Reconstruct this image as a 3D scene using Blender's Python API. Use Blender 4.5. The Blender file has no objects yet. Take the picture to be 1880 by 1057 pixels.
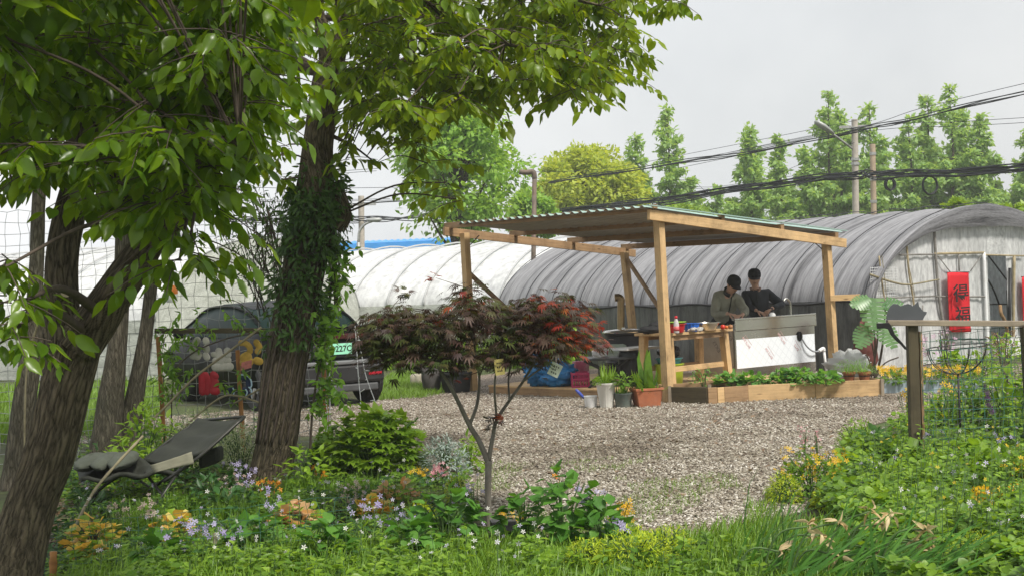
import bpy, math, random
import numpy as np
from mathutils import Vector, noise as mnoise
random.seed(11)
RNG = np.random.default_rng(11)
D = bpy.data
SC = bpy.context.scene
COL = SC.collection
rad = math.radians

# ------------------------------------------------------------------ camera frame
FPX, EYE = 2600.0, 1.6
ROLL, PITCH = rad(2.4), -math.atan(11.5 / 2600)
_fw = Vector((0, math.cos(PITCH), math.sin(PITCH)))
_u0 = Vector((0, -math.sin(PITCH), math.cos(PITCH)))
_r0 = Vector((1, 0, 0))
_rt = _r0 * math.cos(ROLL) - _u0 * math.sin(ROLL)
_up = _r0 * math.sin(ROLL) + _u0 * math.cos(ROLL)
EYEV = Vector((0, 0, EYE))

def ray(px, py):
    return _fw + _rt * ((px - 940) / FPX) + _up * ((528.5 - py) / FPX)

def P(px, py, d):
    """the point seen at a photograph pixel, d metres away"""
    return EYEV + ray(px, py) * d

def G(px, py, z=0.0):
    """the point of level z seen at a photograph pixel"""
    r = ray(px, py)
    return EYEV + r * ((z - EYE) / r.z)

def U(d):
    return d / FPX

def vert_at(p, z):
    return Vector((p[0], p[1], z))

# ------------------------------------------------------------------ materials
def new_mat(name):
    m = D.materials.new(name)
    m.use_nodes = True
    nt = m.node_tree
    nt.nodes.clear()
    out = nt.nodes.new('ShaderNodeOutputMaterial')
    return m, nt, out

def N(nt, typ, **kw):
    n = nt.nodes.new(typ)
    for k, v in kw.items():
        if k in n.inputs.keys() if isinstance(k, str) else False:
            n.inputs[k].default_value = v
        else:
            setattr(n, k, v)
    return n

def c4(c):
    return (c[0], c[1], c[2], 1)

def ramp(nt, stops, interp='LINEAR'):
    r = nt.nodes.new('ShaderNodeValToRGB')
    r.color_ramp.interpolation = interp
    e = r.color_ramp.elements
    while len(e) < len(stops):
        e.new(0.5)
    for i, (p, c) in enumerate(stops):
        e[i].position = p
        e[i].color = c4(c)
    return r

def coords(nt, kind='Object', scale=(1, 1, 1)):
    tc = nt.nodes.new('ShaderNodeTexCoord')
    mp = nt.nodes.new('ShaderNodeMapping')
    mp.inputs['Scale'].default_value = scale
    nt.links.new(tc.outputs[kind], mp.inputs['Vector'])
    return mp.outputs['Vector']

def noise_tex(nt, vec, scale, detail=4, rough=.6, dist=0):
    n = nt.nodes.new('ShaderNodeTexNoise')
    n.inputs['Scale'].default_value = scale
    n.inputs['Detail'].default_value = detail
    n.inputs['Roughness'].default_value = rough
    n.inputs['Distortion'].default_value = dist
    nt.links.new(vec, n.inputs['Vector'])
    return n

def bump_node(nt, height, strength, distance=.02):
    b = nt.nodes.new('ShaderNodeBump')
    b.inputs['Strength'].default_value = strength
    b.inputs['Distance'].default_value = distance
    nt.links.new(height, b.inputs['Height'])
    return b

MC = {}
def pmat(name, base, rough=.6, metal=0.0, var=.25, scale=6, stretch=(1, 1, 1), bump=.15, kind='Object',
         dirt=None, dirt_amt=.35, spec=.4, trans=0.0, clear=0.0, bdist=.01, alpha=1.0):
    """noise-varied painted, plastic, metal, cloth or wood surface"""
    if name in MC:
        return MC[name]
    m, nt, out = new_mat(name)
    L = nt.links.new
    v = coords(nt, kind, stretch)
    n = noise_tex(nt, v, scale, 5, .62)
    lo = [c * (1 - var) for c in base]
    hi = [min(1, c * (1 + var)) for c in base]
    r = ramp(nt, [(.3, lo), (.7, hi)])
    L(n.outputs['Fac'], r.inputs['Fac'])
    col = r.outputs['Color']
    if dirt:
        n2 = noise_tex(nt, coords(nt, kind), scale * .35 + .7, 6, .7, .4)
        r2 = ramp(nt, [(.45, (0, 0, 0)), (.75, (dirt_amt,) * 3)])
        L(n2.outputs['Fac'], r2.inputs['Fac'])
        mx = nt.nodes.new('ShaderNodeMixRGB')
        L(r2.outputs['Color'], mx.inputs['Fac'])
        L(col, mx.inputs['Color1'])
        mx.inputs['Color2'].default_value = c4(dirt)
        col = mx.outputs['Color']
    b = nt.nodes.new('ShaderNodeBsdfPrincipled')
    L(col, b.inputs['Base Color'])
    b.inputs['Metallic'].default_value = metal
    b.inputs['Specular IOR Level'].default_value = spec
    b.inputs['Coat Weight'].default_value = clear
    rr = nt.nodes.new('ShaderNodeMapRange')
    rr.inputs['To Min'].default_value = max(0.02, rough - .12)
    rr.inputs['To Max'].default_value = min(1, rough + .12)
    L(n.outputs['Fac'], rr.inputs['Value'])
    L(rr.outputs['Result'], b.inputs['Roughness'])
    if bump:
        L(bump_node(nt, n.outputs['Fac'], bump, bdist).outputs['Normal'], b.inputs['Normal'])
    sh = b.outputs['BSDF']
    if trans:
        t = nt.nodes.new('ShaderNodeBsdfTranslucent')
        L(col, t.inputs['Color'])
        mx = nt.nodes.new('ShaderNodeMixShader')
        mx.inputs['Fac'].default_value = trans
        L(sh, mx.inputs[1]); L(t.outputs['BSDF'], mx.inputs[2])
        sh = mx.outputs['Shader']
    if alpha < 1:
        t = nt.nodes.new('ShaderNodeBsdfTransparent')
        mx = nt.nodes.new('ShaderNodeMixShader')
        mx.inputs['Fac'].default_value = alpha
        L(t.outputs['BSDF'], mx.inputs[1]); L(sh, mx.inputs[2])
        sh = mx.outputs['Shader']
    L(sh, out.inputs['Surface'])
    MC[name] = m
    return m

def wood(name, base, dark, rough=.65, knots=True):
    """timber with its grain along the U of the beam's own UV map (metres)"""
    if name in MC:
        return MC[name]
    m, nt, out = new_mat(name)
    L = nt.links.new
    v = coords(nt, 'UV', (2.2, 45, 1))
    n = noise_tex(nt, v, 1.0, 6, .65, .6)
    r = ramp(nt, [(.25, dark), (.5, base), (.8, [min(1, c * 1.18) for c in base])])
    L(n.outputs['Fac'], r.inputs['Fac'])
    v2 = coords(nt, 'Object')
    n2 = noise_tex(nt, v2, 2.4, 6, .7)
    r2 = ramp(nt, [(.32, (.55, .54, .53)), (.5, (.92, .91, .90)), (.68, (1.12, 1.10, 1.06))])
    L(n2.outputs['Fac'], r2.inputs['Fac'])
    mx = nt.nodes.new('ShaderNodeMixRGB'); mx.blend_type = 'MULTIPLY'; mx.inputs['Fac'].default_value = 1
    L(r.outputs['Color'], mx.inputs['Color1']); L(r2.outputs['Color'], mx.inputs['Color2'])
    col = mx.outputs['Color']
    if knots:
        vk = coords(nt, 'UV', (2.6, 9, 1))
        vo = nt.nodes.new('ShaderNodeTexVoronoi'); vo.inputs['Scale'].default_value = 1.0
        L(vk, vo.inputs['Vector'])
        rk = ramp(nt, [(.05, (.9, .9, .9)), (.13, (0, 0, 0))])
        L(vo.outputs['Distance'], rk.inputs['Fac'])
        mk = nt.nodes.new('ShaderNodeMixRGB')
        L(rk.outputs['Color'], mk.inputs['Fac']); L(col, mk.inputs['Color1'])
        mk.inputs['Color2'].default_value = c4([c * .45 for c in dark])
        col = mk.outputs['Color']
    b = nt.nodes.new('ShaderNodeBsdfPrincipled')
    L(col, b.inputs['Base Color']); b.inputs['Roughness'].default_value = rough
    b.inputs['Specular IOR Level'].default_value = .25
    L(bump_node(nt, n.outputs['Fac'], .25, .004).outputs['Normal'], b.inputs['Normal'])
    L(b.outputs['BSDF'], out.inputs['Surface'])
    MC[name] = m
    return m

def leafmat(name, cols, trans=.38, rough=.42, spec=.35, tcol=None):
    """leaves: each leaf its own tone, light passes through the blade"""
    if name in MC:
        return MC[name]
    m, nt, out = new_mat(name)
    L = nt.links.new
    g = nt.nodes.new('ShaderNodeNewGeometry')
    k = len(cols)
    r = ramp(nt, [(i / max(1, k - 1), c) for i, c in enumerate(cols)])
    L(g.outputs['Random Per Island'], r.inputs['Fac'])
    n = noise_tex(nt, coords(nt, 'Object'), 14, 3, .6)
    r2 = ramp(nt, [(.3, (.8, .8, .8)), (.7, (1.15, 1.15, 1.15))])
    L(n.outputs['Fac'], r2.inputs['Fac'])
    mx = nt.nodes.new('ShaderNodeMixRGB'); mx.blend_type = 'MULTIPLY'; mx.inputs['Fac'].default_value = 1
    L(r.outputs['Color'], mx.inputs['Color1']); L(r2.outputs['Color'], mx.inputs['Color2'])
    b = nt.nodes.new('ShaderNodeBsdfPrincipled')
    L(mx.outputs['Color'], b.inputs['Base Color'])
    b.inputs['Roughness'].default_value = rough
    b.inputs['Specular IOR Level'].default_value = spec
    t = nt.nodes.new('ShaderNodeBsdfTranslucent')
    hs = nt.nodes.new('ShaderNodeMixRGB'); hs.blend_type = 'MULTIPLY'; hs.inputs['Fac'].default_value = 1
    hs.inputs['Color2'].default_value = c4(tcol or (1.9, 1.7, .75))
    L(mx.outputs['Color'], hs.inputs['Color1']); L(hs.outputs['Color'], t.inputs['Color'])
    ms = nt.nodes.new('ShaderNodeMixShader'); ms.inputs['Fac'].default_value = trans
    L(b.outputs['BSDF'], ms.inputs[1]); L(t.outputs['BSDF'], ms.inputs[2])
    L(ms.outputs['Shader'], out.inputs['Surface'])
    MC[name] = m
    return m

def barkmat(name, ridge, furrow, su=26, sv=5, bump=.9):
    m, nt, out = new_mat(name)
    L = nt.links.new
    v = coords(nt, 'UV', (su, sv, 1))
    vo = nt.nodes.new('ShaderNodeTexVoronoi'); vo.feature = 'DISTANCE_TO_EDGE'; vo.inputs['Scale'].default_value = 1
    n0 = noise_tex(nt, v, .8, 3, .6)
    ad = nt.nodes.new('ShaderNodeVectorMath'); ad.operation = 'ADD'
    sc = nt.nodes.new('ShaderNodeVectorMath'); sc.operation = 'SCALE'; sc.inputs['Scale'].default_value = 1.5
    L(n0.outputs['Color'], sc.inputs[0]); L(v, ad.inputs[0]); L(sc.outputs['Vector'], ad.inputs[1])
    L(ad.outputs['Vector'], vo.inputs['Vector'])
    n1 = noise_tex(nt, coords(nt, 'UV', (su * 2.5, sv * 2.2, 1)), 1, 6, .7)
    mt = nt.nodes.new('ShaderNodeMath'); mt.operation = 'MULTIPLY_ADD'
    L(n1.outputs['Fac'], mt.inputs[0]); mt.inputs[1].default_value = .55; L(vo.outputs['Distance'], mt.inputs[2])
    r = ramp(nt, [(.22, furrow), (.42, [(a + b) * .5 for a, b in zip(ridge, furrow)]), (.75, ridge)])
    L(mt.outputs['Value'], r.inputs['Fac'])
    n3 = noise_tex(nt, coords(nt, 'Object'), 2.2, 4, .6)
    r3 = ramp(nt, [(.35, (.75, .78, .70)), (.7, (1.15, 1.1, 1.05))])
    L(n3.outputs['Fac'], r3.inputs['Fac'])
    mx = nt.nodes.new('ShaderNodeMixRGB'); mx.blend_type = 'MULTIPLY'; mx.inputs['Fac'].default_value = 1
    L(r.outputs['Color'], mx.inputs['Color1']); L(r3.outputs['Color'], mx.inputs['Color2'])
    b = nt.nodes.new('ShaderNodeBsdfPrincipled')
    L(mx.outputs['Color'], b.inputs['Base Color']); b.inputs['Roughness'].default_value = .9
    b.inputs['Specular IOR Level'].default_value = .15
    L(bump_node(nt, mt.outputs['Value'], bump, .03).outputs['Normal'], b.inputs['Normal'])
    L(b.outputs['BSDF'], out.inputs['Surface'])
    MC[name] = m
    return m

# ------------------------------------------------------------------ objects
def settag(o, label=None, cat=None, group=None, kind=None):
    if label: o['label'] = label
    if cat: o['category'] = cat
    if group: o['group'] = group
    if kind: o['kind'] = kind
    return o

def thing(name, label, cat, loc, group=None):
    o = D.objects.new(name, None)
    o.empty_display_size = .1
    COL.objects.link(o)
    o.location = loc
    return settag(o, label, cat, group)

def world_loc(o):
    v = Vector((0, 0, 0))
    while o is not None:
        v += Vector(o.location)
        o = o.parent
    return v

def link_mesh(name, me, mats, parent, smooth):
    if not isinstance(mats, (list, tuple)):
        mats = [mats]
    for m in mats:
        me.materials.append(m)
    if smooth:
        me.polygons.foreach_set('use_smooth', np.ones(len(me.polygons), bool))
    o = D.objects.new(name, me)
    COL.objects.link(o)
    if parent is not None:
        o.parent = parent
    return o

def np_mesh(name, V, F, mi=None):
    """V (n,3), F list of index arrays (k,3) or (k,4)"""
    me = D.meshes.new(name)
    me.vertices.add(len(V))
    me.vertices.foreach_set('co', np.ascontiguousarray(V, dtype=np.float32).ravel())
    idx = np.concatenate([f.ravel() for f in F]).astype(np.int32)
    tot = np.concatenate([np.full(len(f), f.shape[1], np.int32) for f in F])
    start = np.concatenate([[0], np.cumsum(tot)[:-1]]).astype(np.int32)
    me.loops.add(len(idx)); me.loops.foreach_set('vertex_index', idx)
    me.polygons.add(len(tot)); me.polygons.foreach_set('loop_start', start)
    if mi is not None:
        me.polygons.foreach_set('material_index', mi.astype(np.int32))
    me.update(calc_edges=True)
    return me

def smooth_path(pts, per=8):
    """Catmull-Rom through points (any dimension)"""
    p = [np.array(q, float) for q in pts]
    if len(p) < 3:
        return [p[0] + (p[-1] - p[0]) * (i / per) for i in range(per + 1)]
    p = [2 * p[0] - p[1]] + p + [2 * p[-1] - p[-2]]
    out = []
    for i in range(1, len(p) - 2):
        for k in range(per):
            t = k / per
            a, b, c, d = p[i - 1], p[i], p[i + 1], p[i + 2]
            out.append(.5 * ((2 * b) + (c - a) * t + (2 * a - 5 * b + 4 * c - d) * t * t + (3 * b - a - 3 * c + d) * t ** 3))
    out.append(p[-2])
    return out

class MB:
    def __init__(s):
        s.v, s.f, s.uv, s.m = [], [], [], []

    def add(s, verts, faces, mi=0, uvs=None):
        o = len(s.v)
        s.v += [tuple(q) for q in verts]
        for i, f in enumerate(faces):
            s.f.append(tuple(o + k for k in f))
            s.m.append(mi)
            s.uv.append(uvs[i] if uvs else [(0, 0)] * len(f))
        return s

    def frame_box(s, o, ax, ay, az, mi=0, taper=1.0):
        """box from corner vectors: centre o, full vectors ax (length), ay, az; uv U along ax"""
        o, ax, ay, az = Vector(o), Vector(ax), Vector(ay), Vector(az)
        vs = []
        for i in (-.5, .5):
            k = taper if i > 0 else 1
            for j, l in ((-.5, -.5), (.5, -.5), (.5, .5), (-.5, .5)):
                vs.append(o + ax * i + ay * j * k + az * l * k)
        L, a, b = ax.length, ay.length, az.length
        t = random.random() * 7
        q = lambda w, off: [(t, t + off), (t + L, t + off), (t + L, t + off + w), (t, t + off + w)]
        fs = [(0, 4, 5, 1), (1, 5, 6, 2), (2, 6, 7, 3), (3, 7, 4, 0), (3, 0, 1, 2), (4, 7, 6, 5)]
        uv = [q(a, 0), q(b, a), q(a, a + b), q(b, 2 * a + b)]
        e = [(t, t), (t + .02, t), (t + .02, t + b), (t, t + b)]
        uv += [e, e]
        if ax.cross(ay).dot(az) > 0:
            fs = [f[::-1] for f in fs]; uv = [u[::-1] for u in uv]
        s.add(vs, fs, mi, uv)
        return s

    def box(s, c, size, rz=0, mi=0):
        ca, sa = math.cos(rz), math.sin(rz)
        return s.frame_box(c, (ca * size[0], sa * size[0], 0), (-sa * size[1], ca * size[1], 0), (0, 0, size[2]), mi)

    def beam(s, a, b, w, h, up=(0, 0, 1), mi=0, taper=1.0):
        """timber from a to b; h along 'up', w across"""
        a, b, up = Vector(a), Vector(b), Vector(up)
        ax = b - a
        side = ax.cross(up)
        if side.length < 1e-6:
            side = ax.cross(Vector((1, 0, 0)))
        side.normalize()
        u2 = side.cross(ax).normalized()
        return s.frame_box((a + b) / 2, ax, side * w, u2 * h, mi, taper)

    def tube(s, pts, r, n=8, mi=0, cap=True, closed=False, squash=None):
        pts = [Vector(q) for q in pts]
        k = len(pts)
        rr = r if hasattr(r, '__len__') else [r] * k
        ref = None
        o = len(s.v)
        vl = 0
        lens = [0]
        for i in range(1, k):
            vl += (pts[i] - pts[i - 1]).length
            lens.append(vl)
        for i in range(k):
            if closed:
                t = pts[(i + 1) % k] - pts[i - 1]
            else:
                t = pts[min(i + 1, k - 1)] - pts[max(i - 1, 0)]
            t.normalize()
            if ref is None:
                ref = Vector((0, 0, 1)) if abs(t.z) < .9 else Vector((1, 0, 0))
            a = t.cross(ref)
            if a.length < 1e-5:
                a = t.cross(Vector((0, 1, 0)))
            a.normalize()
            b = a.cross(t).normalized()
            ref = b
            for j in range(n):
                an = 2 * math.pi * j / n
                s.v.append(tuple(pts[i] + (a * math.cos(an) + b * math.sin(an) * (squash or 1)) * rr[i]))
        segs = k if closed else k - 1
        for i in range(segs):
            i2 = (i + 1) % k
            for j in range(n):
                j2 = (j + 1) % n
                s.f.append((o + i2 * n + j, o + i2 * n + j2, o + i * n + j2, o + i * n + j))
                s.m.append(mi)
                c = 2 * math.pi * rr[i] / n
                l2 = lens[i2] if i2 else vl
                s.uv.append([(j * c, l2), ((j + 1) * c, l2), ((j + 1) * c, lens[i]), (j * c, lens[i])])
        if cap and not closed:
            s.f.append(tuple(o + j for j in range(n))); s.m.append(mi); s.uv.append([(0, 0)] * n)
            s.f.append(tuple(o + (k - 1) * n + j for j in range(n))[::-1]); s.m.append(mi); s.uv.append([(0, 0)] * n)
        return s

    def lathe(s, c, prof, n=24, mi=0, flute=0, flutes=12, twist=0, ax=None, ell=1.0):
        """profile [(r,z)] turned about the vertical through c"""
        c = Vector(c)
        o = len(s.v)
        for (r, z) in prof:
            for j in range(n):
                an = 2 * math.pi * j / n
                q = r * (1 + flute * math.cos(flutes * an + twist * z))
                s.v.append((c.x + q * math.cos(an), c.y + q * math.sin(an) * ell, c.z + z))
        for i in range(len(prof) - 1):
            for j in range(n):
                j2 = (j + 1) % n
                s.f.append((o + i * n + j, o + i * n + j2, o + (i + 1) * n + j2, o + (i + 1) * n + j))
                s.m.append(mi)
                s.uv.append([(j / n, i), ((j + 1) / n, i), ((j + 1) / n, i + 1), (j / n, i + 1)])
        for i, rev in ((0, True), (len(prof) - 1, False)):
            if prof[i][0] > 1e-4:
                t = tuple(o + i * n + j for j in range(n))
                s.f.append(t[::-1] if rev else t); s.m.append(mi); s.uv.append([(0, 0)] * n)
        return s

    def prism(s, outline, org, ux, uy, depth, mi=0):
        """outline [(a,b)] on the plane org+a*ux+b*uy, given thickness along ux x uy"""
        org, ux, uy = Vector(org), Vector(ux), Vector(uy)
        nz = ux.cross(uy).normalized() * depth
        k = len(outline)
        a = [org + ux * x + uy * y - nz * .5 for x, y in outline]
        b = [q + nz for q in a]
        area = sum(outline[i][0] * outline[(i + 1) % k][1] - outline[(i + 1) % k][0] * outline[i][1] for i in range(k))
        f = [tuple(range(k))[::-1], tuple(range(k, 2 * k))]
        f += [(i, (i + 1) % k, k + (i + 1) % k, k + i) for i in range(k)]
        if area < 0:
            f = [q[::-1] for q in f]
        s.add(a + b, f, mi)
        return s

    def ball(s, c, r, n=12, m=8, mi=0, rz=0, noise=0):
        c = Vector(c)
        rx, ry, rzz = r if hasattr(r, '__len__') else (r, r, r)
        o = len(s.v)
        ca, sa = math.cos(rz), math.sin(rz)
        for i in range(m + 1):
            th = math.pi * i / m
            for j in range(n):
                an = 2 * math.pi * j / n
                k = 1 + (noise * mnoise.noise(Vector((i * .9, math.cos(an) * 2 + c.x * 9, math.sin(an) * 2 + c.z * 7))) if noise else 0)
                x, y = rx * math.sin(th) * math.cos(an) * k, ry * math.sin(th) * math.sin(an) * k
                s.v.append((c.x + x * ca - y * sa, c.y + x * sa + y * ca, c.z + rzz * math.cos(th) * k))
        for i in range(m):
            for j in range(n):
                j2 = (j + 1) % n
                s.f.append((o + i * n + j, o + (i + 1) * n + j, o + (i + 1) * n + j2, o + i * n + j2)); s.m.append(mi); s.uv.append([(0, 0)] * 4)
        return s

    def grid(s, pts, mi=0, uvf=None, flip=False):
        """pts rows x cols of points"""
        o = len(s.v)
        R_, C_ = len(pts), len(pts[0])
        for row in pts:
            s.v += [tuple(q) for q in row]
        for i in range(R_ - 1):
            for j in range(C_ - 1):
                f = (o + i * C_ + j, o + i * C_ + j + 1, o + (i + 1) * C_ + j + 1, o + (i + 1) * C_ + j)
                u = [(0, 0)] * 4 if uvf is None else [uvf(i, j), uvf(i, j + 1), uvf(i + 1, j + 1), uvf(i + 1, j)]
                if flip:
                    f = f[::-1]; u = u[::-1]
                s.f.append(f); s.m.append(mi); s.uv.append(u)
        return s

    def build(s, name, mats, parent=None, smooth=False, bevel=0, solid=0, auto=None):
        off = world_loc(parent) if parent is not None else (Vector(s.v[0]) if False else Vector((0, 0, 0)))
        org = Vector((0, 0, 0))
        if parent is None:
            a = np.array(s.v)
            org = Vector(((a[:, 0].min() + a[:, 0].max()) / 2, (a[:, 1].min() + a[:, 1].max()) / 2, a[:, 2].min()))
            off = org
        me = D.meshes.new(name)
        me.from_pydata([(q[0] - off.x, q[1] - off.y, q[2] - off.z) for q in s.v], [], s.f)
        if any(s.m):
            me.polygons.foreach_set('material_index', np.array(s.m, np.int32))
        ul = me.uv_layers.new(name='UVMap')
        ul.data.foreach_set('uv', np.array([c for f in s.uv for c in f], np.float32).ravel())
        o = link_mesh(name, me, mats, parent, smooth)
        if parent is None:
            o.location = org
        if bevel:
            b = o.modifiers.new('bevel', 'BEVEL'); b.width = bevel; b.segments = 2; b.limit_method = 'ANGLE'; b.angle_limit = rad(40)
        if solid:
            b = o.modifiers.new('thick', 'SOLIDIFY'); b.thickness = solid; b.offset = 0
        if smooth and auto:
            me.set_sharp_from_angle(angle=rad(auto))
        return o

# ------------------------------------------------------------------ leaves
def leaf_tpl(w=.45, droop=.12, fold=.10):
    ts = [0, .16, .34, .54, .74, .9, 1]
    hw = [0, .30, .48, .47, .31, .12, 0]
    v, q, t = [], [], []
    for i, (y, h) in enumerate(zip(ts, hw)):
        z = -droop * y * y + .03 * math.sin(y * 7)
        k = w * h * (1 + .06 * math.sin(i * 2.6))
        v += [[0, y, z], [-k, y + .02, z + fold * h * 1.7], [k, y - .01, z + fold * h * 1.9]]
    for i in range(1, 5):
        a, b = 3 * i, 3 * i + 3
        q += [[a, b, b + 1, a + 1], [a, a + 2, b + 2, b]]
    t = [[0, 3, 4], [0, 5, 3], [15, 18, 16], [15, 17, 18]]
    return (np.array(v), [np.array(t), np.array(q)])
T_LEAF = leaf_tpl()
T_NARROW = (np.array([[0, 0, 0], [0, .33, .02], [0, .7, -.09], [0, 1, -.2], [-.11, .34, .05], [-.08, .72, -.06], [.11, .34, .05], [.08, .72, -.06]]),
            [np.array([[0, 1, 4], [0, 6, 1], [2, 3, 5], [2, 7, 3]]), np.array([[1, 2, 5, 4], [1, 6, 7, 2]])])
T_BROAD = leaf_tpl(.72, .18, .13)
T_QUAD = (np.array([[0, 0, 0], [-.28, .5, .06], [0, 1, -.05], [.28, .5, .06]]), [np.array([[0, 3, 2, 1]])])
T_BLADE = (np.array([[-.018, 0, 0], [.018, 0, 0], [-.015, .45, .03], [.015, .45, .03], [-.008, .8, -.04], [.008, .8, -.04], [0, 1, -.16]]),
           [np.array([[0, 1, 3, 2], [2, 3, 5, 4]]), np.array([[4, 5, 6]])])
def _round():
    k = 9
    v = [[0, 0, 0]] + [[.5 * math.sin(t) * (1 + .1 * math.cos(5 * t)), .45 - .5 * math.cos(t) * (1 + .1 * math.cos(5 * t)), .10 + .06 * math.cos(3 * t)] for t in np.linspace(.15, 2 * math.pi - .15, k)]
    return (np.array(v), [np.array([[0, i, i + 1] for i in range(1, k)])])
T_ROUND = _round()
def _palm(lobes=7, w=.17):
    v = [[0, 0, 0]]; f = []
    for i in range(lobes):
        a = (i - (lobes - 1) / 2) * (2.0 / (lobes - 1)) * 1.25
        l = 1.0 - .16 * abs(i - (lobes - 1) / 2) ** 1.15
        d = np.array([math.sin(a), math.cos(a)]); s = np.array([d[1], -d[0]])
        b = len(v)
        p1, p2, tip = d * l * .45 - s * w * .5 * l, d * l * .45 + s * w * .5 * l, d * l
        v += [[p1[0], p1[1], .05], [tip[0], tip[1], -.13 * l], [p2[0], p2[1], .05]]
        f.append([0, b + 2, b + 1, b])
    return (np.array(v), [np.array(f)])
T_PALM = _palm()
T_LOBED = _palm(5, .50)
def _flower(k=5, w=.42):
    v = [[0, 0, 0]]; f = []
    for i in range(k):
        a = 2 * math.pi * i / k
        d = np.array([math.sin(a), math.cos(a)]); s = np.array([d[1], -d[0]])
        b = len(v)
        p1, p2, t = d * .6 - s * w * .5, d * .6 + s * w * .5, d
        v += [[p1[0], p1[1], .22], [t[0], t[1], .2], [p2[0], p2[1], .22]]
        f.append([0, b + 2, b + 1, b])
    return (np.array(v), [np.array(f)])
T_FLOWER = _flower()

def unit(a):
    return a / np.maximum(1e-9, np.linalg.norm(a, axis=-1, keepdims=True))

class LB:
    """a batch of leaves, blades or petals that becomes one mesh"""
    def __init__(s):
        s.V, s.F3, s.F4, s.m3, s.m4, s.n = [], [], [], [], [], 0

    def put(s, tpl, pos, ax, nr, size, mi=0, width=1.0):
        tv, tf = tpl
        pos = np.atleast_2d(np.array(pos, float)); k = len(pos)
        if k == 0: return s
        ax = unit(np.broadcast_to(np.array(ax, float), (k, 3)))
        nr = np.broadcast_to(np.array(nr, float), (k, 3))
        sd = np.cross(ax, nr)
        bad = np.linalg.norm(sd, axis=1) < 1e-3
        if bad.any():
            sd[bad] = np.cross(ax[bad], np.array([.3, .9, .2]))
        sd = unit(sd); nn = np.cross(sd, ax)
        size = np.broadcast_to(np.array(size, float), (k,))[:, None, None]
        w = np.broadcast_to(np.array(width, float), (k,))[:, None, None]
        V = pos[:, None, :] + size * (tv[None, :, 0:1] * w * sd[:, None, :] + tv[None, :, 1:2] * ax[:, None, :] + tv[None, :, 2:3] * nn[:, None, :])
        nv = len(tv)
        base = (s.n + np.arange(k) * nv)[:, None, None]
        mi = np.broadcast_to(np.array(mi), (k,))
        for f in tf:
            q = (f[None] + base).reshape(-1, f.shape[1])
            mm = np.repeat(mi, len(f))
            if f.shape[1] == 3:
                s.F3.append(q); s.m3.append(mm)
            else:
                s.F4.append(q); s.m4.append(mm)
        s.V.append(V.reshape(-1, 3)); s.n += k * nv
        return s

    def build(s, name, mats, parent=None, smooth=True):
        V = np.concatenate(s.V)
        org = Vector((0, 0, 0))
        if parent is not None:
            off = world_loc(parent)
        else:
            org = Vector(((V[:, 0].min() + V[:, 0].max()) / 2, (V[:, 1].min() + V[:, 1].max()) / 2, max(0, V[:, 2].min())))
            off = org
        V = V - np.array(off)[None]
        F, M = [], []
        if s.F3: F.append(np.concatenate(s.F3)); M.append(np.concatenate(s.m3))
        if s.F4: F.append(np.concatenate(s.F4)); M.append(np.concatenate(s.m4))
        me = np_mesh(name, V, F, np.concatenate(M))
        o = link_mesh(name, me, mats, parent, smooth)
        if parent is None:
            o.location = org
        return o

def rdir(k, zlo=-1, zhi=1):
    z = RNG.uniform(zlo, zhi, k); a = RNG.uniform(0, 2 * math.pi, k); r = np.sqrt(np.maximum(0, 1 - z * z))
    return np.stack([r * np.cos(a), r * np.sin(a), z], 1)

def ball_pts(k, c, r):
    d = rdir(k); q = RNG.uniform(0, 1, k) ** .45
    return np.array(c)[None] + d * q[:, None] * np.array(r)[None]

def skin_mesh(name, nodes, edges, sub=2, smooth=True):
    """nodes {key:(Vector, rx[, ry])}; grows one continuous surface round the joints"""
    keys = list(nodes)
    me = D.meshes.new(name + '_rig')
    me.from_pydata([tuple(nodes[k][0]) for k in keys], [(keys.index(a), keys.index(b)) for a, b in edges], [])
    o = D.objects.new(name + '_rig', me)
    COL.objects.link(o)
    sk = o.modifiers.new('s', 'SKIN')
    sk.use_smooth_shade = True
    for i, k in enumerate(keys):
        r = nodes[k]
        me.skin_vertices[0].data[i].radius = (r[1], r[2] if len(r) > 2 else r[1])
        me.skin_vertices[0].data[i].use_root = (i == 0)
    sb = o.modifiers.new('b', 'SUBSURF'); sb.levels = sub; sb.render_levels = sub
    dg = bpy.context.evaluated_depsgraph_get()
    dg.update()
    out = D.meshes.new_from_object(o.evaluated_get(dg))
    D.objects.remove(o)
    vs = [tuple(v.co) for v in out.vertices]
    fs = [tuple(p.vertices) for p in out.polygons]
    D.meshes.remove(out)
    return vs, fs

def text_mesh(body, size, thick, offset=0.0, shear=0.0):
    cu = D.curves.new('lettering', 'FONT')
    cu.body = body; cu.size = size; cu.extrude = thick; cu.align_x = 'CENTER'; cu.align_y = 'CENTER'
    cu.offset = offset; cu.shear = shear; cu.resolution_u = 3
    o = D.objects.new('lettering', cu); COL.objects.link(o)
    dg = bpy.context.evaluated_depsgraph_get(); dg.update()
    me = D.meshes.new_from_object(o.evaluated_get(dg))
    vs = [tuple(v.co) for v in me.vertices]; fs = [tuple(p.vertices) for p in me.polygons]
    D.objects.remove(o); D.curves.remove(cu); D.meshes.remove(me)
    return vs, fs

def put_text(mb, body, size, org, ux, uy, thick=.002, offset=0, mi=0, mirror=False, xs=1.0):
    vs, fs = text_mesh(body, size, thick, offset)
    org, ux, uy = Vector(org), Vector(ux).normalized(), Vector(uy).normalized()
    nz = ux.cross(uy).normalized()
    s = -1 if mirror else 1
    mb.add([org + ux * v[0] * s * xs + uy * v[1] + nz * v[2] for v in vs], [f[::s] for f in fs], mi)

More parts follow.
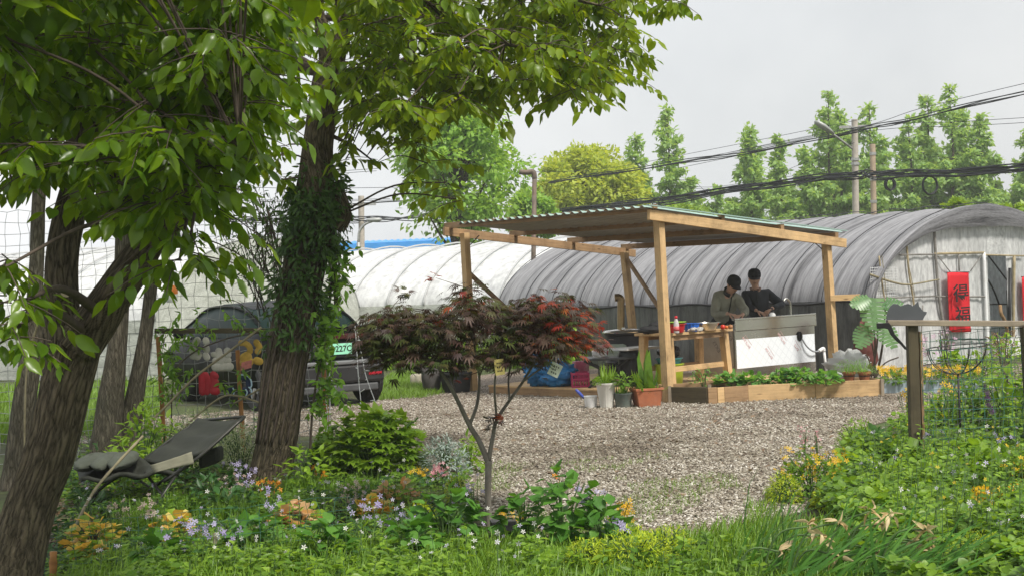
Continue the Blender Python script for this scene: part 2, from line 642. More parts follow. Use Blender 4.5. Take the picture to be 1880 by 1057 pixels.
# ------------------------------------------------------------------ camera, world, sun
cam = D.cameras.new('camera'); camo = D.objects.new('camera', cam); COL.objects.link(camo)
cam.sensor_width = 36; cam.lens = 36 * FPX / 1880; cam.clip_end = 2000; cam.clip_start = .05
from mathutils import Matrix
camo.matrix_world = Matrix(((_rt.x, _up.x, -_fw.x, EYEV.x), (_rt.y, _up.y, -_fw.y, EYEV.y), (_rt.z, _up.z, -_fw.z, EYEV.z), (0, 0, 0, 1)))
SC.camera = camo
SUN_EL, SUN_AZ = rad(52), rad(140)   # azimuth measured from +Y clockwise: right, slightly behind the camera
wd = D.worlds.new('World'); SC.world = wd; wd.use_nodes = True
nt = wd.node_tree; nt.nodes.clear()
wo = nt.nodes.new('ShaderNodeOutputWorld'); bg = nt.nodes.new('ShaderNodeBackground')
sky = nt.nodes.new('ShaderNodeTexSky'); sky.sky_type = 'NISHITA'; sky.sun_disc = False
sky.sun_elevation = SUN_EL; sky.sun_rotation = SUN_AZ; sky.air_density = 1.5; sky.dust_density = 4
tc = nt.nodes.new('ShaderNodeTexCoord')
cl = noise_tex(nt, tc.outputs['Generated'], 3.2, 5, .55)
cr = ramp(nt, [(.32, (3.85, 4.0, 4.15)), (.68, (5.25, 5.3, 5.35))])
nt.links.new(cl.outputs['Fac'], cr.inputs['Fac'])
# the cloud deck is thinner (whiter) towards the left of the view and low down
sx = nt.nodes.new('ShaderNodeSeparateXYZ'); nt.links.new(tc.outputs['Generated'], sx.inputs[0])
gr = nt.nodes.new('ShaderNodeMapRange'); gr.inputs['From Min'].default_value = .35; gr.inputs['From Max'].default_value = -.35
gr.inputs['To Min'].default_value = .96; gr.inputs['To Max'].default_value = 1.25
nt.links.new(sx.outputs['X'], gr.inputs['Value'])
mu = nt.nodes.new('ShaderNodeVectorMath'); mu.operation = 'SCALE'
nt.links.new(cr.outputs['Color'], mu.inputs[0]); nt.links.new(gr.outputs['Result'], mu.inputs['Scale'])
mx = nt.nodes.new('ShaderNodeMixRGB'); mx.inputs['Fac'].default_value = .93
nt.links.new(sky.outputs['Color'], mx.inputs['Color1']); nt.links.new(mu.outputs['Vector'], mx.inputs['Color2'])
nt.links.new(mx.outputs['Color'], bg.inputs['Color']); bg.inputs['Strength'].default_value = .1
nt.links.new(bg.outputs['Background'], wo.inputs['Surface'])
sun = D.lights.new('sun', 'SUN'); sun.energy = 2.6; sun.angle = rad(12); sun.color = (1, .95, .87)
suno = D.objects.new('sun', sun); COL.objects.link(suno)
sd = Vector((math.sin(SUN_AZ) * math.cos(SUN_EL), math.cos(SUN_AZ) * math.cos(SUN_EL), math.sin(SUN_EL)))
suno.rotation_euler = sd.to_track_quat('Z', 'Y').to_euler(); suno.location = (0, 0, 30)
SC.view_settings.view_transform = 'Standard'; SC.view_settings.look = 'None'
SC.view_settings.exposure = .80; SC.view_settings.gamma = 1
SC.cycles.max_bounces = 8; SC.cycles.volume_bounces = 3; SC.cycles.transparent_max_bounces = 12; SC.cycles.sample_clamp_indirect = 4
# ------------------------------------------------------------------ shared materials
PINE = wood('pine_timber', (.56, .385, .20), (.40, .25, .115))
PINE2 = wood('weathered_timber', (.34, .22, .12), (.20, .125, .065))
GREYWOOD = wood('grey_timber', (.30, .25, .19), (.14, .115, .085))
DARKWOOD = wood('dark_timber', (.085, .07, .042), (.035, .028, .018))
ORANGEWOOD = wood('orange_stained_timber', (.42, .20, .065), (.22, .09, .03))
STEEL = pmat('brushed_steel', (.70, .68, .62), .26, 1.0, .02, 1.3, (1, 1, 1), .0)
BLACKMETAL = pmat('black_metal', (.018, .018, .019), .45, .3, .3, 12)
GALV = pmat('galvanised_metal', (.42, .42, .40), .45, .8, .2, 14)
CONCRETE = pmat('pole_concrete', (.42, .38, .33), .85, 0, .18, 5, dirt=(.22, .18, .14))
BLACKCABLE = pmat('cable_black', (.02, .022, .025), .6, 0, .2, 20, bump=0)
WHITEPLASTIC = pmat('white_plastic', (.75, .76, .76), .35, 0, .05, 8, dirt=(.45, .42, .36), dirt_amt=.3)
BLACKPLASTIC = pmat('black_plastic', (.02, .02, .022), .38, 0, .2, 10)
TERRACOTTA = pmat('terracotta', (.36, .12, .055), .75, 0, .2, 9, dirt=(.30, .22, .17))
SOIL = pmat('potting_soil', (.055, .038, .026), .95, 0, .5, 30, bump=.8)
GREENWIRE = pmat('green_coated_wire', (.035, .12, .09), .5, 0, .2, 10, bump=0)
GREYWIRE = pmat('grey_wire', (.16, .165, .16), .5, .4, .2, 10, bump=0)
LEAFGREEN = leafmat('leaf_mid_green', [(.08, .18, .018), (.12, .235, .024), (.165, .285, .034), (.085, .17, .026)])
LEAFBRIGHT = leafmat('leaf_bright_green', [(.17, .30, .022), (.23, .37, .035), (.13, .25, .024), (.28, .43, .055)])
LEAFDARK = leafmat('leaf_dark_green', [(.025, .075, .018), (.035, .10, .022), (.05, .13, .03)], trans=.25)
STEMGREEN = pmat('green_stem', (.07, .13, .035), .6, 0, .3, 20, bump=0)
TWIG = pmat('twig_bark', (.085, .065, .05), .85, 0, .35, 18)
PALESTEM = pmat('pale_branch', (.24, .21, .13), .8, 0, .3, 14)

# ------------------------------------------------------------------ ground
def ground_material():
    m, nt, out = new_mat('garden_soil')
    L = nt.links.new
    v = coords(nt, 'Object')
    n = noise_tex(nt, v, .5, 6, .65)
    n2 = noise_tex(nt, v, 9, 6, .7)
    r = ramp(nt, [(.35, (.045, .04, .022)), (.5, (.06, .075, .025)), (.68, (.075, .12, .03))])
    L(n.outputs['Fac'], r.inputs['Fac'])
    r2 = ramp(nt, [(.3, (.55, .5, .45)), (.7, (1.35, 1.3, 1.2))]); L(n2.outputs['Fac'], r2.inputs['Fac'])
    mx = nt.nodes.new('ShaderNodeMixRGB'); mx.blend_type = 'MULTIPLY'; mx.inputs['Fac'].default_value = 1
    L(r.outputs['Color'], mx.inputs['Color1']); L(r2.outputs['Color'], mx.inputs['Color2'])
    b = nt.nodes.new('ShaderNodeBsdfPrincipled'); b.inputs['Roughness'].default_value = .95
    L(mx.outputs['Color'], b.inputs['Base Color'])
    L(bump_node(nt, n2.outputs['Fac'], .8, .05).outputs['Normal'], b.inputs['Normal'])
    L(b.outputs['BSDF'], out.inputs['Surface'])
    return m
g = MB(); g.add([(-400, -60, 0), (400, -60, 0), (400, 600, 0), (-400, 600, 0)], [(0, 1, 2, 3)])
settag(g.build('ground', ground_material()), kind='structure')

def yard_material():
    m, nt, out = new_mat('wood_chip_gravel')
    L = nt.links.new
    v = coords(nt, 'Object')
    vo = nt.nodes.new('ShaderNodeTexVoronoi'); vo.inputs['Scale'].default_value = 60; vo.inputs['Randomness'].default_value = 1
    L(v, vo.inputs['Vector'])
    sp = nt.nodes.new('ShaderNodeSeparateColor'); L(vo.outputs['Color'], sp.inputs['Color'])
    r = ramp(nt, [(.0, (.07, .05, .035)), (.35, (.19, .145, .105)), (.65, (.30, .25, .20)), (1, (.46, .42, .38))])
    L(sp.outputs['Red'], r.inputs['Fac'])
    n = noise_tex(nt, v, .55, 5, .6)
    r2 = ramp(nt, [(.32, (.62, .56, .50)), (.68, (1.12, 1.08, 1.05))]); L(n.outputs['Fac'], r2.inputs['Fac'])
    mx = nt.nodes.new('ShaderNodeMixRGB'); mx.blend_type = 'MULTIPLY'; mx.inputs['Fac'].default_value = 1
    L(r.outputs['Color'], mx.inputs['Color1']); L(r2.outputs['Color'], mx.inputs['Color2'])
    b = nt.nodes.new('ShaderNodeBsdfPrincipled'); b.inputs['Roughness'].default_value = .9
    L(mx.outputs['Color'], b.inputs['Base Color'])
    L(bump_node(nt, vo.outputs['Distance'], .7, .03).outputs['Normal'], b.inputs['Normal'])
    L(b.outputs['BSDF'], out.inputs['Surface'])
    return m
YPX = [(540, 800), (660, 800), (760, 840), (850, 885), (900, 955), (1010, 985), (1150, 1000), (1290, 990), (1400, 955), (1470, 940), (1530, 870), (1535, 830), (1560, 790), (1660, 765), (1900, 765)]
YW = [G(*q, .004) for q in YPX] + [Vector((9, 18.2, .004)), Vector((9, 21, .004)), Vector((5, 24, .004)), Vector((0, 25.5, .004)), Vector((-2.2, 22.4, .004)), Vector((-1.6, 20.9, .004)), Vector((-2, 19.9, .004)), Vector((-3.4, 19.6, .004)), Vector((-5.2, 18.5, .004)), Vector((-5.2, 15.8, .004))]
g = MB(); g.add(YW, [tuple(range(len(YW)))])
settag(g.build('gravel_yard', yard_material()), kind='structure')

def inside(px, py, poly):
    r = np.zeros(len(px), bool)
    j = len(poly) - 1
    for i in range(len(poly)):
        xi, yi = poly[i][0], poly[i][1]; xj, yj = poly[j][0], poly[j][1]
        c = ((yi > py) != (yj > py)) & (px < (xj - xi) * (py - yi) / (yj - yi + 1e-12) + xi)
        r ^= c
        j = i
    return r
def scatter(poly, k, near=7.0, far=30.0):
    """k points of a ground polygon, thinning with distance"""
    xs = [q[0] for q in poly]; ys = [q[1] for q in poly]
    out = []; got = 0
    y0, y1 = max(min(ys), near), min(max(ys), far)
    while got < k:
        n = k * 3
        t = RNG.uniform(0, 1, n)
        y = 1 / (1 / y0 + t * (1 / y1 - 1 / y0))
        x = RNG.uniform(min(xs), max(xs), n)
        ok = inside(x, y, poly) & (RNG.uniform(0, 1, n) < (y0 / y) ** .3)
        out.append(np.stack([x[ok], y[ok]], 1)); got += ok.sum()
    return np.concatenate(out)[:k]

def chipmat():
    m, nt, out = new_mat('chips')
    L = nt.links.new
    ge = nt.nodes.new('ShaderNodeNewGeometry')
    r = ramp(nt, [(0, (.07, .055, .042)), (.25, (.19, .165, .125)), (.5, (.30, .272, .222)), (.8, (.41, .38, .325)), (1, (.62, .60, .56))])
    L(ge.outputs['Random Per Island'], r.inputs['Fac'])
    b = nt.nodes.new('ShaderNodeBsdfPrincipled'); b.inputs['Roughness'].default_value = .85
    n = noise_tex(nt, coords(nt, 'Object', (.55, 1.1, 1)), .8, 5, .65, .5)
    r2 = ramp(nt, [(.36, (.46, .42, .36)), (.48, (.92, .90, .85)), (.68, (1.15, 1.14, 1.13))]); L(n.outputs['Fac'], r2.inputs['Fac'])
    mx = nt.nodes.new('ShaderNodeMixRGB'); mx.blend_type = 'MULTIPLY'; mx.inputs['Fac'].default_value = 1
    L(r.outputs['Color'], mx.inputs['Color1']); L(r2.outputs['Color'], mx.inputs['Color2'])
    L(mx.outputs['Color'], b.inputs['Base Color']); L(b.outputs['BSDF'], out.inputs['Surface'])
    return m
T_CHIP = (np.array([[-.3, 0, 0], [.3, 0, 0], [.36, 1, .0], [-.26, 1, 0], [-.25, .06, .2], [.24, .05, .22], [.3, .95, .2], [-.2, .93, .24]]),
          [np.array([[4, 5, 6, 7], [0, 1, 5, 4], [1, 2, 6, 5], [2, 3, 7, 6], [3, 0, 4, 7]])])
q = scatter(YW, 125000, 9, 22)
k = len(q)
ax = rdir(k, -.25, .45)
lb = LB(); lb.put(T_CHIP, np.c_[q, RNG.uniform(.0, .012, k)], ax, np.array([0, 0, 1.]) + rdir(k) * .35, RNG.uniform(.008, .029, k), 0, RNG.uniform(.4, 1.2, k))
settag(lb.build('gravel', [chipmat()], smooth=False), 'pale wood chips and gravel covering the yard', 'gravel', kind='stuff')

# ------------------------------------------------------------------ tunnels
def netmat(name, base, dark, su, sv, trans, rough=.7, crease=.5):
    m, nt, out = new_mat(name)
    L = nt.links.new
    n = noise_tex(nt, coords(nt, 'UV', (su, sv, 1)), 1, 6, .68, .25)
    n1 = noise_tex(nt, coords(nt, 'UV', (su * 6, sv * 14, 1)), 1, 3, .6)
    r = ramp(nt, [(.30, dark), (.5, base), (.75, [min(1, c * 1.3) for c in base])])
    L(n.outputs['Fac'], r.inputs['Fac'])
    r1 = ramp(nt, [(.3, (.72, .72, .73)), (.7, (1.2, 1.2, 1.2))]); L(n1.outputs['Fac'], r1.inputs['Fac'])
    mx = nt.nodes.new('ShaderNodeMixRGB'); mx.blend_type = 'MULTIPLY'; mx.inputs['Fac'].default_value = 1
    L(r.outputs['Color'], mx.inputs['Color1']); L(r1.outputs['Color'], mx.inputs['Color2'])
    b = nt.nodes.new('ShaderNodeBsdfPrincipled'); b.inputs['Roughness'].default_value = rough
    L(mx.outputs['Color'], b.inputs['Base Color'])
    L(bump_node(nt, n.outputs['Fac'], crease, .05).outputs['Normal'], b.inputs['Normal'])
    t = nt.nodes.new('ShaderNodeBsdfTranslucent'); L(mx.outputs['Color'], t.inputs['Color'])
    ms = nt.nodes.new('ShaderNodeMixShader'); ms.inputs['Fac'].default_value = trans
    L(b.outputs['BSDF'], ms.inputs[1]); L(t.outputs['BSDF'], ms.inputs[2])
    L(ms.outputs['Shader'], out.inputs['Surface'])
    return m
NET = netmat('grey_shade_net', (.36, .36, .375), (.05, .05, .055), 7, .22, .3, .8, .7)
SKIRT = netmat('black_skirt_film', (.12, .125, .12), (.03, .032, .033), 6, .5, .15, .35, .9)
FILM = netmat('old_greenhouse_film', (.70, .71, .70), (.50, .51, .50), 3.0, .5, .35, .4, .8)
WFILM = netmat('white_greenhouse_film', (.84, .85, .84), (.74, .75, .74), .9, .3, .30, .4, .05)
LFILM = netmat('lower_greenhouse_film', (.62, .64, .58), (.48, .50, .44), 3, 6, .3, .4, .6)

def arch(t, width, zw, ridge, pk=.07):
    u = abs(2 * t - 1)
    return zw + (ridge - zw) * ((1 - pk) * max(0, 1 - u * u) ** .58 + pk * (1 - u))

class Tunnel:
    def __init__(s, g0, d, width, length, zw, ridge):
        s.g0, s.d = Vector((g0[0], g0[1], 0)), Vector((d[0], d[1], 0)).normalized()
        s.w = Vector((s.d.y, -s.d.x, 0))          # across, to the right of the axis
        s.width, s.length, s.zw, s.ridge = width, length, zw, ridge
    def at(s, a, t, lift=0.0):
        """a metres along, t across 0..1 on the arch"""
        z = arch(t, s.width, s.zw, s.ridge)
        e = .002
        p = s.g0 + s.d * a + s.w * (t * s.width) + Vector((0, 0, z))
        if lift:
            t0, t1 = max(0, t - e), min(1, t + e)
            tg = s.w * ((t1 - t0) * s.width) + Vector((0, 0, arch(t1, s.width, s.zw, s.ridge) - arch(t0, s.width, s.zw, s.ridge)))
            p = p + s.d.cross(tg).normalized() * -lift
        return p
    def onend(s, px, py, off=0.0):
        """point of the near end wall seen at a photograph pixel"""
        r = ray(px, py); n = s.d; o = s.g0 - s.d * off
        return EYEV + r * ((o - EYEV).dot(n) / r.dot(n))
def tpar(k):
    """denser near the eaves"""
    u = np.linspace(-1, 1, k)
    return list(.5 + .5 * np.sin(u * math.pi / 2))

def cover(tn, mb, a0, a1, step, hoop, sag, lift=0.0, kt=44, jag=0.0):
    ts = tpar(kt)
    arc = [0]
    for i in range(1, kt):
        arc.append(arc[-1] + (tn.at(0, ts[i]) - tn.at(0, ts[i - 1])).length)
    na = int((a1 - a0) / step) + 1
    rows = []
    for i in range(na):
        a = a0 + (a1 - a0) * i / (na - 1)
        ph = (a / hoop) % 1
        sg = sag * math.sin(math.pi * ph)
        row = []
        for j, t in enumerate(ts):
            q = mnoise.noise(Vector((a * 1.3, arc[j] * .5, tn.g0.x))) * sag * .6
            row.append(tn.at(a, t, lift - sg - abs(q)) + Vector((0, 0, jag * mnoise.noise(Vector((a * 2, 3, 1))) if j in (0, kt - 1) else 0)))
        rows.append(row)
    mb.grid(rows, 0, lambda i, j: (a0 + (a1 - a0) * i / (na - 1), arc[j]))

# the grey netted tunnel on the right
TG = Tunnel((5.35, 21.5), (-.64, .77), 6.4, 8.9, 1.06, 2.56)
tg = thing('shade_greenhouse', 'grey tunnel greenhouse draped in streaked shade net, with a red banner on its end', 'greenhouse', TG.g0)
mb = MB(); cover(TG, mb, -.12, TG.length, .12, .8, .05)
mb.build('shade_net', NET, tg, True)
mb = MB()
for side, ln in ((0.0, TG.length), (1.0, TG.length)):
    rows = []
    for i in range(90):
        a = -.05 + (ln) * i / 89
        row = []
        for j in range(9):
            z = TG.zw * (1 - j / 8) + .03
            b = .05 * mnoise.noise(Vector((a * 3.0, j * .25, side * 5))) * (.3 + j / 8) + .025 * math.sin(a * 9)
            p = TG.g0 + TG.d * a + TG.w * (side * TG.width) + Vector((0, 0, z))
            row.append(p + TG.w * (b - .03 if side == 0 else -b + .03))
        rows.append(row)
    mb.grid(rows, 0, lambda i, j: (i * .1, j * .13), flip=(side == 0))
mb.build('skirt', SKIRT, tg, True)
mb = MB()
for k in range(12):
    a = k * .8
    mb.tube([TG.at(a, t, .03) for t in tpar(40)], .0075, 5)
mb.tube([TG.at(a, 0, .05) + Vector((0, 0, .02 * math.sin(a * 4))) for a in np.linspace(-.1, TG.length, 40)], .02, 5)
mb.build('strap', pmat('dark_strap', (.03, .03, .034), .7, 0, .3, 10, bump=0), tg, True)
mb = MB()
for k in range(6):
    a = .02 + k * 1.6
    mb.tube([TG.g0 + TG.d * a + Vector((0, 0, 0))] + [TG.at(a, t, -.05) for t in tpar(36)] + [TG.g0 + TG.d * a + TG.w * TG.width], .018, 6)
mb.build('hoop', GALV, tg, True)
# net hem hanging down over the end
rows = []
ts = tpar(70)
for j, t in enumerate(ts):
    p0 = TG.at(-.13, t)
    dep = .03 + .34 * math.sin(math.pi * t) ** 1.2 + .03 * mnoise.noise(Vector((t * 22, 0, 0)))
    cen = TG.g0 + TG.w * TG.width * .5 + Vector((0, 0, .9))
    inn = (cen - p0); inn = (inn - TG.d * inn.dot(TG.d)).normalized()
    rows.append([p0 + inn * dep * q + TG.d * (.0 - .03 * math.sin(q * 3)) - TG.d * .02 for q in (0, .33, .66, 1)])
mb = MB(); mb.grid(rows, 0, lambda i, j: (j * .12, i * .12))
mb.build('net_hem', netmat('shade_net_hem', (.20, .20, .21), (.045, .045, .05), 9, .9, .3), tg, True)
# end wall of film with a doorway
def ewp(a, z, off=0.0):
    return TG.g0 + TG.w * a - TG.d * off + Vector((0, 0, z))
def eloc(px, py):
    p = TG.onend(px, py); return (p - TG.g0).dot(TG.w), p.z
da, db = eloc(1818, 600)[0], eloc(1853, 600)[0]
dtop = eloc(1835, 468)[1]; dbot = eloc(1835, 682)[1]
cuts = sorted(set([round(x, 4) for x in list(np.linspace(.01, TG.width - .01, 60))] + [round(da, 4), round(db, 4)]))
mb = MB()
def strip(a, b, z0f, z1f, n=14):
    rows = []
    for i in range(n):
        q = i / (n - 1)
        row = []
        for x in (a, b):
            z0, z1 = z0f(x), z1f(x); z = z0 + (z1 - z0) * q
            row.append(ewp(x, z, .02 * mnoise.noise(Vector((x * 4, z * 1.2, 3))) + .012 * math.sin(x * 23 + z)))
        rows.append(row)
    mb.grid(rows, 0, lambda i, j: ((a, b)[j], z0f(a) + i / (n - 1) * 2), flip=False)
top = lambda x: arch(x / TG.width, TG.width, TG.zw, TG.ridge) - .01
for a, b in zip(cuts[:-1], cuts[1:]):
    if a >= da - 1e-4 and b <= db + 1e-4:
        strip(a, b, lambda x: dtop, top, 6)
        strip(a, b, lambda x: 0.02, lambda x: dbot, 4)
    else:
        strip(a, b, lambda x: 0.02, top)
mb.build('end_film', FILM, tg, True)
def endbar(name, pts, r, mat, off=.05):
    m = MB(); m.tube(smooth_path([TG.onend(x, y, off) for x, y in pts], 6) if len(pts) > 2 else [TG.onend(x, y, off) for x, y in pts], r, 7)
    return m.build(name, mat, tg, True)
BAMBOO = pmat('bamboo_pole', (.33, .27, .16), .6, 0, .3, 9)
GREYPOLE = pmat('grey_pole', (.20, .19, .175), .7, 0, .3, 9)
for pts, r, m in (([(1715, 412), (1718, 470), (1724, 545), (1732, 592), (1750, 660)], .024, GREYPOLE), ([(1664, 442), (1669, 500), (1678, 560), (1684, 640)], .017, BAMBOO),
                  ([(1614, 470), (1619, 515), (1626, 560)], .013, BAMBOO), ([(1652, 468), (1716, 467)], .013, GREYPOLE), ([(1716, 466), (1806, 464)], .02, BAMBOO),
                  ([(1610, 547), (1720, 543)], .013, GREYPOLE), ([(1720, 544), (1810, 544)], .015, GREYPOLE), ([(1862, 470), (1861, 560), (1860, 690)], .026, BAMBOO),
                  ([(1760, 466), (1761, 498)], .012, GREYPOLE), ([(1722, 470), (1745, 500)], .008, GREYPOLE), ([(1803, 468), (1782, 497)], .008, GREYPOLE),
                  ([(1808, 468), (1880, 470)], .014, BAMBOO), ([(1730, 622), (1810, 622)], .013, BLACKMETAL), ([(1690, 700), (1690, 640), (1694, 560)], .012, GREYPOLE)):
    endbar('frame_pole', pts, r, m)
endbar('door_post', [(1806, 464), (1810, 560), (1816, 690)], .03, WHITEPLASTIC)
endbar('door_post', [(1854, 492), (1853, 680)], .026, BLACKMETAL)
m = MB()
m.grid([[ewp(a, z, -.55 - .03 * math.sin(a * 26 + z)) for a in np.linspace(da - .5, db + .9, 40)] for z in np.linspace(.05, dtop + .35, 12)], 0, lambda i, j: (j * .06, i * .2))
m.build('inner_sheet', netmat('pale_inner_sheet', (.62, .68, .70), (.46, .52, .54), 5, .6, .4, .4, .6), tg, True)
endbar('inner_rod', [(1806, 500), (1823, 530), (1835, 560)], .015, BLACKMETAL, -.3)
endbar('inner_rod', [(1815, 470), (1850, 516)], .013, BLACKMETAL, -.3)
endbar('inner_rod', [(1813, 558), (1853, 558)], .013, BLACKMETAL, -.3)
m = MB()
p0, p1 = eloc(1814, 622), eloc(1900, 622)
m.frame_box(ewp((p0[0] + p1[0]) / 2, (p0[1]) / 2, .06), TG.w * (p1[0] - p0[0]), TG.d * .04, (0, 0, p0[1]))
m.build('base_board', pmat('white_board', (.62, .62, .60), .6, 0, .1, 4, dirt=(.4, .38, .33)), tg, bevel=.004)
m = MB()
pc = TG.onend(1608, 505, .03)
for i in range(13):
    m.tube([TG.onend(1598 + i * 4, 490, .03), TG.onend(1598 + i * 4 + 1, 547, .03)], .003, 4)
for i in range(12):
    m.tube([TG.onend(1598, 492 + i * 5, .03), TG.onend(1648, 491 + i * 5, .03)], .003, 4)
m.build('mesh_patch', WHITEPLASTIC, tg)
# branch hung across the end wall
m = MB(); m.tube(smooth_path([TG.onend(x, y, .12) for x, y in ((1598, 504), (1612, 509), (1640, 518), (1660, 522), (1680, 521), (1724, 513))], 5), [.02 - .0003 * i for i in range(26)], 7)
o = m.build('branch', PALESTEM, None, True); settag(o, 'thin bare branch hung across the grey greenhouse end left of the banner', 'branch')
for (xa, ya), (xb, yb) in (((1619, 470), (1628, 552)), ((1664, 470), (1680, 546))):
    m = MB(); m.tube([TG.onend(xa, ya, .135), TG.onend((xa + xb) / 2 + 1, (ya + yb) / 2, .14), TG.onend(xb, yb, .135)], .006, 5)
    o = m.build('rope', PALESTEM); settag(o, 'cord tied to the bare branch, by %s' % ('its left end' if xa < 1640 else 'the middle of it'), 'rope', 'cords on the greenhouse end')
# banners
RED = pmat('red_cloth', (.62, .012, .022), .65, 0, .12, 5, trans=.1)
INK = pmat('black_ink', (.012, .010, .010), .7, 0, .2, 10, bump=0)
def banner(x0, y0, x1, y1, dx, label, text):
    rows = []
    for i in range(16):
        q = i / 15
        rows.append([TG.onend(x0 + (x1 - x0) * c + dx * q, y0 + (y1 - y0) * q, .10 + .012 * math.sin(q * 5 + c * 3) + .008 * math.sin(c * 6)) for c in np.linspace(0, 1, 8)])
    t = thing('banner', label, 'banner', rows[-1][3], 'red banners on the greenhouse')
    m = MB(); m.grid(rows, flip=True); m.build('cloth', RED, t, True, solid=.004)
    m = MB(); m.tube([TG.onend(x0 - 1, y0, .1), TG.onend(x1 + 1, y0 - .5, .1)], .008, 6); m.build('rod', BLACKMETAL, t)
    for ch, cx, cy in text:
        m = MB(); o = TG.onend(cx, cy, .135)
        put_text(m, ch, .30, o - TG.d * .075, TG.w * 1, Vector((-.02, 0, 1)), .002, .003, xs=1.5)
        m.build('lettering', INK, t)
banner(1739, 500, 1778, 609, 4.5, 'red hanging banner with two large black characters, left of the doorway', [('\u5f97', 1757, 540), ('\u798f', 1761, 580)])
banner(1876, 508, 1915, 600, 3, 'plain red banner cut by the right edge of the photo', [])
# ------------------------------------------------------------------ white tunnel behind on the left
TW = Tunnel((.6, 30.3), (-.86, .5), 6.5, 24, 1.15, 2.6)
tw = thing('film_greenhouse', 'long white film tunnel greenhouse stretching behind the car and trees', 'greenhouse', TW.g0)
mb = MB(); cover(TW, mb, 0, TW.length, .3, 1.0, .05, 0, 36)
mb.build('film', WFILM, tw, True)
mb = MB()
for side in (0.0, 1.0):
    rows = []
    for i in range(110):
        a = TW.length * i / 109
        rows.append([TW.g0 + TW.d * a + TW.w * (side * TW.width + .03 * mnoise.noise(Vector((a * 2, j, side)))) + Vector((0, 0, TW.zw * (1 - j / 6) + .02)) for j in range(7)])
    mb.grid(rows, 0, lambda i, j: (i * .2, j * .2), flip=(side == 0))
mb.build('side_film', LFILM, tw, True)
mb = MB()
for k in range(25):
    mb.tube([TW.at(k * 1.0, t, .02) for t in tpar(30)], .022, 5)
mb.build('hoop', pmat('grey_hoop', (.42, .43, .43), .6, 0, .1, 6, bump=0), tw, True)
mb = MB()
for z in (.98, .75, .52, .3):
    mb.tube([TW.g0 + TW.d * a - TW.w * .06 + Vector((0, 0, z)) for a in np.linspace(0, TW.length, 12)], .012, 5)
mb.build('rail', GALV, tw)
mb = MB()
for a in (0, TW.length):
    ts = tpar(30)
    top = [TW.at(a, t) for t in ts]; bot = [vert_at(q, .02) for q in top]
    mb.grid([bot, top], 0, lambda i, j: (j * .3, i * 2))
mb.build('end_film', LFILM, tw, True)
# second white tunnel further left
TW2 = Tunnel((-12, 30), (-.86, .5), 6.5, 16, 1.15, 2.75)
tw2 = thing('film_greenhouse', 'white film greenhouse seen between the trunks at the left edge', 'greenhouse', TW2.g0)
mb = MB(); cover(TW2, mb, -6, TW2.length, .4, 1.0, .05, 0, 30); mb.build('film', WFILM, tw2, True)
mb = MB(); ts = tpar(30); top = [TW2.at(-6, t) for t in ts]; mb.grid([[vert_at(q, .02) for q in top], top], 0, lambda i, j: (j * .3, i * 2)); mb.build('end_film', LFILM, tw2, True)
mb = MB()
for k in range(-6, 17):
    mb.tube([TW2.at(k * 1.0, t, .02) for t in tpar(26)], .022, 5)
mb.build('hoop', MC['grey_hoop'], tw2, True)
mb = MB()
rows = [[TW2.g0 + TW2.d * a + TW2.w * 0 + Vector((0, 0, TW2.zw * (1 - j / 6) + .02)) for j in range(7)] for a in np.linspace(-6, TW2.length, 40)]
mb.grid(rows, 0, lambda i, j: (i * .4, j * .2), flip=True); mb.build('side_film', LFILM, tw2, True)

# ------------------------------------------------------------------ far building with a blue roof
bx0, bx1 = P(120, 445, 75).x, P(830, 445, 75).x
fb = thing('factory_building', 'long low factory with a bright blue roof far behind the white tunnel', 'building', (bx0, 75, 0))
zt = P(500, 446, 75).z
m = MB(); m.box(((bx0 + bx1) / 2, 81, (zt - .3) / 2), (bx1 - bx0, 12, zt - .3))
m.build('wall', pmat('pale_render', (.62, .62, .60), .8, 0, .08, .5), fb)
m = MB()
for i in range(60):
    x0 = bx0 - .4 + (bx1 - bx0 + .8) * i / 60; w = (bx1 - bx0 + .8) / 60
    m.add([(x0, 74.4, zt - .35), (x0 + w * .5, 74.4, zt - .28), (x0 + w, 74.4, zt - .35), (x0 + w, 81, zt + .05), (x0 + w * .5, 81, zt + .12), (x0, 81, zt + .05)], [(0, 1, 4, 5), (1, 2, 3, 4)])
m.box(((bx0 + bx1) / 2, 74.3, zt - .5), (bx1 - bx0 + .8, .1, .5))
m.build('roof', pmat('blue_sheet_roof', (.05, .28, .68), .5, 0, .15, 1.5), fb)
m = MB()
for i in range(9):
    m.box((bx0 + 2 + i * 2.3, 74.95, 1.8), (1.2, .1, 1.3))
for i in range(9):
    pass
m.build('window', pmat('dark_pane', (.06, .07, .08), .2), fb)

# ------------------------------------------------------------------ poles, lamps and cables
def pole(px_t, py_t, px_b, py_b, d, r, name, label, mat=CONCRETE, top_r=None, bands=()):
    a, b = P(px_t, py_t, d), P(px_b, py_b, d)
    dr = (b - a).normalized()
    base = b + dr * (b.z / -dr.z)
    t = thing(name, label, 'pole', base)
    m = MB(); m.tube([base, (base + a) / 2, a], [r, (r + (top_r or r)) / 2, top_r or r], 14)
    m.build('post', mat, t, True, auto=50)
    for q in bands:
        c = a + (b - a) * q
        m = MB(); m.tube([c - dr * .05, c + dr * .05], r * 1.18, 14); m.build('clamp', GALV, t)
    return t, a, base
t, a, _ = pole(1569, 220, 1571, 382, 52, .13, 'utility_pole', 'square topped pale concrete pole carrying the street lamp', top_r=.115, bands=(.1, .45, .5))
m = MB(); m.tube(smooth_path([P(1567, 275, 52), P(1550, 262, 51.8), P(1527, 245, 51.6)], 5), .045, 7); m.build('lamp_arm', GALV, t, True)
m = MB(); la, lb_ = P(1531, 246, 51.6), P(1496, 223, 51.4)
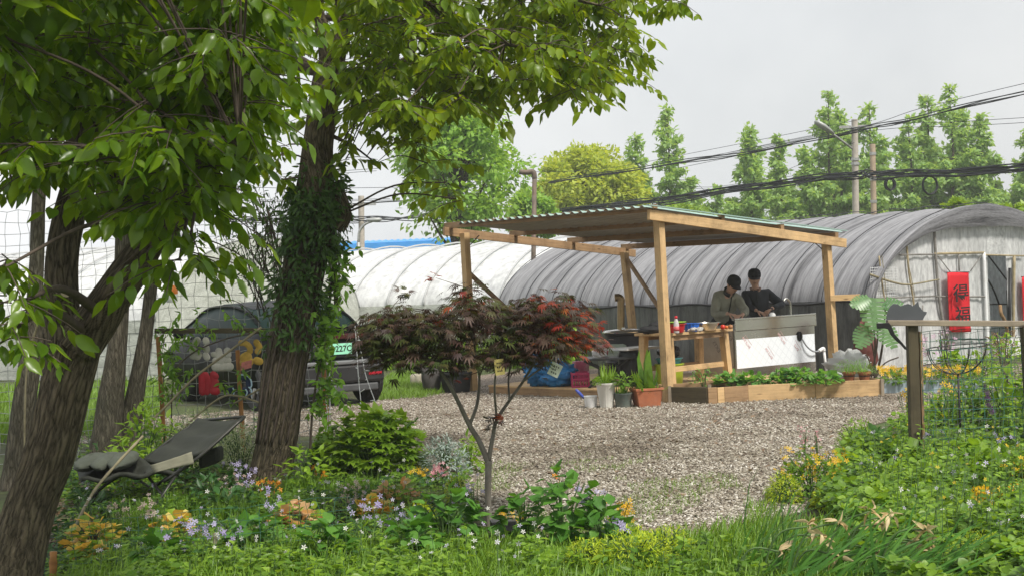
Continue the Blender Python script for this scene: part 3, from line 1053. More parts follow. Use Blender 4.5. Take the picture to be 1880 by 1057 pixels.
m.tube([la, la + (lb_ - la) * .25, la + (lb_ - la) * .6, lb_ - (lb_ - la) * .08, lb_], [.06, .15, .2, .15, .05], 10, squash=.55)
m.build('lamp_head', pmat('lamp_grey', (.34, .35, .34), .5, .3, .1), t, True)
m = MB(); m.box(P(1571, 233, 52), (1.2, .1, .1)); m.build('cross_arm', GALV, t)
t, a, _ = pole(1602, 265, 1604, 382, 50, .10, 'utility_pole', 'short pale pole just right of the lamp pole, without a lamp', pmat('tan_pole', (.40, .31, .22), .8, 0, .2, 5), bands=(.15, .55, .9))
t, a, _ = pole(663, 360, 664, 445, 62, .13, 'utility_pole', 'distant grey pole beside the leaning lamp, right of the ivy trunk')
m = MB(); m.box(P(663, 376, 62), (1.3, .1, .1)); m.build('cross_arm', GALV, t)
m = MB(); m.tube(smooth_path([P(658, 445, 60), P(660, 425, 60), P(670, 412, 60), P(684, 406, 60)], 5), .06, 6)
t2 = thing('street_lamp', 'distant street lamp arm reaching right beside the grey pole', 'street lamp', vert_at(P(658, 445, 60), 0))
m.tube([vert_at(P(658, 445, 60), 0), P(658, 445, 60)], .08, 8); m.build('post', GALV, t2, True)
m = MB(); m.ball(P(687, 404, 60), (.35, .14, .1)); m.build('lamp_head', MC['lamp_grey'], t2, True)
# elbowed flue standing between the tunnels
a, b = P(981, 318, 30), P(979, 505, 30)
t = thing('flue_pipe', 'tall rusty metal flue pipe with an elbow, rising behind the pavilion roof', 'pipe', vert_at(b, 0))
RUST = pmat('rusty_pipe', (.16, .13, .105), .75, .4, .35, 8, dirt=(.20, .09, .04))
m = MB(); m.tube([vert_at(b, 0), b, a + Vector((0, 0, -.1))], .05, 12); m.build('post', RUST, t, True)
m = MB(); m.tube(smooth_path([a + Vector((0, 0, -.12)), a + Vector((-.02, 0, .02)), P(968, 317, 30), P(953, 316, 30)], 6), .055, 12); m.build('elbow', RUST, t, True)

def cable(pts, r, label, group='overhead cables', strands=1, spread=.0, wig=0.0):
    path = smooth_path([P(*q) for q in pts], 14)
    m = MB()
    for s_ in range(strands):
        ph = random.random() * 6
        o = Vector((random.uniform(-1, 1), random.uniform(-1, 1), random.uniform(-1, 1))) * spread
        q = [Vector(c) + o + Vector((0, 0, wig * math.sin(i * .45 + ph) + wig * .6 * math.sin(i * .17 + ph * 2))) for i, c in enumerate(path)]
        m.tube(q, r, 5)
    ob = m.build('cable', BLACKCABLE, None, True)
    settag(ob, label, 'cable', group)
cable([(1010, 392, 60), (1200, 371, 57), (1400, 341, 54), (1566, 323, 51.5), (1605, 321, 49.7), (1740, 318, 46), (1990, 303, 42)], .024, 'thick tangled bundle of black cables sagging behind the pavilion roof', strands=10, spread=.11, wig=.05)
cable([(1010, 334, 62), (1200, 305, 57), (1400, 274, 54), (1569, 240, 51.7), (1700, 212, 48), (1990, 142, 42)], .018, 'upper twisted cable pair climbing to the top right corner', strands=4, spread=.10, wig=.03)
cable([(1250, 300, 57), (1569, 236, 51.7), (1700, 197, 48), (1990, 128, 42)], .010, 'highest thin wire crossing the lamp pole top', strands=1)
cable([(1240, 308, 57), (1569, 243, 51.7), (1780, 230, 47), (1990, 218, 42)], .009, 'thin wire crossing the narrow treetops level to the right', strands=2, spread=.25)
cable([(960, 325, 62), (1100, 320, 60), (1300, 285, 56), (1569, 232, 51.7)], .009, 'thin wire over the yellow green tree', strands=2, spread=.2)
cable([(1240, 345, 57), (1400, 335, 54), (1569, 300, 51.7)], .008, 'slack wire hanging in front of the narrow trees', strands=2, spread=.2, wig=.05)
cable([(1150, 352, 58), (1260, 330, 56), (1330, 353, 55), (1569, 262, 51.7)], .008, 'loop of slack wire left of the lamp pole', strands=1)
cable([(560, 386, 66), (663, 378, 61.8), (760, 372, 66)], .02, 'wire across the distant grey pole top', strands=2, spread=.15)
cable([(400, 412, 64), (560, 408, 62), (690, 410, 62), (800, 403, 64)], .022, 'bundle of wires below the distant grey pole top', strands=6, spread=.25, wig=.06)
cable([(380, 300, 64), (520, 306, 62), (700, 296, 64)], .012, 'pair of thin wires high behind the ivy trunk', strands=2, spread=.5)
cable([(380, 347, 64), (520, 352, 62), (720, 350, 64)], .012, 'thin wires level with the leaning lamp behind the ivy trunk', strands=3, spread=.5)
for px, py, d, rx, ry, lab in ((1634, 339, 48.8, .17, .2, 'small coil of black cable hanging from the cable bundle'), (1707, 341, 47, .26, .3, 'large coil of black cable hanging from the cable bundle')):
    c = P(px, py, d); m = MB()
    for k in range(5):
        o = Vector((random.uniform(-.03, .03), random.uniform(-.05, .05), random.uniform(-.02, .02)))
        m.tube([c + o + Vector((rx * math.cos(u), .25 * rx * math.cos(u), ry * math.sin(u))) for u in np.linspace(0, 2 * math.pi, 22)[:-1]], .022, 5, closed=True)
    settag(m.build('cable_coil', BLACKCABLE, None, True), lab, 'cable coil', 'coils of spare cable')

# ------------------------------------------------------------------ far trees
FARBARK = barkmat('far_bark', (.11, .09, .07), (.045, .038, .03), 8, 2, .5)
def leaf_cloud(lb, cents, radii, n, size, droop=.3, tpl=T_QUAD, mi=0, tight=.45):
    for c, r in zip(cents, radii):
        d = rdir(n)
        q = RNG.uniform(0, 1, n) ** tight
        p = np.array(c)[None] + d * q[:, None] * np.array(r)[None]
        ax = d + rdir(n) * .9 + np.array([0, 0, -droop])
        lb.put(tpl, p, ax, rdir(n) * .7 + np.array([0, 0, 1.]), RNG.uniform(.65, 1.25, n) * size, mi)

def broad_tree(name, label, px, top, half, base_y_frac, d, mat, n_cl=55, n_leaf=90, size=.3, group=None, shape=1.0, seed=1, bottom=None, lean=0):
    """round crown of leaf clumps round a forked trunk; pixel centre, top row, half width"""
    rs = np.random.default_rng(seed)
    zt = P(px, top, d).z; R = half * U(d)
    base = Vector((P(px, 520, d).x, d, 0))
    zb = P(px, bottom, d).z if bottom else zt * .25
    t = thing(name, label, 'tree', base, group)
    cz, rz = (zt + zb) / 2, (zt - zb) / 2
    cs, rr = [], []
    limbs = MB()
    limbs.tube(smooth_path([base, base + Vector((.1, 0, zb)), base + Vector((-.1, .1, cz)), base + Vector((0, 0, zt - rz * .3))], 6), list(np.linspace(R * .085, R * .02, 19)), 8)
    for i in range(n_cl):
        v = rs.normal(size=3); v /= np.linalg.norm(v)
        k = rs.uniform(.35, 1) ** .6
        fz = v[2] * k
        wide = (1 - max(0, fz) ** 2 * .35) if shape == 1 else (1.0 - .55 * (fz * .5 + .5))
        c = np.array([base.x + v[0] * k * R * .86 * wide + lean * (fz + 1), d + v[1] * k * R * .86 * wide, cz + fz * rz * .88])
        cs.append(c); q = rs.uniform(.13, .34) * R; rr.append((q, q, q * .72))
        if i % 2 == 0:
            s0 = base + Vector((0, 0, max(zb * .9, c[2] - R * rs.uniform(.35, .7))))
            limbs.tube(smooth_path([s0, (s0 + Vector(c)) / 2 + Vector((0, 0, -.08 * R)), Vector(c)], 4), list(np.linspace(R * .026, R * .006, 9)), 5)
    lb = LB(); leaf_cloud(lb, cs, rr, n_leaf, size)
    limbs.build('trunk', FARBARK, t, True)
    lb.build('crown', [mat], t)
    return t
CAMPHOR = leafmat('far_mid_green', [(.17, .33, .05), (.24, .42, .07), (.31, .48, .09), (.20, .36, .06)], trans=.42)
YELLOWG = leafmat('far_yellow_green', [(.36, .44, .06), (.44, .51, .08), (.28, .38, .05), (.48, .54, .10)], trans=.4)
META = leafmat('far_feathery_green', [(.22, .37, .11), (.29, .45, .15), (.36, .51, .19), (.25, .40, .14)], trans=.42)  # lightened greens, part of the distance haze is put into the colour
LIME = leafmat('far_lime_green', [(.20, .33, .03), (.27, .40, .04), (.16, .28, .03)], trans=.35)
broad_tree('broadleaf_tree', 'tall open green tree behind the pavilion, its dark trunk showing', 846, 112, 168, 0, 48, CAMPHOR, 95, 150, .23, seed=3, bottom=450, shape=2)
broad_tree('broadleaf_tree', 'rounded yellow green tree behind the pavilion roof', 1085, 270, 112, 0, 68, YELLOWG, 95, 220, .28, seed=4, bottom=430)
broad_tree('broadleaf_tree', 'low green tree at the foot of the yellow green one, beside the flue', 985, 345, 55, 0, 58, CAMPHOR, 40, 150, .24, seed=5, bottom=450)
broad_tree('broadleaf_tree', 'low pale green tree right of the yellow green one', 1240, 372, 75, 0, 72, LIME, 40, 150, .28, seed=6, bottom=450)
broad_tree('bush', 'bright lime green bush above the right end of the grey greenhouse', 1868, 360, 62, 0, 40, LIME, 50, 160, .2, seed=7, bottom=470)
broad_tree('bush', 'small lime green bush behind the ridge of the grey greenhouse', 1765, 362, 30, 0, 44, LIME, 24, 130, .2, seed=8, bottom=440)

def spire_tree(px, top, half, d, label, seed, tips=1, bare=.12):
    rs = np.random.default_rng(seed)
    t = None
    base = Vector((P(px, 520, d).x, d, 0)); zt = P(px, top, d).z
    t = thing('conifer_tree', label, 'tree', base, 'row of narrow trees behind the greenhouse')
    tr = MB(); lb = LB(); R = half * 1.3 * U(d)
    for k in range(tips):
        ox = (k - (tips - 1) / 2) * R * .62 if tips > 1 else 0
        zt_k = zt * (1 - .07 * ((k * 7 + seed) % 3))
        top_p = base + Vector((ox, rs.uniform(-.4, .4), zt_k))
        tr.tube(smooth_path([base + Vector((ox * .6, 0, 0)), base + Vector((ox, 0, zt_k * .5)), top_p], 5), list(np.linspace(.16, .015, 11)), 6)
        nb = int(76 / tips ** .4)
        for i in range(nb):
            q = (i + rs.uniform(0, 1)) / nb
            z = zt_k * (.14 + .86 * q)
            wide = R * 1.25 * ((1 - q) ** 1.0 * .97 + .03) * rs.uniform(.5, 1.15) * (1 if tips == 1 else .8)
            an = rs.uniform(0, 2 * math.pi)
            dr = Vector((math.cos(an), math.sin(an), rs.uniform(.12, .45)))
            s0 = base + Vector((ox, 0, z - wide * .3))
            e = s0 + dr * wide
            tr.tube([s0, e], [.03, .008], 4)
            m = max(4, int(wide / .062 * (1.0 if q < 1 - bare else .6)))
            f = rs.uniform(.12, 1.0, m * 7)
            pp = np.array(s0)[None] + np.array(dr * wide)[None] * f[:, None] + rs.normal(size=(m * 7, 3)) * np.array([.13, .13, .075]) * (1.35 - f[:, None] * .5)
            lb.put(T_QUAD, pp, np.array(dr)[None] * .5 + rs.normal(size=(m * 7, 3)) * .7 + np.array([0, 0, -.25]), rs.normal(size=(m * 7, 3)) * .6 + np.array([0, 0, 1.]), rs.uniform(.20, .42, m * 7), 0, .9)
    tr.build('trunk', FARBARK, t, True); lb.build('crown', [META], t)
SP = [(1207, 196, 75, 78, 2, 'twin tipped narrow tree rising behind the yellow green tree'),
      (1385, 236, 62, 74, 1, 'narrow tree left of the lamp pole, shortest of the row'),
      (1465, 226, 58, 78, 2, 'narrow tree under the street lamp head'),
      (1552, 148, 72, 80, 1, 'tall narrow tree with a bare tip just behind the lamp pole'),
      (1645, 162, 92, 78, 4, 'broad many tipped narrow tree right of the two poles'),
      (1747, 148, 80, 80, 2, 'tall narrow tree above the large cable coil'),
      (1812, 160, 66, 78, 1, 'slender pointed tree second from the right edge'),
      (1300, 330, 60, 84, 2, 'low feathery tree between the twin tipped tree and the row'),
      (1426, 300, 60, 86, 2, 'feathery tree filling the gap left of the lamp'),
      (1510, 290, 60, 86, 2, 'feathery tree filling the gap behind the lamp pole'),
      (1600, 250, 70, 88, 2, 'feathery tree behind the short pole'),
      (1700, 235, 70, 88, 2, 'feathery tree filling the gap behind the large coil'),
      (1860, 300, 62, 86, 2, 'low feathery tree at the right edge'),
      (1930, 235, 80, 84, 2, 'feathery tree mostly beyond the right edge')]
for i, (px, top, half, d, tips, lab) in enumerate(SP):
    spire_tree(px, top, half, d, lab, 20 + i, tips)
# far-off scrub reads as one mass
lb = LB()
xs = np.linspace(P(1180, 400, 92).x, P(1990, 400, 92).x, 60)
leaf_cloud(lb, [(x, 92 + random.uniform(-3, 3), random.uniform(.8, 3.6)) for x in xs for _ in (0, 1, 2)], [(1.3, 1.3, 1.0)] * 180, 60, .42)
settag(lb.build('undergrowth', [META]), 'far off belt of scrub below the narrow trees', 'undergrowth', kind='stuff')
lb = LB()
xs = np.linspace(-12, 1, 40)
leaf_cloud(lb, [(x, 26.5 - x * .42 + random.uniform(-.3, .3), random.uniform(.1, .5)) for x in xs], [(.5, .4, .4)] * 40, 120, .16, tpl=T_LEAF)
settag(lb.build('weeds', [LEAFBRIGHT]), 'bright weeds along the foot of the white tunnel', 'weeds', kind='stuff')

hz = MB(); hz.box((0, 42, 6.75), (130, 116, 15.5))
hm, hnt, hout = new_mat('pale_air')
pv = hnt.nodes.new('ShaderNodeVolumePrincipled'); pv.inputs['Color'].default_value = (.97, .985, 1, 1); pv.inputs['Density'].default_value = .0010; pv.inputs['Anisotropy'].default_value = .2
hnt.links.new(pv.outputs['Volume'], hout.inputs['Volume'])
ho = hz.build('haze', hm); settag(ho, 'thin pale haze in the damp air', 'haze', kind='stuff')
# ------------------------------------------------------------------ pavilion
PA, PB, PC = G(869, 717), G(1227, 738), G(1533, 697)
dA, dB, dC = PA.y, PB.y, PC.y
PD = PA + PC - PB; dD = PD.y
TA, TB, TC_, TD = P(853, 428, dA), P(1209, 402, dB), P(1517, 446, dC), P(1146, 462, dD)
pav = thing('pavilion', 'open timber pavilion with a corrugated metal roof leaning a little, over the sink and bench', 'pavilion', PB)
for base, top in ((PA, TA), (PB, TB), (PC, TC_), (PD, TD)):
    m = MB(); m.beam(base, top, .105, .105, (PC - PB)); m.build('post', PINE, pav, bevel=.004)
dirAD = (TD - TA).normalized(); dirBC = (TC_ - TB).normalized(); dirAB = (TB - TA).normalized()
upz = Vector((0, 0, 1))
# rafters A-D and B-C on the outside of the posts
ra0, ra1 = TA - dirAD * .35 + upz * .0, TD + dirAD * .35
rb0, rb1 = TB - dirBC * .28, TC_ + dirBC * .35
m = MB(); m.beam(ra0 - dirAB * .08, ra1 - dirAB * .08, .045, .125); m.build('rafter', PINE2, pav, bevel=.003)
m = MB(); m.beam(rb0 + dirAB * .09 + upz * .02, rb1 + dirAB * .09 + upz * .02, .05, .125); m.build('rafter', PINE, pav, bevel=.003)
# purlins across
for q in (0.0, .34, .67, 1.0):
    a = ra0.lerp(ra1, .03 + q * .92) + upz * .095; b = rb0.lerp(rb1, .03 + q * .92) + upz * .115
    m = MB(); m.beam(a - dirAB * .18, b + dirAB * .1, .07, .085); m.build('purlin', PINE2, pav, bevel=.003)
# braces
for a, b in ((P(862, 502, dA), P(932, 568, dA + .9)), (P(1150, 474, dD), P(1220, 580, dD - .9))):
    m = MB(); m.beam(a, b, .045, .06); m.build('brace', PINE2, pav, bevel=.003)
m = MB(); m.beam(P(1524, 547, dC - .07), P(1579, 545, dC - .1), .04, .085); m.build('side_arm', PINE, pav, bevel=.003)
m = MB(); m.tube([P(1496, 446, dC), P(1512, 460, dC)], .008, 5); m.tube([P(863, 450, dA), P(880, 432, dA)], .008, 5); m.build('tie_wire', BLACKMETAL, pav)
# corrugated roof
FL, FR, BR = P(840, 415, dA - .35), P(1187, 385, dB - .35), P(1552, 431, dC + .25)
BL = FL + BR - FR
lift = .03
nw = 24; NU = nw * 8 + 1
def roofpt(u, v, off=0.0):
    p = FL.lerp(FR, u).lerp(BL.lerp(BR, u), v)
    ph = (u * nw) % 1
    z = max(0, 1 - abs(ph - .5) / .26) ** .8 if abs(ph - .5) < .26 else 0
    return p + upz * (lift + .032 * z + off - .012 * math.sin(v * math.pi))
us = np.linspace(0, 1, NU)
mr = MB()
mr.grid([[roofpt(u, v) for u in us] for v in (0, .2, .4, .6, .8, 1)], 0)
mr.grid([[roofpt(u, v, -.004) for u in us] for v in (0, .2, .4, .6, .8, 1)], 1, flip=True)
mr.grid([[roofpt(u, 0, -.004) for u in us], [roofpt(u, 0) for u in us]], 1)
mr.grid([[roofpt(u, 1) for u in us], [roofpt(u, 1, -.004) for u in us]], 1)
TEAL = pmat('teal_roof_paint', (.30, .43, .385), .4, .1, .1, 3, dirt=(.3, .33, .3), dirt_amt=.3)
ROOFUNDER = pmat('bare_roof_underside', (.36, .345, .325), .5, .3, .2, 2, dirt=(.16, .12, .09))
mr.build('roof_sheet', [TEAL, ROOFUNDER], pav)
m = MB()
e0, e1 = FR + dirAB * .02, BR + dirAB * .02
m.frame_box((e0 + e1) / 2 + upz * (lift + .025), e1 - e0, dirAB * .05, upz * .012)
m.build('edge_trim', TEAL, pav)

# ------------------------------------------------------------------ deck
D0, D1 = G(898, 722), PB - (PB - PA).normalized() * .05
dk = thing('timber_deck', 'low pale plank deck on the ground under the left part of the pavilion', 'deck', D0)
along = (D1 - D0).normalized(); back = (PC - PB).normalized()
m = MB(); Ld = (D1 - D0).length
m.frame_box((D0 + D1) / 2 + upz * .05 + back * .02, along * Ld, back * .04, upz * .10)
m.frame_box((D0 + D1) / 2 + upz * .05 + back * 2.7, along * Ld, back * .04, upz * .10)
for q in (.02, .98):
    m.frame_box(D0.lerp(D1, q) + upz * .048 + back * 1.36, back * 2.6, along * .04, upz * .096)
m.build('joist', PINE2, dk)
m = MB()
for i in range(19):
    m.frame_box((D0 + D1) / 2 + upz * .113 + back * (.07 + i * .145), along * (Ld + .03), back * .135, upz * .022)
m.build('board', PINE, dk, bevel=.002)

# ------------------------------------------------------------------ steel sink unit seen from its back
S0, S1 = P(1350, 584, 20.0), P(1497, 575, 20.95)
S0.z = S1.z = (S0.z + S1.z) / 2
sx = (S1 - S0); sx.z = 0; SL = sx.length; sx.normalize()
sy = Vector((-sx.y, sx.x, 0))          # into the unit, away from the camera
ztop = S0.z; SDP = .72
org = Vector((S0.x, S0.y, 0))
sp = lambda a, b, z: org + sx * a + sy * b + upz * z
sk = thing('sink_unit', 'stainless steel sink unit with protective film on its back panel', 'sink', org)
m = MB()
m.frame_box(sp(SL / 2, .03, ztop - .012), sx * (SL + .02), sy * .07, upz * .024)          # splashback cap
m.frame_box(sp(SL / 2, .012, ztop - .10), sx * SL, sy * .02, upz * .15)                    # splashback, hollow behind
m.frame_box(sp(SL + .008, .05, ztop - .09), sx * .016, sy * .10, upz * .19)
m.build('splashback', STEEL, sk, bevel=.003)
m = MB()
m.frame_box(sp(SL / 2 + .0, .05 + .0, (ztop - .18) / 2 + .08), sx * (SL - .04), sy * .02, upz * (ztop - .34))   # placeholder height, panels below
sk_h0 = .10
m = MB()
m.frame_box(sp(SL / 2, .036, (ztop - .18 + sk_h0) / 2), sx * (SL - .03), sy * .022, upz * (ztop - .18 - sk_h0))
m.frame_box(sp(.012, SDP / 2, (ztop - .12 + sk_h0) / 2), sx * .02, sy * (SDP - .05), upz * (ztop - .12 - sk_h0))
m.frame_box(sp(SL - .012, SDP / 2, (ztop - .12 + sk_h0) / 2), sx * .02, sy * (SDP - .05), upz * (ztop - .12 - sk_h0))
m.build('cabinet', STEEL, sk, bevel=.003)
m = MB()
zt2 = ztop - .12
bw = (SL - .2) / 2
for rect in (((0, SL), (.06, .14)), ((0, SL), (SDP - .09, SDP)), ((0, .06), (.14, SDP - .09)), ((SL - .06, SL), (.14, SDP - .09)), ((SL / 2 - .04, SL / 2 + .04), (.14, SDP - .09))):
    (a0, a1), (b0, b1) = rect
    m.frame_box(sp((a0 + a1) / 2, (b0 + b1) / 2, zt2), sx * (a1 - a0), sy * (b1 - b0), upz * .02)
for k in range(2):
    a0 = .06 + k * (SL / 2 - .02); a1 = a0 + SL / 2 - .10
    m.frame_box(sp((a0 + a1) / 2, (SDP + .05) / 2, zt2 - .25), sx * (a1 - a0), sy * (SDP - .23), upz * .01)
    m.frame_box(sp((a0 + a1) / 2, .142, zt2 - .13), sx * (a1 - a0), sy * .008, upz * .24)
    m.frame_box(sp((a0 + a1) / 2, SDP - .092, zt2 - .13), sx * (a1 - a0), sy * .008, upz * .24)
m.build('basin', STEEL, sk)
for a in (.05, SL - .05):
    for b in (.07, SDP - .06):
        m = MB(); m.tube([sp(a, b, 0), sp(a, b, .11)], .022, 10); m.build('leg', STEEL, sk, True, auto=40)
# protective film with printed lettering
def filmmat():
    mm, nt, out = new_mat('protective_film')
    L = nt.links.new
    v = coords(nt, 'UV', (1, 1, 1))
    cs = []
    for rz in (rad(38), rad(-52)):
        mp = nt.nodes.new('ShaderNodeMapping'); mp.inputs['Rotation'].default_value = (0, 0, rz); L(v, mp.inputs['Vector'])
        wv = nt.nodes.new('ShaderNodeTexWave'); wv.inputs['Scale'].default_value = 3.4; wv.inputs['Distortion'].default_value = .2
        L(mp.outputs['Vector'], wv.inputs['Vector'])
        rr = ramp(nt, [(.9, (0, 0, 0)), (.98, (1, 1, 1))]); L(wv.outputs['Fac'], rr.inputs['Fac']); cs.append(rr.outputs['Color'])
    ad = nt.nodes.new('ShaderNodeMixRGB'); ad.blend_type = 'LIGHTEN'; ad.inputs['Fac'].default_value = 1
    L(cs[0], ad.inputs['Color1']); L(cs[1], ad.inputs['Color2'])
    mx = nt.nodes.new('ShaderNodeMixRGB'); L(ad.outputs['Color'], mx.inputs['Fac'])
    mx.inputs['Color1'].default_value = (.78, .82, .86, 1); mx.inputs['Color2'].default_value = (.71, .75, .79, 1)
    n = noise_tex(nt, coords(nt, 'Object'), 7, 4)
    b = nt.nodes.new('ShaderNodeBsdfPrincipled'); b.inputs['Roughness'].default_value = .35
    L(mx.outputs['Color'], b.inputs['Base Color']); L(bump_node(nt, n.outputs['Fac'], .25, .01).outputs['Normal'], b.inputs['Normal'])
    L(b.outputs['BSDF'], out.inputs['Surface'])
    return mm
FILMW = filmmat()
fz0, fz1 = .24, ztop - .30
m = MB()
m.grid([[sp(a, .021, z) for a in np.linspace(.018, SL - .018, 24)] for z in np.linspace(fz0, fz1, 12)], 0, lambda i, j: (j * SL / 24, i * (fz1 - fz0) / 12))
fm = m.build('protective_film', FILMW, sk, True)
FILMB = pmat('tan_protective_film', (.36, .31, .25), .4, 0, .12, 5)
m = MB(); m.grid([[sp(-.004, b, z) for b in np.linspace(SDP - .05, .06, 10)] for z in np.linspace(.16, ztop - .16, 10)]); fm2 = m.build('side_film', FILMB, sk, True)
REDINK = pmat('faded_red_ink', (.64, .42, .42), .6, 0, .2, 30, bump=0)
GREYINK = pmat('faded_grey_ink', (.20, .17, .15), .6, 0, .2, 30, bump=0)
tdir = (sx * .62 - upz * .78); tup = (sx * .78 + upz * .62)
m = MB()
for a, z, s in ((.22, .60, 'EXTS.304'), (.66, .42, 'EXTS.304'), (.93, .62, 'EXTS.304'), (1.23, .47, 'EXTS')):
    put_text(m, s, .052, sp(a, .017, z), -tdir, -tup, .001, 0)
    c = sp(a + .04, .017, z + .033)
    m.frame_box(c, tdir * .19, tup * .003, sy * .002)
m.build('lettering', REDINK, fm)
m = MB()
for b, z in ((.40, .55), (.14, .32), (.14, .72)):
    put_text(m, 'EXTS', .085, sp(-.007, b, z), (sy * .62 + upz * .78), (-sy * .78 + upz * .62) * 1, .001, .001)
m.build('lettering', GREYINK, fm2)
# hole, drain hose and white pipe
m = MB()
hc = sp(SL * .795, .012, ztop - .32)
m.add([hc + sx * (.058 * math.cos(t)) + upz * (.072 * math.sin(t)) for t in np.linspace(0, 2 * math.pi, 25)[:-1]] + [hc + sy * .004], [(i, (i + 1) % 24, 24) for i in range(24)])
m.build('hole', pmat('hole_shade', (.004, .004, .004), .9, 0, .1, 4, bump=0), sk)  # solid black disc, the darkness inside the opening put into its colour
hp = [sp(SL * .795 + .03, .0, ztop - .36), sp(SL * .85, -.03, ztop - .47), sp(SL * .92, -.04, ztop - .55), sp(SL + .01, -.03, ztop - .565)]
m = MB(); m.tube(smooth_path(hp, 7), .012, 8)
settag(m.build('hose', pmat('grey_hose', (.30, .31, .33), .5, 0, .1, 9), None, True), 'thin grey hose looping from the hole in the sink back to the white pipe', 'hose')
t = thing('water_pipe', 'white plastic standpipe with an elbow beside the right end of the sink', 'pipe', sp(SL + .13, -.03, 0))
m = MB(); m.tube([sp(SL + .16, -.03, 0), sp(SL + .115, -.03, ztop - .54)], .02, 10); m.build('riser', WHITEPLASTIC, t, True)
m = MB(); m.tube(smooth_path([sp(SL + .115, -.03, ztop - .57), sp(SL + .11, -.03, ztop - .53), sp(SL + .07, -.03, ztop - .535), sp(SL + .01, -.03, ztop - .56)], 4), .027, 10); m.build('elbow', WHITEPLASTIC, t, True)
# tap and soap bottle
t = thing('tap', 'tall steel gooseneck tap at the right end of the sink', 'tap', sp(SL - .32, .42, zt2))
c = P(1452, 577, 21.55); c.z = zt2
m = MB(); m.tube([c, c + upz * .05], .03, 12); m.build('base', STEEL, t, True)
m = MB(); m.tube(smooth_path([c + upz * .04, c + upz * .24, c + upz * .31 - sx * .03, c + upz * .34 - sx * .09, c + upz * .30 - sx * .15, c + upz * .22 - sx * .17], 7), .016, 10); m.build('spout', STEEL, t, True)
c = sp(SL * .52, .11, zt2 + .01)
t = thing('soap_bottle', 'white pump soap bottle standing on the sink edge', 'bottle', c)
m = MB(); m.lathe(c, [(.0, 0), (.047, 0), (.05, .02), (.05, .11), (.043, .14), (.02, .16), (.0, .162)], 20); m.build('bottle', WHITEPLASTIC, t, True)
m = MB(); m.lathe(c + upz * .16, [(.02, 0), (.02, .025), (.008, .028), (.008, .06), (0, .061)], 12); m.frame_box(c + upz * .222 - sx * .02, sx * .07, sy * .014, upz * .012); m.build('pump', BLACKPLASTIC, t, True)
# teal tub under the sink
def lathe_thing(name, label, cat, c, prof, mat, n=28, group=None, bodyname='body', **kw):
    t = thing(name, label, cat, c, group)
    m = MB(); m.lathe(c, prof, n, **kw); m.build(bodyname, mat, t, True, auto=50)
    return t
TEALP = pmat('teal_plastic', (.02, .25, .22), .35, 0, .1, 6)
c = sp(SL * .72, .32, 0)
lathe_thing('tub', 'teal plastic tub under the steel sink', 'tub', c, [(.0, 0), (.15, 0), (.18, .02), (.20, .22), (.215, .22), (.215, .235), (.19, .235), (.165, .03), (0, .03)], TEALP)

# ------------------------------------------------------------------ workbench
W0 = P(1225, 612, 18.45); zb = W0.z
W1 = P(1346, 605, 19.25)
bx = Vector((W1.x - W0.x, W1.y - W0.y, 0)); BLn = bx.length; bx.normalize(); by = Vector((-bx.y, bx.x, 0))
bo = Vector((W0.x, W0.y, 0)); BW = .62
bp = lambda a, b, z: bo + bx * a + by * b + upz * z
wb = thing('workbench', 'rough timber workbench with splayed legs between the front post and the sink', 'workbench', bo)
m = MB()
for i in range(4):
    m.frame_box(bp(BLn / 2, .078 + i * .155, zb - .016), bx * BLn, by * .15, upz * .032)
m.build('top', PINE, wb, bevel=.003)
m = MB()
m.frame_box(bp(BLn / 2, .05, zb - .066), bx * (BLn - .16), by * .03, upz * .066); m.frame_box(bp(BLn / 2, BW - .05, zb - .066), bx * (BLn - .16), by * .03, upz * .066)
m.build('apron', PINE2, wb)
for a, b, da_, db_ in ((.10, .08, -.02, -.05), (BLn - .11, .08, .04, -.04), (.10, BW - .08, -.02, .05), (BLn - .11, BW - .08, .04, .05)):
    m = MB(); m.beam(bp(a, b, zb - .034), bp(a + da_, b + db_, .0), .10, .085, bx); m.build('leg', PINE, wb, bevel=.003)
m = MB(); m.beam(bp(.03, .085, .36), bp(BLn - .04, .085, .37), .035, .07); m.build('stretcher', PINE, wb, bevel=.003)
m = MB(); m.beam(bp(.05, BW - .07, .36), bp(BLn - .06, BW - .07, .36), .035, .07); m.build('stretcher', PINE2, wb, bevel=.003)
# low back board seen behind the bowls
# things on the bench
zb += .002
def bowl(name, label, c, r, h, mat, rim=.012, cat='bowl', foot=.7):
    return lathe_thing(name, label, cat, c, [(0, 0), (r * foot, 0), (r * (foot + .05), .006), (r * .97, h - .01), (r + rim, h - .006), (r + rim, h), (r * .96, h), (r * foot, .012), (0, .012)], mat, 32)
REDP = pmat('red_plastic', (.55, .02, .03), .32, 0, .08, 6); GREENP = pmat('lime_plastic', (.30, .55, .06), .35, 0, .08, 6); BLUEP = pmat('blue_plastic', (.02, .12, .48), .32, 0, .1, 6)
c = P(1243, 604, 18.62); c.z = zb
bowl('bowl', 'red plastic bowl at the left end of the bench top', c, .115, .115, REDP)
c2 = c + upz * .108
bowl('bowl', 'lime green bowl nested in the red bowl', c2, .112, .035, GREENP)
c = P(1242, 606, 18.42); c.z = zb
t = thing('sauce_bottle', 'clear bottle with a red cap standing before the red bowl', 'bottle', c)
m = MB(); m.lathe(c, [(0, 0), (.033, 0), (.036, .01), (.036, .11), (.03, .15), (.018, .18), (.016, .19)], 18); m.build('bottle', pmat('milky_bottle', (.70, .68, .66), .2, 0, .05, 9, trans=.3), t, True)
m = MB(); m.lathe(c + upz * .19, [(.02, 0), (.02, .028), (.012, .034), (0, .036)], 14); m.build('cap', REDP, t, True)
m = MB(); m.lathe(c + upz * .03, [(.0372, 0), (.0372, .06)], 18); m.build('label_band', pmat('red_label', (.60, .12, .12), .5, 0, .3, 40), t, True)
c = P(1270, 602, 18.85); c.z = zb
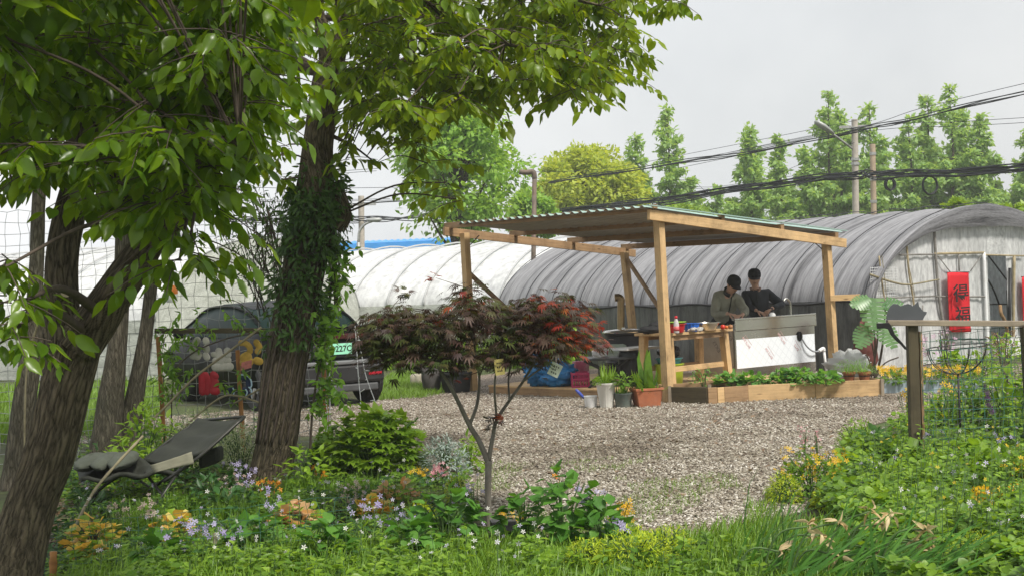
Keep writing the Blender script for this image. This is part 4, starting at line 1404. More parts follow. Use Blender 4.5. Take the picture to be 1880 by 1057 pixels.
t = lathe_thing('basin', 'square sided blue plastic basket beside the red bowl', 'basin', c, [(0, 0), (.085, 0), (.1, .10), (.108, .10), (.108, .108), (.092, .108), (.08, .01), (0, .01)], BLUEP, 28, flute=.05, flutes=14)
c = P(1300, 601, 18.98); c.z = zb
bowl('mixing_bowl', 'wide stainless mixing bowl at the middle of the bench', c, .155, .105, STEEL, .016, foot=.62)
m = MB()
c = P(1276, 606, 18.72); c.z = zb
for i in range(9):
    m.ball(c + Vector((random.uniform(-.08, .10), random.uniform(-.03, .03), .018 + random.uniform(0, .02))), (random.uniform(.02, .045), .02, random.uniform(.012, .024)), 9, 6, noise=.5)
settag(m.build('glove', pmat('grubby_glove', (.42, .40, .37), .9, 0, .4, 30, bump=.6), None, True), 'crumpled grey work gloves lying before the steel bowl', 'gloves')
TOM = pmat('tomato_skin', (.55, .035, .02), .25, 0, .15, 9)
for px, py, r, lab, mt in ((1327, 602, .036, 'ripe red tomato on the right end of the bench', TOM), (1334, 601.5, .028, 'small orange tomato beside the red tomato', pmat('orange_tomato', (.52, .14, .03), .3, 0, .2, 9)), (1341, 600, .034, 'brown onion by the sink corner', pmat('onion_skin', (.34, .15, .06), .4, 0, .3, 14))):
    c = P(px, py, 19.1); c.z = zb + r * .9
    t = thing('tomato' if 'tomato' in lab else 'onion', lab, 'vegetable', c - upz * r * .9)
    m = MB(); m.lathe(c - upz * r * .9, [(0, .002), (r * .5, 0), (r * .95, r * .5), (r, r * .9), (r * .85, r * 1.45), (r * .35, r * 1.72), (0, r * 1.62)], 18, flute=.03, flutes=5); m.build('fruit', mt, t, True)
    m = MB(); m.tube([c + upz * r * .7, c + upz * r * 1.05], .004, 5); m.build('stalk', STEMGREEN, t)
# black bag on the far left of the bench
c = P(1196, 609, 18.75); c.z = zb
m = MB(); m.ball(c + upz * .045, (.16, .11, .055), 22, 12, noise=.35); m.ball(c + upz * .09 + bx * .07, (.085, .08, .055), 18, 10, noise=.35)
settag(m.build('bag', pmat('black_cloth_bag', (.014, .014, .016), .75, 0, .3, 14, bump=.5), None, True), 'slumped black bag on the left end of the bench behind the front post', 'bag')
# second table top left of the bench
lt0 = P(1100, 648, 20); 
# buckets below the bench
c = bp(.42, .40, 0)
t = lathe_thing('bucket', 'tall lime green bucket under the bench', 'bucket', c, [(0, 0), (.15, 0), (.155, .01), (.19, .40), (.2, .40), (.2, .42), (.18, .42), (.145, .02), (0, .02)], pmat('lime_bucket', (.27, .36, .02), .4, 0, .12, 5))
c3 = c + upz * .36
t = lathe_thing('basin', 'teal basin sitting in the lime green bucket', 'basin', c3, [(0, 0), (.12, 0), (.175, .12), (.185, .12), (.185, .135), (.165, .135), (.11, .012), (0, .012)], pmat('dull_teal', (.05, .22, .23), .4, 0, .12, 5))
c4_ = c + upz * .497 
m = MB(); m.ball(c4_ + upz * .08, (.16, .15, .085), 20, 10, noise=.3)
settag(m.build('bag', pmat('black_bin_bag', (.02, .02, .022), .3, 0, .3, 10, bump=.6), None, True), 'black plastic bag stuffed in the teal basin under the bench', 'bag')
c = bp(.30, .95, 0)
lathe_thing('barrel', 'black plastic barrel standing behind the bench', 'barrel', c, [(0, 0), (.2, 0), (.22, .05), (.22, .55), (.2, .6), (0, .6)], BLACKPLASTIC)
m = MB(); m.frame_box(bp(.28, .95, .625), bx * .62, by * .42, upz * .03)
settag(m.build('tray', pmat('pale_tray', (.55, .56, .56), .35, 0, .08, 5), None, bevel=.006), 'pale flat tray lying on the black barrel behind the bench', 'tray')
# ------------------------------------------------------------------ barrel stove
c = Vector((P(1147, 650, 20.9).x, 20.9, .122))
zr = P(1147, 606, 20.9).z - .125
st = thing('barrel_stove', 'squat black barrel stove with a silver lid and brass flue, under the pavilion', 'stove', c)
m = MB(); m.lathe(c, [(0, 0), (.27, 0), (.285, .03), (.285, zr * .32), (.292, zr * .34), (.285, zr * .36), (.285, zr * .66), (.292, zr * .68), (.285, zr * .7), (.285, zr * .9), (.30, zr * .92), (.30, zr * .96), (.27, zr * .97)], 36)
m.build('drum', pmat('sooty_black_paint', (.014, .013, .014), .4, .2, .3, 5, dirt=(.05, .035, .03)), st, True, auto=40)
m = MB(); m.lathe(c + upz * zr * .965, [(.315, 0), (.318, .014), (.29, .035), (.14, .05), (.03, .054), (.03, .075), (0, .078)], 36); m.build('lid', pmat('bright_lid', (.72, .72, .70), .25, .9, .06, 4), st, True, auto=50)
BRASS = pmat('tarnished_brass', (.34, .24, .12), .38, .8, .25, 6, dirt=(.08, .06, .05))
f0 = P(1140, 606, 21.25); f1 = P(1140, 553, 21.25)
m = MB(); m.tube([vert_at(f0, .5), f0, f1], .055, 16); m.build('flue', BRASS, st, True, auto=50)
m = MB(); m.tube(smooth_path([f1 - upz * .02, f1 + upz * .03, f1 + upz * .06 - Vector((.035, 0, 0)), f1 + upz * .06 - Vector((.09, 0, 0))], 6), .058, 16); m.build('elbow', BRASS, st, True, auto=50)

# ------------------------------------------------------------------ low black table, chair, crate, bags on the deck
zd = .126
tc_ = Vector((P(1125, 655, 19.2).x, 19.2, zd)); ztb = P(1125, 655, 19.2).z
ft = thing('folding_table', 'low black folding table with crossed legs on the deck', 'table', tc_)
m = MB(); m.frame_box(Vector((tc_.x + .02, 19.35, ztb - .015)), Vector((.80, .06, 0)), Vector((-.05, .6, 0)), upz * .03); m.build('top', pmat('black_board', (.03, .032, .036), .3, 0, .2, 6), ft, bevel=.004)
for yy in (19.12, 19.6):
    for sgn in (-1, 1):
        m = MB(); m.beam(Vector((tc_.x - .33 * sgn - .02, yy + .02 * sgn, zd)), Vector((tc_.x + .30 * sgn - .10, yy + .02 * sgn, ztb - .03)), .03, .045, Vector((0, 1, 0))); m.build('leg', BLACKMETAL, ft)
for xx in (-.3, .25):
    m = MB(); m.beam(Vector((tc_.x + xx, 19.1, ztb - .05)), Vector((tc_.x + xx, 19.62, ztb - .05)), .02, .025); m.build('rail', BLACKMETAL, ft)
cc = Vector((P(1127, 655, 20.0).x, 19.95, zd))
ch = thing('plastic_chair', 'grey green moulded plastic chair behind the low black table', 'chair', cc)
CHM = pmat('grey_green_plastic', (.30, .34, .28), .45, 0, .08, 6)
rows = []
zc = P(1127, 632, 20.1).z - zd
for i in range(9):
    q = i / 8
    z = .40 + (zc - .40) * q if zc > .5 else .4 + .3 * q
    wv = .21 - .03 * q ** 3 * (1 if q < .9 else 2)
    rows.append([cc + Vector((wv * s_, .20 + .08 * q - .06 * s_ * s_, z)) for s_ in np.linspace(-1, 1, 9)])
m = MB(); m.grid(rows); m.build('backrest', CHM, ch, True, solid=.012)
m = MB(); m.grid([[cc + Vector((.22 * s_, -.2 + .4 * q, .40 - .02 * math.cos(s_ * 1.5) + .02 * q * q)) for s_ in np.linspace(-1, 1, 7)] for q in np.linspace(0, 1, 7)]); m.build('seat', CHM, ch, True, solid=.014)
for sx_, sy_ in ((-1, -1), (1, -1), (-1, 1), (1, 1)):
    m = MB(); m.beam(cc + Vector((.19 * sx_, .17 * sy_, .39)), cc + Vector((.22 * sx_, .21 * sy_, 0)), .04, .03, (0, 1, 0), taper=.7); m.build('leg', CHM, ch)
# crate
cr0 = Vector((P(1066, 712, 19.4).x, 19.45, zd))
PINK = pmat('magenta_plastic', (.42, .03, .11), .4, 0, .1, 7)
ct = thing('crate', 'small magenta slotted plastic crate on the deck by the blue bags', 'crate', cr0)
m = MB(); cw, cd_, chh = .24, .30, .20
for zz, hh in ((.012, .024), (chh * .55, .02), (chh - .015, .03)):
    for sgn in (-1, 1):
        m.box(cr0 + Vector((0, sgn * cd_ / 2, zz)), (cw, .012, hh)); m.box(cr0 + Vector((sgn * cw / 2, 0, zz)), (.012, cd_ - .012, hh))
for i in range(7):
    x = -cw / 2 + .012 + i * (cw - .024) / 6
    for sgn in (-1, 1):
        m.box(cr0 + Vector((x, sgn * (cd_ / 2 - .0005), chh / 2)), (.014, .008, chh - .01))
for i in range(8):
    y = -cd_ / 2 + .012 + i * (cd_ - .024) / 7
    for sgn in (-1, 1):
        m.box(cr0 + Vector((sgn * (cw / 2 - .0005), y, chh / 2)), (.008, .014, chh - .01))
m.box(cr0 + upz * .006, (cw - .02, cd_ - .02, .01)); m.build('basket', PINK, ct)
m = MB()
for i in range(5):
    m.ball(cr0 + Vector((-.08 + i * .04, -.09 + .02 * (i % 2), .05)), (.025, .025, .028), 10, 7)
settag(m.build('onion', pmat('pale_onion', (.55, .42, .2), .4, 0, .2, 10), None, True), 'pale onions lying inside the magenta crate', 'onions')
# blue bags
BLUEBAG = pmat('blue_sheeting', (.03, .20, .46), .28, 0, .25, 4, bump=.9, bdist=.05, trans=.1)
for px, py, d, r, lab, g_ in ((990, 690, 19.9, (.20, .18, .24), 'upright crumpled blue plastic bag on the deck behind the maple', None), (1026, 697, 19.7, (.26, .2, .17), 'wide slumped blue plastic bag next to the magenta crate', None)):
    c = Vector((P(px, py, d).x, d, zd + r[2] * .93))
    m = MB(); m.ball(c, r, 40, 24, noise=.38)
    for v in range(len(m.v)):
        x, y, z = m.v[v]; m.v[v] = (x + .02 * mnoise.noise(Vector((x * 14, y * 14, z * 14))), y + .03 * mnoise.noise(Vector((x * 9 + 5, y * 9, z * 9))), max(zd + .001, z))
    t = thing('bag', lab, 'bag', vert_at(c, zd)); m.build('sack', BLUEBAG, t, True)
    m = MB(); m.lathe(c + upz * r[2] * .85, [(.03, 0), (.02, .03), (.045, .08), (.03, .085)], 14, flute=.25, flutes=6); m.build('tied_neck', BLUEBAG, t, True)
# parcels piled between the crate and the stove
for i, (px, py, d, s, col, lab) in enumerate(((1096, 648, 19.9, (.16, .1, .05), (.62, .6, .6), 'white packet leaning on the low black table'), (1104, 636, 20.1, (.13, .08, .12), (.5, .03, .05), 'red packet leaning beside the plastic chair'), (1066, 672, 20.0, (.17, .14, .11), (.45, .1, .17), 'pinkish carton behind the magenta crate'))):
    c = P(px, py, d)
    m = MB()
    if i == 2:
        m.box((c.x, c.y, zd + .16), (.2, .16, .32), .3)
    elif i == 0:
        m.frame_box(Vector((c.x, 19.33, ztb + .055)), Vector((.20, .02, .03)), Vector((0, .10, .02)), Vector((-.01, -.01, .10)))
    else:
        m.frame_box(Vector((c.x, 19.48, ztb + .085)), Vector((.13, .02, .02)), Vector((0, .07, 0)), Vector((.04, 0, .16)))
    settag(m.build('packet', pmat('packet_%d' % i, col, .5, 0, .2, 12, dirt=(.6, .58, .55), dirt_amt=.6), None, bevel=.012), lab, 'packet')
# black tub and round pot at the left end of the deck
c = G(838, 719)
t = lathe_thing('planter', 'large black rubber tub on the ground left of the deck', 'tub', c, [(0, 0), (.19, 0), (.2, .02), (.235, .27), (.25, .27), (.25, .30), (.22, .30), (.19, .05), (0, .05)], pmat('black_rubber', (.02, .021, .022), .6, 0, .3, 8))
c = G(793, 719)
t = lathe_thing('planter', 'round dark grey clay pot beside the black tub', 'pot', c, [(0, 0), (.09, 0), (.13, .08), (.15, .2), (.15, .33), (.13, .36), (.115, .36), (.12, .3), (0, .28)], pmat('grey_clay', (.10, .092, .088), .8, 0, .25, 8))
c = G(766, 706); c.z = .0
m = MB(); m.lathe(c, [(0, 0), (.09, 0), (.11, .03), (.11, .15), (.09, .18), (0, .19)], 30, flute=.12, flutes=5)
t = thing('garden_stool', 'small cream lobed stool at the edge of the verge', 'stool', c); m.build('seat', pmat('cream_plastic', (.50, .46, .36), .6, 0, .12, 6), t, True)
m = MB(); m.ball(c + upz * .26 + Vector((.03, 0, 0)), (.08, .07, .07), 16, 10, noise=.3)
settag(m.build('rag', pmat('dark_rag', (.05, .035, .035), .9, 0, .3, 16), None, True), 'dark crumpled rag on the cream stool', 'rag')
# ------------------------------------------------------------------ potted plants in front of the deck
def blades(lb, c, n, h, spread, width=1.6, mi=0, lean=(0, 0, 0), tpl=None, zl=.75):
    d = rdir(n, .2, 1); d[:, 2] = RNG.uniform(zl, 1.2, n)
    pos = np.array(c)[None] + np.c_[RNG.normal(0, spread, (n, 2)), np.zeros(n)]
    d[:, :2] *= 1.0
    ax = d + np.array(lean)[None]
    nr = np.c_[-ax[:, 0], -ax[:, 1], np.full(n, .6)]
    lb.put(tpl or T_BLADE, pos, ax, -nr, RNG.uniform(.6, 1.1, n) * h, mi, width)
def tuft(lb, c, n, r, size, tpl=T_LEAF, mi=0, up=.5, flat=.8):
    """dome of leaves on a plant"""
    d = rdir(n, -.1, 1)
    p = np.array(c)[None] + d * np.array(r)[None] * (RNG.uniform(.35, 1, n) ** .5)[:, None]
    lb.put(tpl, p, d * np.array([1, 1, .3]) + rdir(n) * .6, np.array([0, 0, 1.]) * flat + d * .5 + rdir(n) * .3, RNG.uniform(.6, 1.2, n) * size, mi)
def stems(m, c, n, r, h, rr=.004, zf=.9):
    for i in range(n):
        a = random.uniform(0, 6.28); q = random.uniform(.2, 1)
        e = Vector(c) + Vector((r * q * math.cos(a), r * q * math.sin(a), h * random.uniform(.6, zf)))
        m.tube(smooth_path([Vector(c) + Vector((math.cos(a), math.sin(a), 0)) * r * .15, (Vector(c) + e) / 2 + Vector((0, 0, h * .12)), e], 3), rr, 4)

def potted(label, c, prof, mat, plantf, leafmats, name='flower_pot', cat='potted plant', extra=None, square=None, **kw):
    t = thing(name, label, cat, c)
    m = MB()
    if square:
        w, dd, h, tp, rz = square
        ca, sa = math.cos(rz), math.sin(rz)
        def ring(k, z): return [c + Vector((ca * x * w * k - sa * y * dd * k, sa * x * w * k + ca * y * dd * k, z)) for x, y in ((-.5, -.5), (.5, -.5), (.5, .5), (-.5, .5))]
        rings = [ring(tp, 0), ring(1, h - .03), ring(1.07, h - .03), ring(1.07, h), ring(.95, h), ring(.93, h - .05)]
        v = [q for r in rings for q in r]
        f = [(i * 4 + j, i * 4 + (j + 1) % 4, (i + 1) * 4 + (j + 1) % 4, (i + 1) * 4 + j) for i in range(5) for j in range(4)] + [(3, 2, 1, 0), (20, 21, 22, 23)]
        m.add(v, f); m.build('pot', mat, t, bevel=.006)
        top = h - .05; rr = w * .42
        m = MB(); m.box(c + upz * (h - .045), (w * .85, dd * .85, .02), rz); m.build('soil', SOIL, t)
    else:
        m.lathe(c, prof, 40, **kw); m.build('pot', mat, t, True, auto=50)
        top = max(z for r, z in prof) - .03; rr = max(r for r, z in prof) * .85
        m = MB(); m.lathe(c + upz * (top - .03), [(rr, 0), (rr, .02), (0, .026)], 20); m.build('soil', SOIL, t)
    lb = LB(); plantf(lb, c + upz * top, rr)
    lb.build('leaves', leafmats, t)
    return t
c = G(1114, 748)
potted('white fluted pot of bright spiky plants, tallest of the pots before the deck', c, [(0, 0), (.075, 0), (.08, .02), (.115, .28), (.125, .29), (.125, .31), (.108, .31), (.10, .27), (0, .26)], pmat('white_glaze', (.66, .65, .60), .35, 0, .08, 8, dirt=(.42, .40, .33), dirt_amt=.5),
       lambda lb, c, r: (blades(lb, c, 26, .27, .03, 3.2, 0, (.35, 0, 0)), tuft(lb, c + Vector((-.07, -.03, .02)), 240, (.09, .08, .10), .03, T_LEAF), blades(lb, c + Vector((-.05, 0, 0)), 18, .16, .03, 2.5, 0, (-.3, 0, 0))), [LEAFBRIGHT], flute=.035, flutes=22, twist=3)
c = G(1145, 747)
potted('squat grey green pot with a few pale leaves, between the white and the terracotta pots', c, [(0, 0), (.09, 0), (.095, .02), (.115, .16), (.12, .165), (.12, .18), (.106, .18), (.10, .14), (0, .14)], pmat('grey_green_pot', (.11, .14, .125), .6, 0, .2, 7, dirt=(.28, .2, .15), dirt_amt=.5),
       lambda lb, c, r: (blades(lb, c, 14, .20, .03, 5, 0), tuft(lb, c + upz * .12, 90, (.15, .12, .14), .08, T_LEAF)), [LEAFGREEN])
c = G(1188, 745)
potted('square terracotta planter with broad strappy leaves by the foot of the front post', c, None, TERRACOTTA,
       lambda lb, c, r: (blades(lb, c, 22, .32, .06, 7, 0, (0, 0, 0)), blades(lb, c + Vector((.05, 0, 0)), 5, .52, .02, 7, 0, (0, 0, 1.5)), blades(lb, c, 26, .24, .08, 4, 0, (-.4, 0, -.2), zl=.2), blades(lb, c, 16, .2, .08, 4, 0, (.5, 0, -.3), zl=.2)), [LEAFGREEN, LEAFBRIGHT], square=(.34, .26, .23, .80, .25))
c = G(1085, 748)
t = thing('bucket', 'small white bucket with an upright blue brush handle, leftmost before the deck', 'bucket', c)
m = MB(); m.lathe(c, [(0, 0), (.066, 0), (.07, .01), (.085, .14), (.09, .14), (.09, .15), (.08, .15), (.065, .01), (0, .01)], 28); m.build('pail', WHITEPLASTIC, t, True, auto=50)
t = thing('brush', 'blue handled brush standing in the small white bucket', 'brush', c + upz * .02)
b0, b1 = c + Vector((.02, .01, .012)), P(1057, 714, c.y)
m = MB(); m.tube([b0.lerp(b1, q) for q in (.45, .6, .85, 1)], [.012, .019, .021, .014], 10); m.build('handle', pmat('blue_handle', (.05, .08, .36), .35, 0, .1, 8), t, True)
m = MB(); m.tube([b0, b0.lerp(b1, .48)], .01, 8); m.ball(b0 + upz * .03, (.025, .025, .03), 10, 7); m.build('bristles', PALESTEM, t, True)
c = G(1213, 722)
lathe_thing('jug', 'teal plastic jug standing behind the terracotta planter', 'jug', c, [(0, 0), (.06, 0), (.065, .02), (.06, .16), (.045, .20), (.05, .25), (.04, .25), (.03, .2), (0, .19)], pmat('pale_teal', (.20, .42, .44), .35, 0, .08, 6), bodyname='vessel')

# ------------------------------------------------------------------ raised timber bed on the right
RB0, RB1, RB2, RB3 = G(1229, 739), G(1300, 741), G(1374, 736), G(1621, 726)
rb = thing('raised_bed', 'long raised planting bed of mixed pine and dark boards before the sink', 'planter', RB0)
hb = .20
segs = [(RB0, RB1, DARKWOOD), (RB1, G(1317, 740), PINE2), (G(1317, 740), G(1330, 739), PINE), (G(1330, 739), RB2, PINE2), (RB2, G(1497, 731), PINE), (G(1497, 731), RB3, PINE)]
for a, b, mt in segs:
    dr = (b - a).normalized()
    m = MB(); m.beam(a + upz * hb / 2 + dr * .002, b + upz * hb / 2 - dr * .002, .035, hb + random.uniform(-.012, .01)); m.build('board', mt, rb, bevel=.003)
bk = Vector((-.12, 1, 0)).normalized()
wbed = .55
for a in (RB0, RB3):
    m = MB(); m.beam(a + upz * hb / 2 + bk * .02, a + bk * wbed + upz * hb / 2, .035, hb); m.build('board', PINE2, rb, bevel=.003)
m = MB(); m.beam(RB0 + bk * wbed + upz * hb / 2, RB3 + bk * wbed + upz * hb / 2, .035, hb); m.build('board', PINE2, rb, bevel=.003)
for q in (.001, .19, .995):
    a = RB0.lerp(RB3, q) - bk * .028
    m = MB(); m.beam(vert_at(a, 0), vert_at(a, hb + .015), .03, .04, (1, 0, 0)); m.build('stake', GREYWOOD, rb)
m = MB(); m.add([RB0 + upz * (hb - .05), RB3 + upz * (hb - .05), RB3 + bk * wbed + upz * (hb - .05), RB0 + bk * wbed + upz * (hb - .05)], [(0, 1, 2, 3)]); m.build('soil', SOIL, rb)
names = ['short leafy plant by the bench leg in the raised bed', 'bushy seedling in front of the left sink corner', 'round leaved plant below the film panel', 'low plant in the middle of the raised bed', 'broad leaved plant under the sink panel', 'tall leggy plant left of the white pipe', 'leafy plant at the foot of the white pipe', 'small plant before the right post']
BEDL = leafmat('bed_leaf', [(.09, .24, .04), (.14, .31, .06), (.18, .36, .09), (.10, .26, .06)])
for i, px in enumerate((1303, 1352, 1390, 1418, 1448, 1478, 1502, 1530)):
    c = G(px, 733).lerp(G(px, 733) + bk * .3, .8); c.z = hb - .05
    h = (.22, .15, .12, .12, .15, .20, .15, .14)[i]
    t = thing('bed_plant', names[i], 'plant', c)
    m = MB(); stems(m, c, 9, .14, h, .004); m.build('stem', STEMGREEN, t)
    lb = LB(); tuft(lb, c + upz * .04, 110, (.19, .16, h), .075 if i % 3 else .05, T_ROUND if i % 3 else T_LEAF, 0); lb.build('leaves', [BEDL], t)
FERN = leafmat('fern_green', [(.10, .25, .03), (.16, .33, .05), (.20, .38, .07)])
for i, (px, lab) in enumerate(((1577, 'small terracotta pot of feathery fern on the raised bed, nearer the post'), (1606, 'small terracotta pot of feathery fern at the right end of the raised bed'))):
    c = G(px, 727) + bk * .32; c.z = hb - .05
    potted(lab, c, [(0, 0), (.055, 0), (.075, .11), (.085, .11), (.085, .14), (.07, .14), (.065, .1), (0, .1)], TERRACOTTA,
           lambda lb, c, r: (tuft(lb, c + Vector((-.04, 0, .02)), 420, (.20, .16, .16), .03, T_NARROW), blades(lb, c, 40, .22, .03, 1.2, 0, (0, 0, -.2), zl=.2)), [FERN])
m = MB(); a, b = G(1526, 724) + upz * .22 + bk * .3, G(1568, 722) + upz * .2 + bk * .3
m.tube(smooth_path([a, a.lerp(b, .5) + upz * .05, b], 5), .022, 9)
settag(m.build('pipe_offcut', pmat('grey_pipe', (.30, .31, .31), .5, 0, .1, 6), None, True), 'grey pipe offcut lying among the bed plants', 'pipe')
# monstera
c = Vector((P(1603, 690, 19.6).x, 19.6, 0))
mo = thing('monstera_plant', 'tall monstera with big split leaves against the greenhouse corner', 'plant', c)
m = MB()
lt = LB()
def mon_leaf(lb, p, ax, nr, size):
    """a notched heart leaf from overlapping finger lobes on one midrib"""
    k = 9; v = [[0, 0, 0]]; f = []
    spine = [[0, q, .05 - .16 * q * q] for q in np.linspace(0, 1, k)]
    vs = list(spine)
    for s in (-1, 1):
        for i in range(k - 1):
            w = .46 * math.sin(math.pi * min(1, (i + .9) / k * .92 + .12)) ** .7
            y = spine[i][1]
            b = len(vs)
            vs += [[s * w * .95, y - .075 + .16 * (i / k), -.25 * w], [s * w * .95, y + .03 + .16 * (i / k), -.25 * w]]
            f.append([i, b, b + 1, i + 1][::s])
    tpl = (np.array(vs, float), [np.array(f)])
    lb.put(tpl, [p], [ax], [nr], size)
for px, py, s, dx, dz in ((1606, 556, .44, -.15, -.9), (1622, 602, .36, .30, -.9), (1592, 606, .34, -.45, -.8), (1596, 556, .30, -.9, -.25), (1626, 560, .30, .7, -.35)):
    q = P(px, py - 8, 19.5)
    m.tube(smooth_path([c + Vector((random.uniform(-.04, .04), 0, .02)), c.lerp(q, .5) + Vector((.05, 0, .02)), q], 5), .012, 6)
    mon_leaf(lt, q, (dx, -.35, dz), (dx * .3, -1, .55), s)
for px, py in ((1650, 655), (1655, 690), (1590, 650)):
    q = P(px, py, 19.5); m.tube(smooth_path([c + upz * .1, c.lerp(q, .5) + upz * .1, q], 4), .01, 5)
m.build('stem', TWIG, mo, True)
lt.build('leaves', [leafmat('monstera_leaf', [(.10, .22, .09), (.16, .30, .13), (.13, .26, .11)], rough=.3)], mo)
m = MB(); m.ball(Vector((P(1560, 650, 19.9).x, 20.0, .22)), (.30, .2, .20), 30, 18, noise=.45)
settag(m.build('sheeting', FILM, None, True), 'crumpled pale plastic sheeting heaped by the greenhouse corner', 'sheeting')
m = MB(); m.ball(Vector((P(1592, 640, 20.6).x, 20.7, .35)), (.17, .12, .42), 20, 14, noise=.35)
settag(m.build('sack', pmat('dark_red_sack', (.12, .035, .03), .6, 0, .4, 6, bump=.6), None, True), 'dark red sack slumped behind the monstera', 'sack')

# pansy troughs
PANSY = pmat('trough_blue', (.32, .40, .46), .5, 0, .1, 5, dirt=(.3, .3, .26))
YEL = leafmat('yellow_petal', [(.75, .45, .01), (.80, .55, .02), (.70, .36, .01), (.8, .62, .08)], trans=.3, tcol=(1.1, 1.0, .8))
for i, (px, lab) in enumerate(((1650, 'pale blue trough of yellow pansies beside the raised bed, left of the fence post'), (1716, 'pale blue trough of yellow pansies right behind the fence post'), (1782, 'trough of yellow pansies under the red banner'))):
    c = G(px, 722); c.y += .15
    t = thing('flower_trough', lab, 'planter', c, 'pansy troughs')
    m = MB(); w = .40; m.box(c + upz * .075, (w, .2, .15)); m.build('trough', PANSY, t, bevel=.008)
    lb = LB(); tuft(lb, c + upz * .14, 320, (w * .56, .16, .14), .06, T_LEAF, 0)
    for k_ in range(34):
        pass
    lb.build('leaves', [LEAFGREEN], t)
    lb = LB(); p = np.array(c)[None] + np.c_[RNG.uniform(-w * .52, w * .52, 46), RNG.uniform(-.16, .16, 46), RNG.uniform(.22, .33, 46)]
    lb.put(T_FLOWER, p, rdir(46) * .4 + np.array([0, .2, 1]), np.array([0, -1, .4]) + rdir(46) * .3, .032, 0)
    lb.build('flowers', [YEL], t)
# pot on the right below the doorway, and small shrubs beside
c = G(1752, 712); c.z = 0
potted('pinkish terracotta pot with a young leafy plant below the greenhouse doorway', G(1752, 717), [(0, 0), (.075, 0), (.10, .18), (.112, .18), (.112, .21), (.095, .21), (.09, .16), (0, .16)], pmat('pink_clay', (.42, .20, .15), .8, 0, .15, 7),
       lambda lb, c, r: (tuft(lb, c + upz * .1, 90, (.16, .14, .22), .10, T_BROAD),), [LEAFBRIGHT])
for px, py, hh, rr, lab in ((1845, 705, .55, .30, 'leafy shrub at the right edge below the doorway'), (1800, 715, .38, .25, 'low leafy shrub between the clay pot and the right edge'), (1690, 700, .5, .12, 'slender shrub with pink blossom behind the fence post'), (1735, 700, .55, .14, 'loose pink flowered shrub in front of the red banner')):
    c = G(px, py)
    t = thing('shrub', lab, 'shrub', c)
    m = MB(); stems(m, c, 14, rr * .8, hh * 1.25, .005, 1); m.build('stem', TWIG, t)
    lb = LB(); n = 260 if 'leafy' in lab else 110
    tuft(lb, c + upz * hh * .25, n, (rr, rr * .8, hh), .09 if 'leafy' in lab else .05, T_LEAF)
    mats = [LEAFGREEN, LEAFBRIGHT]
    lb.build('leaves', [LEAFBRIGHT if 'leafy' in lab else LEAFGREEN], t)
    if 'pink' in lab:
        lb = LB(); p = np.array(c)[None] + np.c_[RNG.uniform(-rr, rr, 14), RNG.uniform(-.1, .1, 14), RNG.uniform(hh * .6, hh * 1.25, 14)]
        lb.put(T_FLOWER, p, rdir(14) + np.array([0, 0, .4]), np.array([0, -1, .3]) + rdir(14) * .4, .045)
        lb.build('blossom', [leafmat('pink_petal', [(.62, .38, .52), (.7, .5, .6), (.55, .3, .5)], trans=.3, tcol=(1, 1, 1))], t)
# dead vine and dry plant in the greenhouse doorway
t = thing('dry_plant', 'dried brown plant tied up in the greenhouse doorway', 'plant', TG.onend(1838, 690, .1))
m = MB()
q0 = TG.onend(1842, 605, .15)
m.tube(smooth_path([TG.onend(1852, 620, .1), TG.onend(1845, 590, .14), TG.onend(1838, 575, .15), TG.onend(1836, 560, .12)], 4), [.03] * 8 + [.04, .045, .05, .05, .04], 7) if False else m.tube(smooth_path([TG.onend(1852, 620, .1), TG.onend(1845, 590, .14), TG.onend(1838, 575, .15), TG.onend(1836, 560, .12)], 4), .03, 7)
for i in range(60):
    a = TG.onend(random.uniform(1822, 1856), random.uniform(612, 672), .15 + random.uniform(-.08, .12))
    m.tube(smooth_path([a, a + Vector((random.uniform(-.15, .15), random.uniform(-.1, .1), random.uniform(-.02, .12))), a + Vector((random.uniform(-.25, .25), random.uniform(-.1, .1), random.uniform(-.22, .1)))], 4), .006, 4)
m.build('stem', pmat('dry_stem', (.24, .15, .075), .9, 0, .4, 14), t, True)

